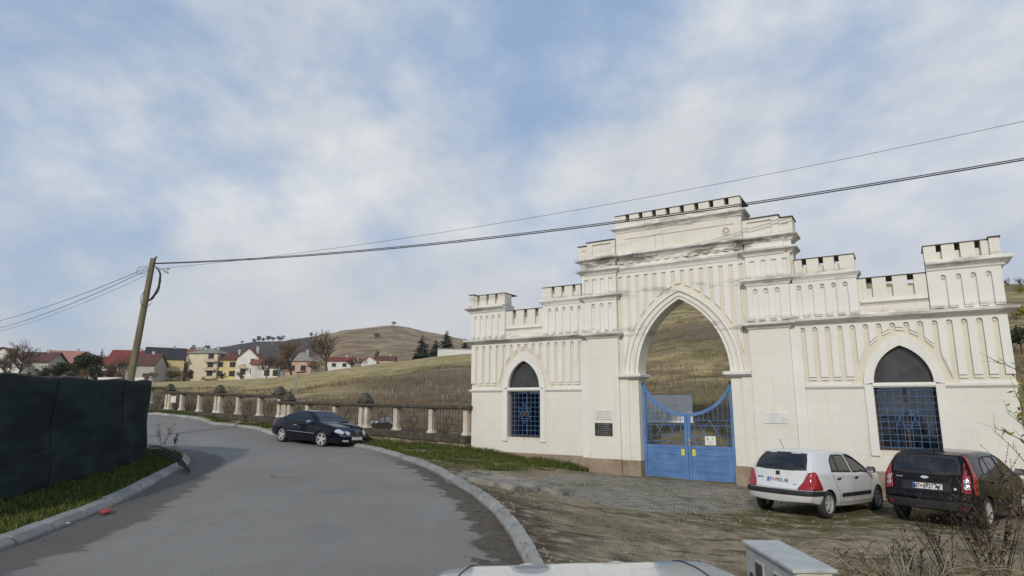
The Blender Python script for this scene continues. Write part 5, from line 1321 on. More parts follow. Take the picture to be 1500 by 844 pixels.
rgv = random.Random(41)
for px, py, Y, h_, w_, kind, lab in [(70, 560, 150, 3.2, 3.4, 0, 'dark garden bush left of the pink roofed house'), (108, 562, 150, 3.6, 3.0, 0, 'small evergreen in front of the big dark evergreen'), (176, 561, 160, 3.0, 4.0, 1, 'brown garden shrub at the foot of the utility pole'), (222, 561, 170, 2.6, 3.0, 1, 'brown shrub before the grey walled house'), (250, 560, 180, 2.8, 3.0, 0, 'green shrub before the tall yellow house'), (262, 560, 185, 2.4, 2.4, 1, 'brown shrub before the small pale house'), (326, 558.5, 185, 2.2, 2.6, 0, 'green shrub between the cream block and the yellow wing'), (352, 558, 180, 2.4, 2.2, 1, 'brown shrub left of the white gabled house'), (416, 553, 175, 3.0, 4.0, 1, 'brown thicket right of the porch building'), (462, 547.5, 185, 3.2, 4.6, 1, 'brown thicket left of the tallest bare tree'), (528, 538, 200, 2.6, 3.6, 1, 'brown thicket before the white cottage')]:
    round_tree(lab, at(px, py, Y), h_ * 1.2, w_ * 1.2, rgv.randint(100, 999), 420, 'bush', 'brown_twigs' if kind else 'evergreen_leaves', 'bush')
# ------------------------------------------------------------------ white stakes in the cemetery field
M['stake'] = simple('weathered_white_stake', (.27, .25, .215), .9, var=.2)
stk = None
spots = [(574.7,577),(566.7,581),(549,581),(580,587),(602.7,585),(630.4,569.5),(640.3,571),(662,571.5),(649.3,588),(543,578),(655,588),(564,606),(602.7,606),(625,565),(612,574),(672,580),(590,570),(683,566)]
spots2 = [(983.5,571),(1033.7,568.5),(1048,565),(979,536),(1024,541),(1004,534),(970,544)]
for i, (px, py) in enumerate(spots + spots2):
    p = ray_ground(px, py); h_ = .20 * 0 + (p.y * 9.5 / 900) * random.uniform(.8, 1.15)
    if stk is None:
        m_ = MB(); m_.loops([[(-.028, -.028, -.3), (.028, -.028, -.3), (.028, .028, -.3), (-.028, .028, -.3)], [(-.024, -.024, .9), (.024, -.024, .9), (.024, .024, .9), (-.024, .024, .9)], [(-.01, -.01, 1), (.01, -.01, 1), (.01, .01, 1), (-.01, .01, 1)]]); stk = m_.build('grave_stake', 'stake'); o = stk
    else: o = stk.copy(); COL.objects.link(o)
    o.location = p; o.scale = (1, 1, h_); o.rotation_euler = (R(random.uniform(-5, 5)), R(random.uniform(-6, 6)), random.uniform(0, 1))
    tag(o, 'thin white stake in the brown field behind the fence' if i < len(spots) else 'thin white stake on the slope seen through the arch', 'stake', 'white stakes behind the fence' if i < len(spots) else 'white stakes seen through the arch')

# ------------------------------------------------------------------ cars
def car_paint(name, c, rough=.22, coat=.6, dust=.25, spec=.5):
    t = NT(name); a = t.noise(2.5, 6, .65); sx = t.n('ShaderNodeSeparateXYZ'); t.l(t.coord(), sx.inputs[0])
    low = t.step(sx.outputs[2], .62, .20); k = t.math('MULTIPLY', t.math('ADD', t.math('MULTIPLY', t.step(a, .45, .75), .35), t.math('MULTIPLY', low, .75)), dust)
    t.set(t.mix(k, c, (.20, .17, .13)), None, 0, spec, coat); t.l(t.math('ADD', t.math('MULTIPLY', k, .7), rough), t.b.inputs['Roughness']); t.b.inputs['Coat Roughness'].default_value = .06; M[name] = t.m
car_paint('paint_white', (.66, .66, .65), .30, .35, .45); car_paint('paint_black', (.004, .004, .005), .12, .08, .03, .22); car_paint('paint_navy', (.004, .005, .012), .10, .10, .03, .22); car_paint('paint_pale', (.60, .62, .64), .16, .9, .08)
M['trim_black'] = simple('black_plastic', (.022, .022, .023), .55, var=.2); M['tyre'] = simple('tyre_rubber', (.035, .032, .029), .85, var=.25, scale=9); M['alloy'] = simple('alloy_rim', (.55, .55, .54), .35, metal=.3, var=.08)
M['tail_red'] = simple('red_lamp_lens', (.30, .012, .016), .12, var=.15, coat=.6); M['lamp_clear'] = simple('clear_lamp_lens', (.55, .56, .57), .08, metal=.3, var=.2, scale=14, coat=.8); M['plate_white'] = simple('number_plate_white', (.68, .68, .66), .4, var=.03); M['plate_blue'] = simple('number_plate_blue', (.02, .09, .42), .4); M['plate_red'] = simple('number_plate_emblem', (.55, .03, .03), .4); M['chrome'] = simple('chrome', (.70, .70, .70), .12, metal=1.0, var=.04); M['seat_cloth'] = simple('seat_cloth', (.03, .03, .034), .9); M['badge_blue'] = simple('badge_blue', (.03, .06, .22), .25)

def pchip(xs, ys, q):
    """monotone cubic through the points"""
    xs, ys = np.array(xs, float), np.array(ys, float); h = np.diff(xs); d = np.diff(ys) / h; m_ = np.zeros(len(xs)); m_[0], m_[-1] = d[0], d[-1]
    for i in range(1, len(xs) - 1):
        if d[i - 1] * d[i] > 0: w1, w2 = 2 * h[i] + h[i - 1], h[i] + 2 * h[i - 1]; m_[i] = (w1 + w2) / (w1 / d[i - 1] + w2 / d[i])
    q = np.clip(q, xs[0], xs[-1]); k = np.clip(np.searchsorted(xs, q) - 1, 0, len(xs) - 2); t = (q - xs[k]) / h[k]
    return (2*t**3 - 3*t**2 + 1) * ys[k] + (t**3 - 2*t**2 + t) * h[k] * m_[k] + (-2*t**3 + 3*t**2) * ys[k + 1] + (t**3 - t**2) * h[k] * m_[k + 1]
def pin(p, P):
    c = False; j = len(P) - 1
    for i in range(len(P)):
        if (P[i][1] > p[1]) != (P[j][1] > p[1]) and p[0] < (P[j][0] - P[i][0]) * (p[1] - P[i][1]) / (P[j][1] - P[i][1]) + P[i][0]: c = not c
        j = i
    return c
def dense(P, step=.03, smooth=0):
    P = [Vector((a, b)) for a, b in P]
    for _ in range(smooth):
        Q = []
        for i in range(len(P)): a, b = P[i], P[(i + 1) % len(P)]; Q += [a * .75 + b * .25, a * .25 + b * .75]
        P = Q
    out = []
    for i in range(len(P)):
        a, b = P[i], P[(i + 1) % len(P)]; n = max(1, int((b - a).length / step))
        for k in range(n): out.append(tuple(a + (b - a) * (k / n)))
    return out
def inset(P, d):
    n = len(P); area = sum(P[i][0] * P[(i+1) % n][1] - P[(i+1) % n][0] * P[i][1] for i in range(n)); s = 1 if area > 0 else -1; out = []
    for i in range(n):
        a, b = Vector(P[i - 2]), Vector(P[(i + 2) % n]); t = (b - a); t = t.normalized() if t.length > 1e-9 else Vector((1, 0)); out.append((P[i][0] - t.y * s * d, P[i][1] + t.x * s * d))
    return out
def mirror_poly(P): return [(-a, b) for a, b in P]

class Car:
    def __init__(self, name, label, paint, p):
        self.p = p; self.paint = paint; self.root = empty(name); tag(self.root, label, 'car'); self.grid()
    def grid(self):
        p = self.p; L = p['L']; xr, xf = -L / 2, L / 2; NU = 130; U = np.linspace(0, 1, NU); X0 = xr + L * U
        zt = pchip(*zip(*p['top']), X0); zs = pchip(*zip(*p['belt']), X0); zb = pchip(*zip(*p['bot']), X0); w = pchip(*zip(*p['half']), X0); zs = np.minimum(zs, zt - .02)
        tum = p.get('tumble', .42); hgt = zt - zs; zr = zs + hgt * .84; yr = .955 * w - tum * (zr - zs) - .03 * np.clip(hgt / .1, 0, 1)
        Z0 = np.zeros(NU); cy = [Z0, .82 * w, .955 * w, .99 * w, 1.0 * w, .985 * w, .955 * w, yr, yr - .16 * np.clip(hgt / .3, .35, 1), yr * .45, Z0]
        cz = [zb, zb, zb + .07, zb + .30 * (zs - zb), zb + .55 * (zs - zb), zb + .82 * (zs - zb), zs, zr, zs + hgt * .965, zt - .004, zt]
        cy, cz = np.array(cy), np.array(cz); K = len(cy); q = np.linspace(0, K - 1, (K - 1) * 5 + 1); Y = np.empty((len(q), NU)); Z = np.empty((len(q), NU))
        def cat(C):
            E = np.vstack([2 * C[0] - C[1], C, 2 * C[-1] - C[-2]]); k = np.minimum(q.astype(int), K - 2); t = (q - k)[:, None]; a, b, c, d = E[k], E[k + 1], E[k + 2], E[k + 3]
            return .5 * (2 * b + (c - a) * t + (2 * a - 5 * b + 4 * c - d) * t * t + (3 * b - a - 3 * c + d) * t ** 3)
        Y = np.maximum(cat(cy), 0); Z = cat(cz); Y[0] = 0; Y[-1] = 0
        rz = pchip(*zip(*p['rear']), Z); fz = pchip(*zip(*p['front']), Z); fr, ff = p.get('fall', (.24, .16))
        X = X0[None, :] + rz * np.clip(1 - U / fr, 0, 1)[None, :] ** 2 - fz * np.clip(1 - (1 - U) / ff, 0, 1)[None, :] ** 2
        s_ = np.array([0, .1, .2, .3, .4, .5, .58, .66, .74, .81, .87, .92, .96]); br, bf = p.get('bulge', (.10, .16))
        XR = np.stack([X[:, 0] - br * (1 - k ** 2.6) for k in s_], 1); XF = np.stack([X[:, -1] + bf * (1 - k ** 2.6) for k in s_[::-1]], 1)
        Xa = np.concatenate([XR, X, XF], 1); Ya = np.concatenate([Y[:, :1] * s_[None, :], Y, Y[:, -1:] * s_[None, ::-1]], 1); Za = np.concatenate([np.repeat(Z[:, :1], 13, 1), Z, np.repeat(Z[:, -1:], 13, 1)], 1)
        nk, ni = Xa.shape; V = []; F = []
        for sgn in (1, -1):
            o = len(V); V += [(Xa[k, i], sgn * Ya[k, i], Za[k, i]) for i in range(ni) for k in range(nk)]
            for i in range(ni - 1):
                for k in range(nk - 1):
                    a = o + i * nk + k; f = (a, a + nk, a + nk + 1, a + 1); F.append(f if sgn > 0 else f[::-1])
        bm = bmesh.new(); vs = [bm.verts.new(v) for v in V]
        for f in F:
            try: bm.faces.new([vs[i] for i in f])
            except ValueError: pass
        bmesh.ops.remove_doubles(bm, verts=bm.verts, dist=.0008); bmesh.ops.dissolve_degenerate(bm, dist=.0005, edges=bm.edges); bmesh.ops.recalc_face_normals(bm, faces=bm.faces)
        self.bm = bm; self.bvh = BVHTree.FromBMesh(bm)
    def hit(self, view, a, b):
        if view == 'L': o, d = Vector((a, 3, b)), Vector((0, -1, 0))
        elif view == 'R': o, d = Vector((a, -3, b)), Vector((0, 1, 0))
        elif view == 'rear': o, d = Vector((-5, a, b)), Vector((1, 0, 0))
        elif view == 'front': o, d = Vector((5, a, b)), Vector((-1, 0, 0))
        else: o, d = Vector((a, b, 4)), Vector((0, 0, -1))
        r = self.bvh.ray_cast(o, d); return (r[0], r[1], d) if r[0] is not None else (None, None, d)
    def cut(self, view, P):
        ax = {'L': Vector((0, 1, 0)), 'R': Vector((0, -1, 0)), 'rear': Vector((-1, 0, 0)), 'front': Vector((1, 0, 0)), 'top': Vector((0, 0, 1))}[view]; kill = []
        for f in self.bm.faces:
            if f.normal.dot(ax) < .12: continue
            c = f.calc_center_median(); q = {'L': (c.x, c.z), 'R': (c.x, c.z), 'rear': (c.y, c.z), 'front': (c.y, c.z), 'top': (c.x, c.y)}[view]
            if view == 'L' and c.y < 0 or view == 'R' and c.y > 0 or view == 'rear' and c.x > 0 or view == 'front' and c.x < 0: continue
            if pin(q, P): kill.append(f)
        bmesh.ops.delete(self.bm, geom=kill, context='FACES')
    def place(self, view, q, off, lim=.0):
        h, n, d = self.hit(view, *q)
        return None if h is None or abs(n.dot(d)) < lim else h - d * off
    def patch(self, view, P, mat, name, parent=None, off=.004, step=.04, smooth=True, thick=0.0):
        P = dense(P, step * .6); lo = np.min(P, 0); hi = np.max(P, 0); pts = [Vector(p) for p in P]
        ins = inset(P, step * .3)
        for a in np.arange(lo[0] + step / 2, hi[0], step):
            for b in np.arange(lo[1] + step / 2, hi[1], step):
                if pin((a, b), ins): pts.append(Vector((a, b)))
        r = delaunay_2d_cdt(pts, [], [list(range(len(P)))], 1, 1e-5); vs = [self.place(view, v, off, .12 if view == 'front' else .20) for v in r[0]]; good = [v for v in vs if v is not None]
        if not good: return None
        ok = [v is not None for v in vs]; vs = [v if v is not None else good[0] for v in vs]; m_ = MB(); m_.add(vs, [tuple(f) for f in r[2] if all(ok[i] for i in f) and max((vs[f[0]] - vs[f[1]]).length, (vs[f[1]] - vs[f[2]]).length, (vs[f[0]] - vs[f[2]]).length) < step * 5])
        m_ = max(clusters(m_, .001), key=lambda q: len(q.f)); o = m_.build(name, mat, parent or self.root, smooth='all' if smooth else False)
        if thick: md = o.modifiers.new('thickness', 'SOLIDIFY'); md.thickness = thick; md.offset = 1
        return o
    def ring(self, view, P, d, mat, name, parent=None, off=.006, m_=None):
        P = dense(P, .025); Q = inset(P, d); A = [self.place(view, p, off) for p in P]; Bq = [self.place(view, p, off) for p in Q]; n = len(P); own = m_ is None; m_ = m_ or MB(); fs = []; vs = []
        for i in range(n):
            j = (i + 1) % n; q = [A[i], A[j], Bq[j], Bq[i]]
            if any(v is None for v in q) or max((q[0] - q[k]).length for k in (1, 2, 3)) > .4: continue
            o = len(vs); vs += q; fs.append((o, o + 1, o + 2, o + 3))
        m_.add(vs, fs)
        return m_.build(name, mat, parent or self.root, smooth='all') if own else m_
    def window(self, view, P, name='window', glass='car_glass', frame=.035, parent=None):
        P = dense(P, .03); w = self.patch(view, P, glass, name, parent, off=.003); self.ring(view, P, frame, 'trim_black', 'window_seal', w, off=.006); self.cuts.append((view, inset(P, .022))); return w
    def line(self, view, pts, w=.006, name='door_seam', mat='trim_black'):
        m_ = MB(); P = spline(pts, max(6, len(pts) * 6))[0] if len(pts) > 2 else np.array([np.array(pts[0]) + (np.array(pts[1]) - np.array(pts[0])) * t for t in np.linspace(0, 1, 10)]); V = [self.place(view, tuple(p), .0015) for p in P]; V = [v for v in V if v is not None]
        if len(V) > 1: m_.tube(V, w * .5, 4); return m_.build(name, mat, self.root)
    def wheels(self, rad, wid, track, spokes, ax, steer=0.0, rim='alloy', rr=.66):
        self.rad = rad
        for k, (x, s) in enumerate([(ax[0], 1), (ax[0], -1), (ax[1], 1), (ax[1], -1)]):
            hub = (0, 0, 0); m_ = MB(); h = wid / 2
            m_.lathe([(rad * rr, -h * .85), (rad * .86, -h), (rad * .96, -h * .8), (rad, -h * .45), (rad, h * .45), (rad * .96, h * .8), (rad * .86, h), (rad * rr, h * .85), (rad * (rr - .04), h * .6), (rad * (rr - .04), -h * .6)], 'y', 36, hub, True)
            t = m_.build('wheel', 'tyre', self.root, smooth=True); t.location = (x, s * track / 2, rad); t.rotation_euler = (0, 0, steer if x > 0 else 0)
            r_ = MB(); R_ = rad * rr; oy = s * h
            r_.lathe([(R_, oy * .9), (R_ * .93, oy * .92), (R_ * .90, oy * .55), (R_ * .90, -oy * .5)], 'y', 32); r_.lathe([(.001, oy * .85), (R_ * .22, oy * .82), (R_ * .24, oy * .5)], 'y', 16)
            for q in range(spokes):
                a = 2 * math.pi * q / spokes + .2; c_, s2 = math.cos(a), math.sin(a)
                def sp(r, wd, y): return (r * c_ - wd * s2, y, r * s2 + wd * c_)
                wd = R_ * .95 / spokes; r_.add([sp(R_ * .15, -wd, oy * .78), sp(R_ * .15, wd, oy * .78), sp(R_ * .93, wd * .8, oy * .80), sp(R_ * .93, -wd * .8, oy * .80), sp(R_ * .15, -wd, oy * .5), sp(R_ * .15, wd, oy * .5), sp(R_ * .93, wd * .8, oy * .6), sp(R_ * .93, -wd * .8, oy * .6)], [(0, 1, 2, 3), (4, 7, 6, 5), (0, 3, 7, 4), (1, 5, 6, 2), (2, 6, 7, 3), (0, 4, 5, 1)])
            r_.build('rim', rim, t, smooth=True); d_ = MB(); d_.lathe([(.001, oy * .35), (R_ * .88, oy * .35)], 'y', 24); d_.build('brake_disc', 'iron', t)
    def arches(self, ax, rad, wid, track, lip=True):
        for x in ax:
            for view, s in (('L', 1), ('R', -1)):
                A = rad * 1.13; P = [(x + A * math.cos(t), rad * 1.02 + A * math.sin(t)) for t in np.linspace(0, math.pi, 22)] + [(x - A, .0), (x + A, 0.0)]
                m_ = MB(); n = 20; vs = []; fs = []
                for i in range(n + 1):
                    t = math.pi * i / n; q = (x + A * .995 * math.cos(t), rad * 1.02 + A * .995 * math.sin(t)); h = self.place(view, q, .004) or Vector((q[0], s * track / 2 + s * .08, q[1])); vs += [h, Vector((q[0], s * (track / 2 - wid * .9), q[1]))]
                    q2 = (x + (A + .035) * math.cos(t), rad * 1.02 + (A + .035) * math.sin(t))
                for i in range(n): fs.append((2 * i, 2 * i + 1, 2 * i + 3, 2 * i + 2))
                m_.add(vs, fs); c = len(m_.v); m_.add([vs[2 * i + 1] for i in range(n + 1)] + [Vector((x, s * (track / 2 - wid * .9), rad * .6))], [(i, i + 1, n + 1) for i in range(n)]); m_.build('wheel_arch', 'trim_black', self.root, fix=False)
                lp = MB(); vs = []; fs = []
                for i in range(n + 1):
                    t = math.pi * i / n
                    for rr_ in (A * .97, A + .05):
                        q = (x + rr_ * math.cos(t), rad * 1.02 + rr_ * math.sin(t)); vs.append(self.place(view, q, .005))
                for i in range(n):
                    q = [vs[2 * i], vs[2 * i + 1], vs[2 * i + 3], vs[2 * i + 2]]
                    if all(v is not None for v in q): o = len(lp.v); lp.add(q, [(0, 1, 2, 3)])
                lp.build('arch_lip', self.paint, self.root, smooth='all', fix=True); self.cuts.append((view, P))
    def finish(self):
        for v, P in self.cuts: self.cut(v, P)
        me = bpy.data.meshes.new('body'); self.bm.to_mesh(me); me.materials.append(M[self.paint]); me.polygons.foreach_set('use_smooth', [True] * len(me.polygons)); o = bpy.data.objects.new('body', me); COL.objects.link(o); o.parent = self.root; self.bm.free(); return o
    def box_on(self, view, q, size, mat, name, parent=None, off=0.0, bevel=.004, tilt=True):
        """small plate lying on the body: size = (width, height, thickness)"""
        h, n, d = self.hit(view, *q); n = n if n.dot(d) < 0 else -n; up = Vector((0, 0, 1)); up = (up - n * up.dot(n)).normalized(); sd = up.cross(n).normalized(); c = h + n * off; w, hh, t = size; m_ = MB()
        V = [c + sd * (a * w / 2) + up * (b * hh / 2) + n * (e * t) for e in (-.3, 1) for a, b in ((-1, -1), (1, -1), (1, 1), (-1, 1))]; m_.add(V, [(3, 2, 1, 0), (4, 5, 6, 7), (0, 1, 5, 4), (1, 2, 6, 5), (2, 3, 7, 6), (3, 0, 4, 7)])
        return m_.build(name, mat, parent or self.root, bevel=bevel), c + n * t, sd, up, n
    def plate(self, view, q, text1, text2, flip=1, off=.004, size=(.52, .112)):
        pl, c, sd, up, n = self.box_on(view, q, (size[0], size[1], .008), 'plate_white', 'number_plate', off=off)
        if not text1: return
        m_ = MB(); a = -sd * (size[0] / 2 - .022)
        def quad(cx, cy, w, h, e=.0015): 
            o = c + sd * cx + up * cy + n * e; return [o - sd * w / 2 - up * h / 2, o + sd * w / 2 - up * h / 2, o + sd * w / 2 + up * h / 2, o - sd * w / 2 + up * h / 2]
        m_.add(quad(-size[0] / 2 + .024, 0, .042, size[1] - .008), [(0, 1, 2, 3)]); m_.build('blue_band', 'plate_blue', pl)
        m_ = MB(); m_.add(quad(-.105, 0, .034, .034), [(0, 1, 2, 3)]); m_.add([c + sd * -.105 + n * .0018 + (sd * math.cos(t) + up * math.sin(t)) * .024 for t in np.linspace(0, 6.283, 9)[:-1]], [tuple(range(8))]); m_.build('red_emblem', 'plate_red', pl, fix=False)
        for tx, x0, wd in ((text1, -.205, .075), (text2, -.075, .31)):
            cu = bpy.data.curves.new('plate_text', 'FONT'); cu.body = tx; cu.size = .098; cu.extrude = .0008; cu.offset = .002; o = bpy.data.objects.new('plate_text', cu); COL.objects.link(o); dg = bpy.context.evaluated_depsgraph_get(); me = bpy.data.meshes.new_from_object(o.evaluated_get(dg)); bpy.data.objects.remove(o)
            xs = [v.co.x for v in me.vertices]; ys = [v.co.y for v in me.vertices]; k = wd / (max(xs) - min(xs)); ky = .084 / (max(ys) - min(ys))
            for v in me.vertices: v.co = c + sd * (x0 + (v.co.x - min(xs)) * k) + up * ((v.co.y - (max(ys) + min(ys)) / 2) * ky) + n * (.002 + v.co.z)
            me.materials.clear(); me.materials.append(M['ink']); o = bpy.data.objects.new('plate_lettering', me); COL.objects.link(o); o.parent = pl
    def interior(self, x0, x1, zf, zseat, yw):
        m_ = MB(); m_.box(x0, x1, -yw, yw, zf, zf + .04); m_.build('cabin_floor', 'seat_cloth', self.root)
        for x in (x0 + .55, x0 + 1.45):
            for y in (-.37, .37):
                s = MB(); s.box(x - .05, x + .45, y - .24, y + .24, zf + .04, zseat - .30); s.loops([[(x - .08, y - .24, zseat - .32), (x + .08, y - .24, zseat - .32), (x + .08, y + .24, zseat - .32), (x - .08, y + .24, zseat - .32)], [(x - .22, y - .22, zseat + .22), (x - .10, y - .22, zseat + .22), (x - .10, y + .22, zseat + .22), (x - .22, y + .22, zseat + .22)]]); s.box(x - .23, x - .12, y - .13, y + .13, zseat + .24, zseat + .42); s.build('seat', 'seat_cloth', self.root, bevel=.03)
        d = MB(); d.box(x1 - .25, x1 + .25, -yw, yw, zf + .35, zseat + .02); d.build('dashboard', 'trim_black', self.root, bevel=.05)
    def mirror(self, view, q, mat):
        h, n, d = self.hit(view, *q); s = 1 if view == 'L' else -1; c = h + Vector((0, s * .13, .03)); m_ = MB(); m_.loops([[c + Vector((x, y * s, z)) for y, z in ((-.09, -.06), (.09, -.05), (.10, .05), (.06, .085), (-.08, .075))] for x in (-.06, .0)] + [[c + Vector((.07, y * s * .6, z * .6)) for y, z in ((-.09, -.06), (.09, -.05), (.10, .05), (.06, .085), (-.08, .075))]]); m_.tube([h - Vector((0, s * .03, 0)), c + Vector((0, -s * .07, -.03))], .02, 6); mr = m_.build('wing_mirror', mat, self.root, bevel=.012); g = MB(); g.box(c.x - .064, c.x - .0605, c.y - .075, c.y + .075, c.z - .045, c.z + .065); g.build('mirror_glass', 'chrome', mr)
    def put(self, x, y, heading, z, pitch=0.0, roll=0.0, scale=1.0, sc3=None):
        self.root.rotation_mode = 'XYZ'; self.root.rotation_euler = (roll, pitch, heading); self.root.location = (x, y, z); self.root.scale = sc3 or (scale,) * 3

# --- white hatchback parked with its tail to the road
def white_hatch():
    L = 3.77; c = Car('parked_car', 'white five door hatchback with plate BT 7953 AB parked tail out by the gateway', 'paint_white', dict(L=L,
        top=[(-1.885, 1.375), (-1.3, 1.415), (-.6, 1.42), (0, 1.40), (.32, 1.33), (.75, 1.10), (1.02, .955), (1.4, .90), (1.75, .80), (1.885, .72)],
        belt=[(-1.885, .98), (-1.2, .96), (0, .92), (.9, .885), (1.3, .84), (1.7, .74), (1.885, .64)], bot=[(-1.885, .33), (-1.3, .24), (0, .19), (1.3, .20), (1.885, .24)],
        half=[(-1.885, .74), (-1.6, .79), (-1.0, .815), (0, .82), (1.0, .81), (1.5, .765), (1.885, .64)],
        rear=[(.2, .06), (.33, .02), (.5, .0), (.64, .02), (.72, .09), (.98, .16), (1.2, .29), (1.375, .47), (1.45, .55)], front=[(.2, .08), (.4, .0), (.6, .03), (.75, .16), (.95, .3)], fall=(.30, .16), bulge=(.13, .2), tumble=.40)); c.cuts = []
    ax = (-1.235, 1.235)
    for v in ('L', 'R'):
        c.window(v, [(-1.02, .965), (-.10, .93), (-.12, 1.30), (-.30, 1.325), (-.68, 1.32), (-.90, 1.20)]); c.window(v, [(-.02, .93), (.88, .905), (.72, 1.05), (.42, 1.25), (.22, 1.315), (-.03, 1.325)])
        c.line(v, [(-.70, .945), (-.60, 1.31)], .03, 'window_divider'); c.line(v, [(-.065, .30), (-.06, .9), (-.075, 1.31)]); c.line(v, [(-1.03, .95), (-.95, .80), (-.80, .55), (-.72, .30)]); c.line(v, [(.80, .30), (.84, .6), (.90, .88)]); c.line(v, [(-.74, .29), (.80, .29)])
        for x in (-.82, .03): c.patch(v, dense([(x - .02, .79), (x + .15, .795), (x + .15, .835), (x - .02, .83)], .03), 'trim_black', 'door_handle', off=.012, thick=.01)
        c.patch(v, [(-.66, .425), (.76, .43), (.78, .455), (.76, .505), (-.66, .50), (-.70, .46)], 'trim_black', 'side_moulding', off=.012, thick=.012)
        c.patch(v, [(.93, .74), (.98, .74), (.98, .775), (.93, .775)], 'tail_red', 'side_repeater', off=.006)
        c.mirror(v, (.72, .93), 'trim_black')
        c.patch(v, [(-1.85, .60), (-1.66, .60), (-1.52, .60), (-1.55, .70), (-1.62, .85), (-1.66, .965), (-1.735, .97), (-1.80, .82)], 'tail_red', 'tail_lamp', off=.010, thick=.012)
        c.patch(v, [(-1.90, .485), (-1.47, .485), (-1.44, .575), (-1.90, .585)], 'trim_black', 'bumper_corner', off=.010, thick=.015)
    c.window('rear', [(-.60, 1.00), (-.3, .985), (.3, .985), (.60, 1.00), (.56, 1.2), (.49, 1.345), (.25, 1.365), (-.25, 1.365), (-.49, 1.345), (-.56, 1.2)], 'rear_window', 'car_glass', .05)
    c.patch('rear', [(-.17, 1.375), (.17, 1.375), (.16, 1.40), (-.16, 1.40)], 'tail_red', 'brake_lamp', off=.008)
    c.patch('rear', [(-.72, .485), (.72, .485), (.73, .585), (-.73, .585)], 'trim_black', 'bumper_strip', off=.012, thick=.015)
    for s in (1, -1):
        P = [(.78, .60), (.48, .60), (.50, .66), (.58, .80), (.64, .95), (.755, .965)]; P = P if s > 0 else mirror_poly(P)[::-1]; c.patch('rear', P, 'tail_red', 'tail_lamp', off=.010, thick=.012)
    c.line('rear', [(-.47, .61), (-.2, .60), (.2, .60), (.47, .61)], .008, 'tailgate_seam'); c.line('rear', [(-.47, .61), (-.56, .78), (-.62, .98)], .008, 'tailgate_seam'); c.line('rear', [(.47, .61), (.56, .78), (.62, .98)], .008, 'tailgate_seam')
    c.plate('rear', (-.02, .765), 'BT', '7953 AB'); c.box_on('rear', (0, .915), (.085, .085, .02), 'trim_black', 'badge'); c.box_on('rear', (.43, .80), (.15, .022, .006), 'trim_black', 'model_lettering', bevel=0); c.box_on('rear', (-.40, .70), (.09, .018, .006), 'steel', 'model_lettering', bevel=0)
    c.window('front', [(-.62, .97), (.62, .97), (.52, 1.34), (-.52, 1.34)], 'windscreen', 'car_glass', .04)
    for s in (1, -1): P = [(.34, .60), (.60, .62), (.62, .74), (.38, .72)]; P = P if s > 0 else mirror_poly(P)[::-1]; c.patch('front', P, 'lamp_clear', 'headlamp', off=.01)
    c.interior(-1.35, .55, .30, .80, .68); c.wheels(.288, .17, 1.42, 5, ax, rim='alloy'); c.arches(ax, .288, .17, 1.42); c.finish()
    m_ = MB(); m_.tube([(-1.0, .30, 1.40), (-1.18, .30, 1.62)], .006, 5); m_.build('aerial', 'trim_black', c.root); return c
cw = white_hatch(); hw = R(38.0)
cw.put(6.57, 13.64, hw, -.49, pitch=R(1.6), scale=.885)

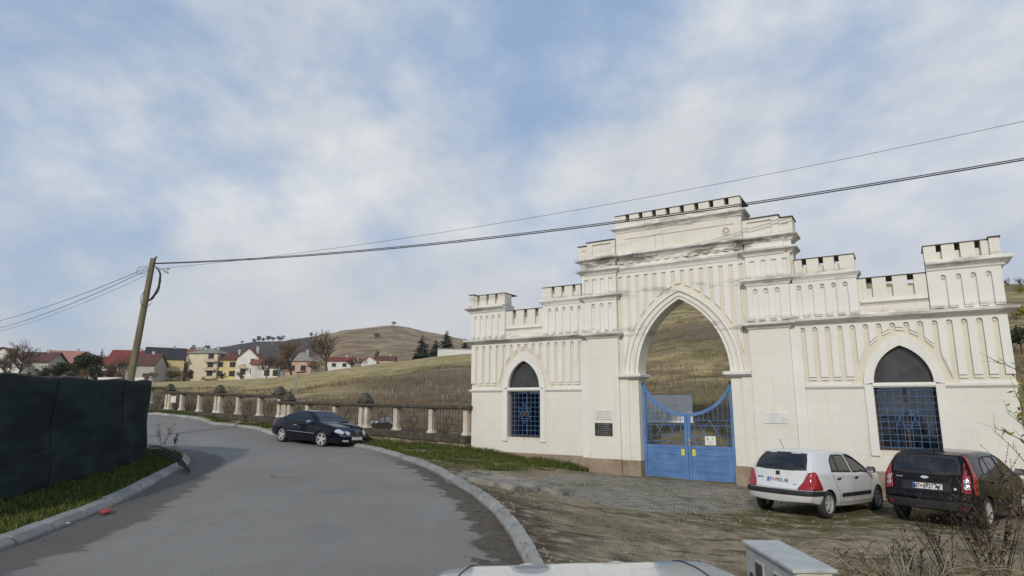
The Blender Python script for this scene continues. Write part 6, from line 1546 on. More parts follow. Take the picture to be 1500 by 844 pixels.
# --- black hatchback beside it
def black_hatch():
    L = 3.93; c = Car('parked_car', 'black five door hatchback with plate BT 0927 AF parked at the right behind dry weeds', 'paint_black', dict(L=L,
        top=[(-1.965, 1.41), (-1.3, 1.455), (-.5, 1.465), (.05, 1.44), (.4, 1.36), (.85, 1.13), (1.12, 1.0), (1.5, .93), (1.82, .82), (1.965, .73)],
        belt=[(-1.965, 1.02), (-1.2, .985), (0, .94), (.9, .90), (1.3, .86), (1.75, .76), (1.965, .66)], bot=[(-1.965, .34), (-1.3, .25), (0, .20), (1.3, .20), (1.965, .25)],
        half=[(-1.965, .77), (-1.6, .82), (-1.0, .84), (0, .842), (1.0, .835), (1.5, .80), (1.965, .66)],
        rear=[(.2, .06), (.34, .01), (.5, .0), (.66, .02), (.74, .08), (1.0, .12), (1.2, .20), (1.41, .33), (1.5, .38)], front=[(.2, .08), (.4, .0), (.62, .03), (.78, .16), (1.0, .3)], fall=(.28, .16), bulge=(.13, .2), tumble=.36)); c.cuts = []
    ax = (-1.245, 1.245)
    for v in ('L', 'R'):
        c.window(v, [(-1.22, 1.02), (-.12, .955), (-.13, 1.345), (-.5, 1.36), (-.95, 1.33), (-1.10, 1.22)]); c.window(v, [(-.03, .95), (.96, .915), (.80, 1.07), (.50, 1.26), (.26, 1.345), (-.03, 1.36)])
        c.line(v, [(-.78, .985), (-.72, 1.35)], .03, 'window_divider'); c.line(v, [(-.075, .31), (-.07, .9), (-.08, 1.35)]); c.line(v, [(-1.15, 1.0), (-1.0, .80), (-.82, .55), (-.74, .31)]); c.line(v, [(.84, .31), (.88, .6), (.96, .90)])
        for x in (-.86, .05): c.patch(v, dense([(x, .83), (x + .17, .835), (x + .17, .87), (x, .865)], .03), 'paint_black', 'door_handle', off=.018, thick=.012)
        c.patch(v, [(-.68, .40), (.78, .405), (.78, .455), (-.68, .45)], 'trim_black', 'side_moulding', off=.010, thick=.010)
        c.mirror(v, (.80, .95), 'paint_black'); c.patch(v, [(-1.88, .66), (-1.73, .68), (-1.66, .95), (-1.60, 1.22), (-1.56, 1.38), (-1.62, 1.38), (-1.765, 1.1), (-1.85, .9)], 'tail_red', 'tail_lamp', off=.010, thick=.010)
    c.window('rear', [(-.60, 1.03), (-.3, 1.01), (.3, 1.01), (.60, 1.03), (.58, 1.22), (.52, 1.36), (.25, 1.38), (-.25, 1.38), (-.52, 1.36), (-.58, 1.22)], 'rear_window', 'car_glass', .05)
    c.patch('rear', [(-.16, 1.392), (.16, 1.392), (.15, 1.418), (-.15, 1.418)], 'tail_red', 'brake_lamp', off=.008)
    c.patch('rear', [(-.74, .36), (.74, .36), (.76, .52), (-.76, .52)], 'trim_black', 'bumper_strip', off=.012, thick=.018)
    for s in (1, -1):
        P = [(.74, .68), (.60, .70), (.61, .90), (.64, 1.1), (.62, 1.25), (.58, 1.37), (.66, 1.37), (.72, 1.1), (.75, .9)]; P = P if s > 0 else mirror_poly(P)[::-1]; tl = c.patch('rear', P, 'tail_red', 'tail_lamp', off=.012, thick=.010)
        for z in (.80, .90):
            h, n, d = c.hit('rear', s * .675, z); h = h + n * (.026 if n.x < 0 else -.026); m_ = MB(); A = n.orthogonal().normalized(); Bq = n.cross(A); m_.loops([[h + (A * math.cos(t) + Bq * math.sin(t)) * r_ + n * o for t in np.linspace(0, 6.283, 15)[:-1]] for r_, o in ((.052, -.02), (.050, .004), (.036, .006), (.030, -.002), (.018, .004))]); m_.build('lamp_ring', 'chrome', tl, smooth=True)
        P = [(.60, .40), (.66, .40), (.67, .47), (.60, .47)]; P = P if s > 0 else mirror_poly(P)[::-1]; c.patch('rear', P, 'tail_red', 'reflector', off=.036)
    c.line('rear', [(-.58, .60), (0, .585), (.58, .60)], .008, 'tailgate_seam'); c.patch('rear', [(-.42, .70), (.42, .70), (.44, .86), (-.44, .86)], 'trim_black', 'plate_recess', off=.003)
    c.plate('rear', (-.04, .775), 'BT', '0927 AF', off=.008)
    h, n, d = c.hit('rear', 0, .945); m_ = MB(); n = n if n.x < 0 else -n; up = (Vector((0, 0, 1)) - n * n.z).normalized(); sd = up.cross(n); m_.loops([[h + sd * math.cos(t) * .075 * k + up * math.sin(t) * .030 * k + n * o for t in np.linspace(0, 6.283, 25)[:-1]] for k, o in ((1, -.01), (1, .012), (.86, .014))]); bd = m_.build('badge', 'chrome', c.root); m_ = MB(); m_.add([h + sd * math.cos(t) * .060 + up * math.sin(t) * .021 + n * .0165 for t in np.linspace(0, 6.283, 25)[:-1]], [tuple(range(24))]); m_.build('badge_field', 'chrome', bd, fix=False)
    c.box_on('rear', (.47, .93), (.13, .020, .005), 'steel', 'model_lettering', bevel=0); c.box_on('rear', (-.50, .755), (.05, .05, .012), 'chrome', 'tailgate_lock')
    c.window('front', [(-.64, 1.01), (.64, 1.01), (.54, 1.38), (-.54, 1.38)], 'windscreen', 'car_glass', .04)
    for s in (1, -1): P = [(.36, .62), (.62, .64), (.64, .78), (.40, .76)]; P = P if s > 0 else mirror_poly(P)[::-1]; c.patch('front', P, 'lamp_clear', 'headlamp', off=.01)
    c.interior(-1.4, .6, .31, .84, .70); c.wheels(.30, .18, 1.46, 7, ax); c.arches(ax, .30, .18, 1.46); c.finish()
    m_ = MB(); m_.tube([(-1.25, 0, 1.45), (-1.42, 0, 1.60)], .008, 5); m_.build('aerial', 'trim_black', c.root); return c
cb = black_hatch(); hb = R(38.5)
rc = Vector((7.60, 11.72)); cb.put(rc.x + 1.75 * math.cos(hb), rc.y + 1.75 * math.sin(hb), hb, -.50, pitch=R(1.0), scale=.91)

# --- navy coupe half on the kerb by the fence
def navy_coupe():
    L = 4.64; c = Car('parked_car', 'dark navy two door coupe parked half on the kerb beside the fence', 'paint_navy', dict(L=L,
        top=[(-2.32, .96), (-2.0, 1.01), (-1.65, 1.04), (-1.15, 1.24), (-.65, 1.375), (-.2, 1.41), (.15, 1.395), (.55, 1.25), (.95, 1.03), (1.08, .985), (1.6, .90), (2.05, .80), (2.32, .68)],
        belt=[(-2.32, .88), (-1.8, .93), (-1.0, .94), (0, .91), (1.0, .86), (1.6, .80), (2.1, .70), (2.32, .60)], bot=[(-2.32, .30), (-1.5, .22), (0, .18), (1.5, .18), (2.32, .22)],
        half=[(-2.32, .72), (-1.9, .82), (-1.2, .865), (0, .87), (1.2, .86), (1.8, .81), (2.32, .66)],
        rear=[(.2, .08), (.35, .02), (.6, 0), (.85, .05), (1.0, .12), (1.4, .3)], front=[(.15, .10), (.3, .02), (.5, .0), (.65, .05), (.8, .16), (1.0, .3)], fall=(.12, .12), bulge=(.14, .22), tumble=.48)); c.cuts = []
    ax = (-1.36, 1.355)
    for v in ('L', 'R'):
        c.window(v, [(-1.22, .985), (-.52, .955), (.52, .92), (.80, .925), (.45, 1.15), (.12, 1.29), (-.25, 1.315), (-.62, 1.28), (-.95, 1.16)], 'window', 'dark_glass', .03)
        c.line(v, [(-.52, .95), (-.50, 1.29)], .02, 'window_divider'); c.line(v, [(-.62, .30), (-.60, .6), (-.54, .95)]); c.line(v, [(.88, .28), (.92, .55), (.86, .87)]); c.patch(v, [(-.95, .515), (.95, .50), (.95, .525), (-.95, .54)], 'chrome', 'chrome_strip', off=.012, thick=.008)
        c.patch(v, dense([(-.50, .76), (-.30, .765), (-.30, .80), (-.50, .795)], .03), 'chrome', 'door_handle', off=.016, thick=.01); c.mirror(v, (.62, .90), 'chrome')
    c.window('front', [(-.66, .99), (.66, .99), (.54, 1.345), (-.54, 1.345)], 'windscreen', 'dark_glass', .035); c.window('rear', [(-.58, 1.06), (.58, 1.06), (.50, 1.34), (-.50, 1.34)], 'rear_window', 'dark_glass', .035)
    for s in (1, -1):
        for (y, z, a, b) in ((.62, .655, .115, .085), (.40, .615, .085, .068)):
            P = [(s * y + a * math.cos(t), z + b * math.sin(t)) for t in np.linspace(0, 6.283, 21)[:-1]]; hl = c.patch('front', P, 'lamp_clear', 'headlamp', off=.012, thick=.01); c.ring('front', P, .016, 'chrome', 'lamp_bezel', hl, off=.026)
        P = [(.70, .70), (.42, .72), (.44, .84), (.72, .84)]; P = P if s > 0 else mirror_poly(P)[::-1]; c.patch('rear', P, 'tail_red', 'tail_lamp', off=.01); P = [(.36, .27), (.56, .28), (.56, .35), (.36, .34)]; P = P if s > 0 else mirror_poly(P)[::-1]; c.patch('front', P, 'lamp_clear', 'fog_lamp', off=.008)
    c.patch('front', [(-.27, .56), (.27, .56), (.30, .74), (-.30, .74)], 'trim_black', 'radiator_grille', off=.008)
    for z in (.60, .645, .69): c.patch('front', [(-.25, z), (.25, z), (.26, z + .010), (-.26, z + .010)], 'iron', 'grille_bar', off=.013)
    h, n, d = c.hit('front', 0, .65); m_ = MB(); n = Vector((1, 0, .12)).normalized(); up = (Vector((0, 0, 1)) - n * n.z).normalized(); sd = up.cross(n); o_ = h + n * .03; m_.tube([o_ + (sd * math.cos(t) + up * math.sin(t)) * .085 for t in np.linspace(0, 6.283, 25)], .010, 6)
    for k in range(3): a = R(90 + 120 * k); m_.tube([o_, o_ + (sd * math.cos(a) + up * math.sin(a)) * .083], [.012, .006], 5)
    m_.build('badge', 'chrome', c.root, smooth=True)
    c.patch('front', [(-.66, .50), (.66, .50), (.66, .518), (-.66, .518)], 'chrome', 'chrome_strip', off=.012, thick=.008); c.plate('front', (0, .415), '', '', off=.02)
    c.line('top', [(1.02, -.60), (1.5, -.60), (2.05, -.50)], .008, 'bonnet_seam'); c.line('top', [(1.02, .60), (1.5, .60), (2.05, .50)], .008, 'bonnet_seam')
    c.patch('front', [(-.45, .27), (.30, .27), (.30, .33), (-.30, .33)], 'trim_black', 'air_intake', off=.006)
    c.interior(-1.0, .75, .28, .88, .70); c.wheels(.318, .21, 1.50, 5, ax, steer=R(12), rr=.72); c.arches(ax, .318, .21, 1.50); c.finish(); return c
cn = navy_coupe(); cn.put(-7.55, 24.55, math.atan2(-.60, .80), .13, pitch=R(2.0), roll=R(-2.0), scale=.92)

# --- pale car in front of the camera: only the bonnet rises into view
def pale_car():
    L = 3.70; c = Car('parked_car', 'pale silver car whose bonnet and bulging headlamps show at the bottom edge', 'paint_pale', dict(L=L,
        top=[(-1.85, 1.02), (-1.3, 1.18), (-.8, 1.225), (-.35, 1.215), (0, 1.165), (.3, 1.115), (.70, 1.035), (.92, .99), (1.3, .965), (1.62, .935), (1.78, .895), (1.85, .82)],
        belt=[(-1.85, .92), (-1.0, .94), (0, .90), (.9, .88), (1.3, .86), (1.7, .80), (1.85, .70)], bot=[(-1.85, .30), (-1.3, .22), (0, .18), (1.3, .18), (1.85, .24)],
        half=[(-1.85, .66), (-1.3, .78), (0, .80), (1.0, .79), (1.5, .73), (1.85, .50)], rear=[(.2, .05), (.5, 0), (.9, .08), (1.1, .2)], front=[(.2, .06), (.45, 0), (.7, .05), (.85, .16), (1.0, .3)], fall=(.15, .14), bulge=(.12, .26), tumble=.40)); c.cuts = []
    ax = (-1.15, 1.18)
    for v in ('L', 'R'): c.window(v, [(-1.1, .96), (.50, .94), (.15, 1.05), (-.25, 1.125), (-.7, 1.14), (-.95, 1.09)], 'window', 'dark_glass')
    c.window('front', [(-.60, 1.03), (.60, 1.03), (.50, 1.14), (-.50, 1.14)], 'windscreen', 'dark_glass', .035)
    c.line('top', [(.95, -.56), (1.3, -.55), (1.60, -.48), (1.72, -.25), (1.745, 0), (1.72, .25), (1.60, .48), (1.3, .55), (.95, .56)], .006, 'bonnet_seam')
    for s in (1, -1):
        m_ = MB(); cx, cy, cz = 1.78, s * .25, .786; rings = []
        for i in range(9):
            t = math.pi * i / 8 - math.pi / 2; rings.append([(cx + .13 * math.sin(t), cy + .145 * math.cos(t) * math.cos(a), cz + .105 * math.cos(t) * math.sin(a)) for a in np.linspace(0, 6.283, 21)[:-1]])
        m_.loops(rings); m_.build('headlamp_housing', 'paint_pale', c.root, smooth='all')
    c.interior(-1.0, .35, .26, .48, .60); c.wheels(.285, .17, 1.38, 6, ax); c.arches(ax, .285, .17, 1.38); c.finish(); return c
cp_ = pale_car(); cp_.put(.25, 1.40, R(88), .052, roll=R(-2.0), sc3=(.86, .80, 1.03))

# ------------------------------------------------------------------ utility box on the verge
def utility_box():
    x0, x1, y0, y1, zt = 1.905, 2.185, 4.42, 5.33, .585; g = gz(2.05, 4.9); root = empty('utility_box', (x0, y0, g)); tag(root, 'pale utility cabinet with two dark vents near the bottom right', 'utility box'); o = (x0, y0, g)
    m_ = MB(); m_.box(x0 + .01, x1 - .01, y0 + .015, y1 - .01, g - .2, zt - .03); m_.build('cabinet', 'box_grey', root, off=o, bevel=.006)
    m_ = MB(); m_.loops([[(x0 - .012, y0 - .012, zt - .03), (x1 + .012, y0 - .012, zt - .03), (x1 + .012, y1 + .012, zt - .03), (x0 - .012, y1 + .012, zt - .03)], [(x0 - .012, y0 - .012, zt - .006), (x1 + .012, y0 - .012, zt - .006), (x1 + .012, y1 + .012, zt - .006), (x0 - .012, y1 + .012, zt - .006)], [(x0 + .02, y0 + .02, zt), (x1 - .02, y0 + .02, zt), (x1 - .02, y1 - .02, zt), (x0 + .02, y1 - .02, zt)]]); m_.build('lid', 'box_lid', root, off=o, bevel=.004)
    m_ = MB(); m_.box(x0 + .035, x1 - .035, y0 + .002, y0 + .015, g, zt - .075); m_.box(x0 + .02, x1 - .02, y0 + .006, y0 + .015, zt - .07, zt - .035); m_.build('end_panel', 'box_cream', root, off=o, bevel=.003)
    for (a, b) in ((4.98, 5.11), (4.60, 4.76)):
        f = MB(); f.box(x0 + .002, x0 + .010, a - .02, b + .02, .295, .485); fo = f.build('vent_frame', 'box_cream', root, off=o, bevel=.003); v = MB(); v.box(x0 - .002, x0 + .002, a, b, .315, .465); v.build('vent', 'vent_dark', fo, off=o)
    h = MB(); h.box(x0 - .004, x0 + .010, 5.20, 5.23, .30, .36); h.build('lock', 'trim_black', root, off=o); h = MB(); h.box(x1 - .165, x1 - .08, y0 - .014, y0 - .0125, zt - .028, zt - .010); h.build('label_plate', 'box_grey', root, off=o)
def box_mats():
    for nm, c in (('box_grey', (.40, .41, .40)), ('box_cream', (.56, .53, .42)), ('box_lid', (.47, .47, .45))):
        t = NT(nm); a = t.noise(7, 7, .7); b = t.noise(40, 4, .6); col = t.mix(t.step(a, .4, .7), c, tuple(x * .78 for x in c)); col = t.mix(t.math('MULTIPLY', t.step(b, .55, .7), .3), col, tuple(x * .55 for x in c)); t.bump(b, .15, .004); M[nm] = t.set(col, .6, spec=.35)
    M['vent_dark'] = simple('vent_dark', (.055, .06, .06), .6, var=.2)
box_mats(); utility_box()

# ------------------------------------------------------------------ small things on the ground
def small_things():
    M['slab'] = simple('weathered_planks', (.23, .21, .18), .9, var=.45, scale=3, bump=.4); M['castiron'] = simple('cast_iron', (.05, .045, .04), .7, var=.3, scale=20, bump=.4); M['red_litter'] = simple('red_packet', (.42, .035, .04), .45, var=.35, scale=14); M['white_litter'] = simple('white_scrap', (.6, .6, .58), .6); M['hose'] = simple('black_hose', (.012, .012, .018), .8, var=.3); M['stem'] = simple('dry_stem', (.13, .09, .05), .85, var=.3); M['stem_dark'] = simple('dark_dry_stem', (.045, .030, .020), .9, var=.3); M['seed'] = simple('dark_seed_head', (.040, .026, .018), .95, var=.4); M['sedge'] = simple('bleached_stalk', (.27, .225, .14), .85, var=.3)
    # weathered planks lying side by side in the grass
    A, B_, C_ = ray_ground(724, 700), ray_ground(846, 725), ray_ground(760, 722); ax = (B_ - A); ln = ax.length; ax.normalize(); sd = (C_ - A); sd = (sd - ax * sd.dot(ax)).normalized(); root = empty('plank_mat', A); tag(root, 'weathered grey planks lying side by side between the grass and the setts', 'planks')
    for k in range(6):
        o = A + sd * (.05 + .30 * k) + ax * random.uniform(-.2, .3); e = o + ax * (ln * random.uniform(.82, 1.0)); m_ = MB(); rings = []
        for i in range(7):
            q = o + (e - o) * (i / 6); z = gz(q.x, q.y) + .06 + .025 * (k % 2) + random.uniform(-.006, .006); rings.append([Vector((q.x, q.y, z)) - A + sd * w + Vector((0, 0, h)) for w, h in ((-.13, -.1), (.13, -.1), (.13, .02), (-.13, .02))])
        m_.loops(rings); m_.build('plank', 'slab', root, bevel=.006)
    p = ray_ground(421, 701); zr = float(Hn(np.array([p.x]), np.array([p.y]))[0]) + .035; m_ = MB(); m_.lathe([(.001, .012), (.27, .012), (.275, .006), (.30, .006), (.31, .014), (.36, .014), (.36, -.03)], 'z', 32); o = m_.build('manhole_cover', 'castiron', smooth=True); o.location = (p.x, p.y, zr); tag(o, 'round iron manhole cover in the middle of the road', 'manhole cover')
    def scrap(px, py, sx, sy, mat, label, cat, name, seed, lift=.03):
        rg = random.Random(seed); p = ray_ground(px, py); m_ = MB(); n = 7; V = [(sx * (i / (n - 1) - .5), sy * (j / (n - 1) - .5) * (.7 + .3 * math.sin(i * 2.1)), .02 + rg.uniform(0, .07) * min(sx, .4)) for i in range(n) for j in range(n)]
        m_.add(V, [(i * n + j, (i + 1) * n + j, (i + 1) * n + j + 1, i * n + j + 1) for i in range(n - 1) for j in range(n - 1)]); o = m_.build(name, mat, smooth='all', fix=False); o.location = (p.x, p.y, float(Hn(np.array([p.x]), np.array([p.y]))[0]) + lift); o.rotation_euler = (0, 0, rg.uniform(0, 3)); md = o.modifiers.new('t', 'SOLIDIFY'); md.thickness = .012; tag(o, label, cat)
    scrap(154, 753.5, .34, .16, 'red_litter', 'crumpled red packet lying in the gutter', 'litter', 'crumpled_packet', 1); scrap(41, 792.5, .10, .05, 'white_litter', 'white paper scrap by the pale kerb at the lower left', 'litter', 'paper_scrap', 2); scrap(99, 772, .05, .05, 'white_litter', 'tiny white scrap in the gutter left of the red packet', 'litter', 'paper_scrap', 3)
    # bent hoses coming out of the verge over the kerb
    pts = [(214, 664), (226, 662), (240, 667), (254, 676), (266, 685), (276, 694)]
    for k, (dy, lift, lab) in enumerate([(0, .20, 'upper arched black hose bending over the left kerb'), (4, .13, 'middle black hose bending over the left kerb'), (8, .07, 'lowest black hose lying over the left kerb')]):
        P = []
        for i, (x, y) in enumerate(pts): q = ray_ground(x, y + dy * (1 - .12 * i)); P.append((q.x, q.y, q.z + lift * math.sin(math.pi * min(1, (i + .3) / 5.5)) * .6 + .09))
        S_, _ = spline(P, 26); m_ = MB(); m_.tube([Vector(a) - Vector(P[0]) for a in S_.tolist()], .020, 8); o = m_.build('bent_hose', 'hose', smooth=True); o.location = P[0]; tag(o, lab, 'hose')
    # dry weeds on the tip of the left verge
    def weed(px, py, h, label, seed, n=9, mat='stem_dark', spread=.45, heads=True, head='seed', r=.006, base=None, hr=.012):
        rg = random.Random(seed); p = base or ray_ground(px, py); root = empty('dried_weed', p); tag(root, label, 'weed'); st = MB(); hd = MB()
        for k in range(n):
            a = rg.uniform(0, 6.28); l = h * rg.uniform(.55, 1.05); d = Vector((math.cos(a) * spread * rg.random(), math.sin(a) * spread * rg.random(), 1)).normalized(); q0 = Vector((rg.uniform(-.05, .05), rg.uniform(-.05, .05), -.05)); P = [q0 + d * l * f + Vector((math.cos(a), math.sin(a), 0)) * l * .12 * f * f for f in (0, .35, .7, 1)]; st.tube(P, [r, r * .8, r * .6, r * .35], 4)
            for b in range(4):
                f = rg.uniform(.45, .95); q = q0 + d * l * f; a2 = rg.uniform(0, 6.28); e = q + Vector((math.cos(a2), math.sin(a2), 1.1)).normalized() * l * .18; st.tube([q, e], [r * .45, r * .25], 3)
                if heads:
                    for t in np.linspace(.2, 1, 7):
                        c = q + (e - q) * t; w = rg.uniform(.6, 1.3) * hr; v = Vector((rg.gauss(0, 1), rg.gauss(0, 1), rg.gauss(0, 1))).normalized(); s = v.orthogonal().normalized(); bb = v.cross(s); hd.add([c - s * w, c + bb * w, c + s * w, c - bb * w], [(0, 1, 2, 3)])
            if heads:
                for t in np.linspace(.55, 1, 16):
                    c = q0 + d * l * t + Vector((rg.gauss(0, .5), rg.gauss(0, .5), rg.gauss(0, .5))) * hr; w = rg.uniform(.7, 1.5) * hr; v = Vector((rg.gauss(0, 1), rg.gauss(0, 1), rg.gauss(0, 1))).normalized(); s = v.orthogonal().normalized(); bb = v.cross(s); hd.add([c - s * w, c + bb * w, c + s * w, c - bb * w], [(0, 1, 2, 3)])
        st.add(hd.v, hd.f); st.build('dry_stalks', mat, root, fix=False)
        return root
    weed(238, 652, .85, 'dark dried branching weed on the tip of the left verge', 1, 6, spread=.6, r=.008, hr=.010); weed(256, 656, .50, 'pair of short dark seed spikes on the tip of the left verge', 2, 3, spread=.15, r=.007, hr=.018)
    # tall withered weeds in front of the black hatchback
    def wp(px, Y): q = at(px, 800, Y); return Vector((q.x, q.y, gz(q.x, q.y)))
    weed(0, 0, 1.30, 'dark dried weed in front of the tail of the black hatchback', 11, 6, spread=.40, base=wp(1392, 7.2), hr=.013); weed(0, 0, 1.55, 'tall dense clump of dark dried weeds at the lower right corner', 12, 15, spread=.36, base=wp(1456, 6.9), hr=.015)
    weed(0, 0, .88, 'reddish thin dried weed beside the bleached grass heap', 13, 5, 'stem', .55, base=wp(1420, 6.6), r=.005, hr=.009); weed(0, 0, 1.6, 'tall slanting dry weed at the right picture edge', 14, 7, 'stem', .42, base=wp(1494, 6.6), r=.006, hr=.011); weed(0, 0, .60, 'short dried weed left of the bleached grass heap', 15, 5, spread=.5, base=wp(1265, 7.1), hr=.010); weed(0, 0, .75, 'dark dried weed between the grass heap and the car bumper', 16, 6, spread=.5, base=wp(1335, 7.6), hr=.012)
    # heap of bleached grass stalks
    rg = random.Random(9); c = wp(1322, 6.5); root = empty('grass_heap', c); root.scale = (1.45, 1.35, 1.3); tag(root, 'drooping heap of bleached grass stalks at the lower right', 'grass clump'); m1 = MB(); m2 = MB()
    for k in range(620):
        a = rg.uniform(0, 6.28); rr = rg.uniform(0, .42); o = Vector((math.cos(a) * rr, math.sin(a) * rr * .7, -.03)); a2 = a + rg.gauss(0, .7); l = rg.uniform(.35, .95); up_ = rg.uniform(.25, .75); d = Vector((math.cos(a2), math.sin(a2), 0)); P = [o, o + d * l * .18 + Vector((0, 0, l * up_ * .6)), o + d * l * .5 + Vector((0, 0, l * up_ * .72)), o + d * l * .85 + Vector((0, 0, l * up_ * .38 - .03))]
        S_ = spline([tuple(q) for q in P], 7)[0].tolist(); (m1 if k % 3 else m2).tube(S_, [.0035, .0035, .003, .003, .0025, .002, .001], 3, False)
    m1.build('bleached_stalks', 'sedge', root, fix=False); m2.build('brown_stalks', 'stem', root, fix=False)
    x, y = sample_poly([(2.4, 5.3), (3.3, 7.6), (6.3, 7.8), (6.6, 5.6), (4, 4.6)], 9000); k = (fbm(x * 1.1, y * 1.1, 91) + RNG.uniform(-.1, .1, len(x))) > .44; x, y = x[k], y[k]; h = (.05 + .16 * fbm(x, y, 93)) * RNG.uniform(.6, 1.3, len(x)); blades('rough_grass', x, y, h, RNG.uniform(.003, .006, len(x)), .9, 'green_grass', 'rough green grass around the withered weeds')
    # sapling at the right edge with a few yellow leaves
    q = at(1560, 760, 8.6); root = empty('bare_sapling', (q.x, q.y, gz(q.x, q.y))); tag(root, 'thin bare sapling with a few yellow leaves reaching in from the right edge', 'tree'); o = root.location.copy(); tk = MB(); lf = MB(); tw = MB(); rg = random.Random(17); tk.tube([(0, 0, -.2), (.03, 0, .8), (-.02, 0, 1.6), (.02, 0, 2.3)], [.03, .025, .02, .01], 7)
    ends = [((1515, 735), (1470, 712), (1423, 690)), ((1510, 722), (1468, 690), (1418, 668)), ((1512, 690), (1482, 655), (1452, 628)), ((1520, 668), (1488, 640), (1432, 618)), ((1515, 640), (1492, 618), (1470, 600)), ((1512, 620), (1494, 590), (1480, 552)), ((1516, 560), (1496, 545), (1455, 528)), ((1508, 700), (1480, 694), (1440, 704)), ((1515, 600), (1500, 570), (1490, 535))]
    for i, P in enumerate(ends):
        W = [at(x, y, 8.5 + .12 * ((i * 7) % 5) - .06 * j) - o for j, (x, y) in enumerate(P)]; z0 = max(.3, W[0].z - .45); S_ = spline([(0, 0, z0)] + [tuple(w) for w in W], 16)[0].tolist(); S_ = [Vector(s) for s in S_]; tw.tube(S_, [.010 - .0085 * k / 15 for k in range(16)], 4, False)
        for b in range(7):
            k = rg.randint(5, 14); d = (S_[k + 1] - S_[k - 1]).normalized(); e = S_[k] + (d + Vector((rg.uniform(-1, 1), rg.uniform(-.6, .6), rg.uniform(-.4, .9))) * .7).normalized() * rg.uniform(.12, .30); tw.tube([S_[k], (S_[k] + e) / 2 + Vector((0, 0, .012)), e], [.0035, .0028, .0012], 3, False)
            if (i in (3, 4, 5, 6, 8) and rg.random() < .6):
                for _ in range(2):
                    c_ = S_[k] + (e - S_[k]) * rg.uniform(.3, 1); w = rg.uniform(.025, .05); v = Vector((rg.gauss(0, 1), rg.gauss(0, 1) - 1, rg.gauss(0, 1))).normalized(); s = v.orthogonal().normalized(); bb = v.cross(s); lf.add([c_, c_ + s * w * .5 + bb * w, c_ + bb * w * 2.1, c_ - s * w * .5 + bb * w], [(0, 1, 2, 3)])
    for _ in range(46):
        c_ = at(rg.uniform(1486, 1530), rg.choice([rg.uniform(540, 575), rg.uniform(590, 650)]), 8.5 + rg.uniform(-.3, .3)) - o; w = rg.uniform(.025, .055); v = Vector((rg.gauss(0, 1), rg.gauss(0, 1) - 1, rg.gauss(0, 1))).normalized(); s = v.orthogonal().normalized(); bb = v.cross(s); lf.add([c_, c_ + s * w * .5 + bb * w, c_ + bb * w * 2.1, c_ - s * w * .5 + bb * w], [(0, 1, 2, 3)])
    tk.build('trunk', 'bark_grey', root, smooth=True); tw.build('branches', 'bark_grey', root, fix=False); lf.build('leaves', 'yellow_leaves', root, fix=False)
    # fallen pale slab seen through the fence
    p = ray_ground(556, 626); m_ = MB(); m_.loops([[(-.75, -.3, 0), (.75, -.3, 0), (.75, .3, 0), (-.75, .3, 0)], [(-.72, -.28, .14), (.7, -.28, .10), (.7, .28, .16), (-.72, .28, .22)]]); o = m_.build('stone_slab', 'plaque_white', bevel=.02); q = at(557, 620, 26.6); o.location = (q.x, q.y, q.z - .12); o.rotation_euler = (R(25), R(6), FANG); tag(o, 'pale fallen stone slab behind the fence beside the coupe', 'slab')
small_things()
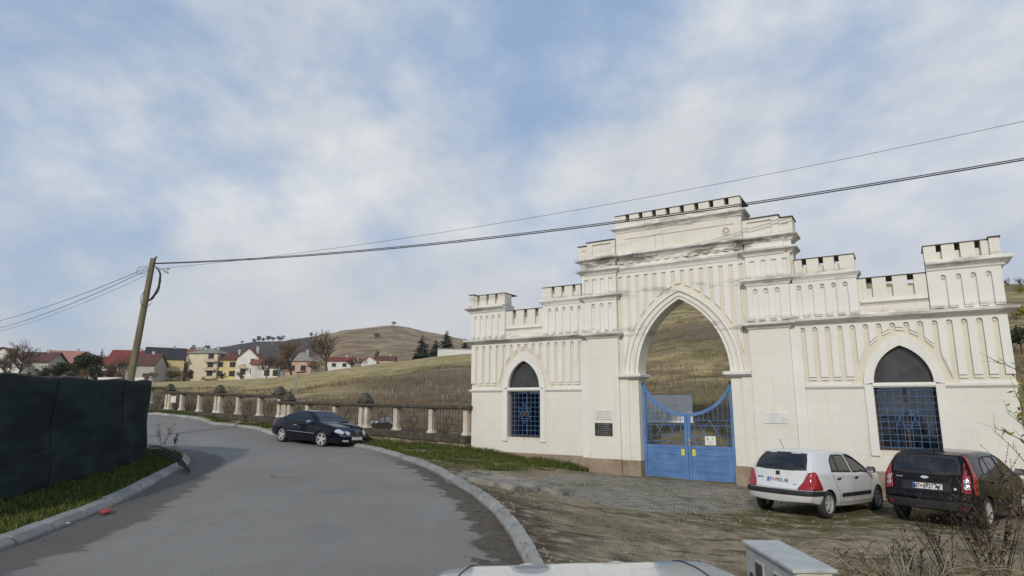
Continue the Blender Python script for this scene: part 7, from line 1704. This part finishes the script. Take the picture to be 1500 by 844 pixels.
def build_grit():
    M['grit'] = simple('pale_grit', (.30, .265, .21), .95, var=.4, scale=8); M['dead_leaf'] = simple('dead_leaves', (.16, .095, .045), .9, var=.5, scale=5)
    P = [(.3, 5.5), (-.2, 9), (-1.2, 14), (.4, 16.8), (2.2, 19), (8, 15.3), (9.5, 13), (8, 8), (6.8, 6.2), (3, 5.6)]
    x, y = sample_poly(P, 5200, off_road); k = fbm(x * .8, y * .8, 77) + RNG.uniform(-.15, .15, len(x)) > .46; x, y = x[k], y[k]; n = len(x); z = ground_z(x.copy(), y.copy()); r = .006 + .022 * RNG.uniform(0, 1, n) ** 3
    o6 = np.array([(1, 0, 0), (0, 1, 0), (-1, 0, 0), (0, -1, 0), (0, 0, .8), (0, 0, -.6)], float); J = RNG.uniform(.6, 1.3, (n, 6, 1)); V = np.stack([x, y, z], 1)[:, None, :] + o6[None] * J * r[:, None, None]
    f8 = np.array([(0, 1, 4), (1, 2, 4), (2, 3, 4), (3, 0, 4), (1, 0, 5), (2, 1, 5), (3, 2, 5), (0, 3, 5)]); F = (np.arange(n)[:, None, None] * 6 + f8[None]).reshape(-1, 3)
    tag(raw_mesh('gravel', V.reshape(-1, 3), F, 'grit'), 'loose pale stones strewn over the earth forecourt', kind='stuff')
    i = RNG.integers(30, 180, 900); w = RNG.normal(0, .22, 900); C = np.vstack([RK]); px = C[i, 0] + w; py = C[i, 1] + RNG.uniform(-.2, .2, 900); i2 = RNG.integers(30, 150, 300); px = np.concatenate([px, LK[i2, 0] + np.abs(RNG.normal(0, .15, 300))]); py = np.concatenate([py, LK[i2, 1]]); n = len(px)
    ins = inside(px, py, ROADP); z = np.where(ins, Hn(px, py) + .012, ground_z(px.copy(), py.copy()) + .01); dk = np.minimum(poly_dist(px, py, RK), poly_dist(px, py, LK)); z = np.where(~ins & (dk < .2), Hn(px, py) + .135, z)
    a = RNG.uniform(0, 6.28, n); s_ = RNG.uniform(.012, .03, n); V = np.stack([np.stack([px + np.cos(a + q) * s_ * m_, py + np.sin(a + q) * s_ * m_, z + RNG.uniform(0, .012, n)], 1) for q, m_ in ((0, 1.3), (1.57, .6), (3.14, 1.2), (4.71, .6))], 1); F = (np.arange(n)[:, None] * 4 + np.array([[0, 1, 2, 3]])).reshape(-1, 4)
    tag(raw_mesh('dead_leaves', V.reshape(-1, 3), F, 'dead_leaf'), 'dry brown leaves blown along the kerbs', kind='stuff')
build_grit()

# ------------------------------------------------------------------ thin winter haze
def build_haze():
    m = bpy.data.materials.new('thin_haze'); m.use_nodes = True; t = m.node_tree; t.nodes.clear(); o = t.nodes.new('ShaderNodeOutputMaterial'); v = t.nodes.new('ShaderNodeVolumePrincipled')
    v.inputs['Color'].default_value = (.86, .90, .96, 1); v.inputs['Density'].default_value = .00016; v.inputs['Anisotropy'].default_value = .1; t.links.new(v.outputs[0], o.inputs['Volume'])
    b = MB(); b.box(-6500, 6500, -6500, 6500, -60, 260); h = b.build('haze', m); tag(h, kind='stuff', label='thin pale winter haze softening the far hill')
build_haze()
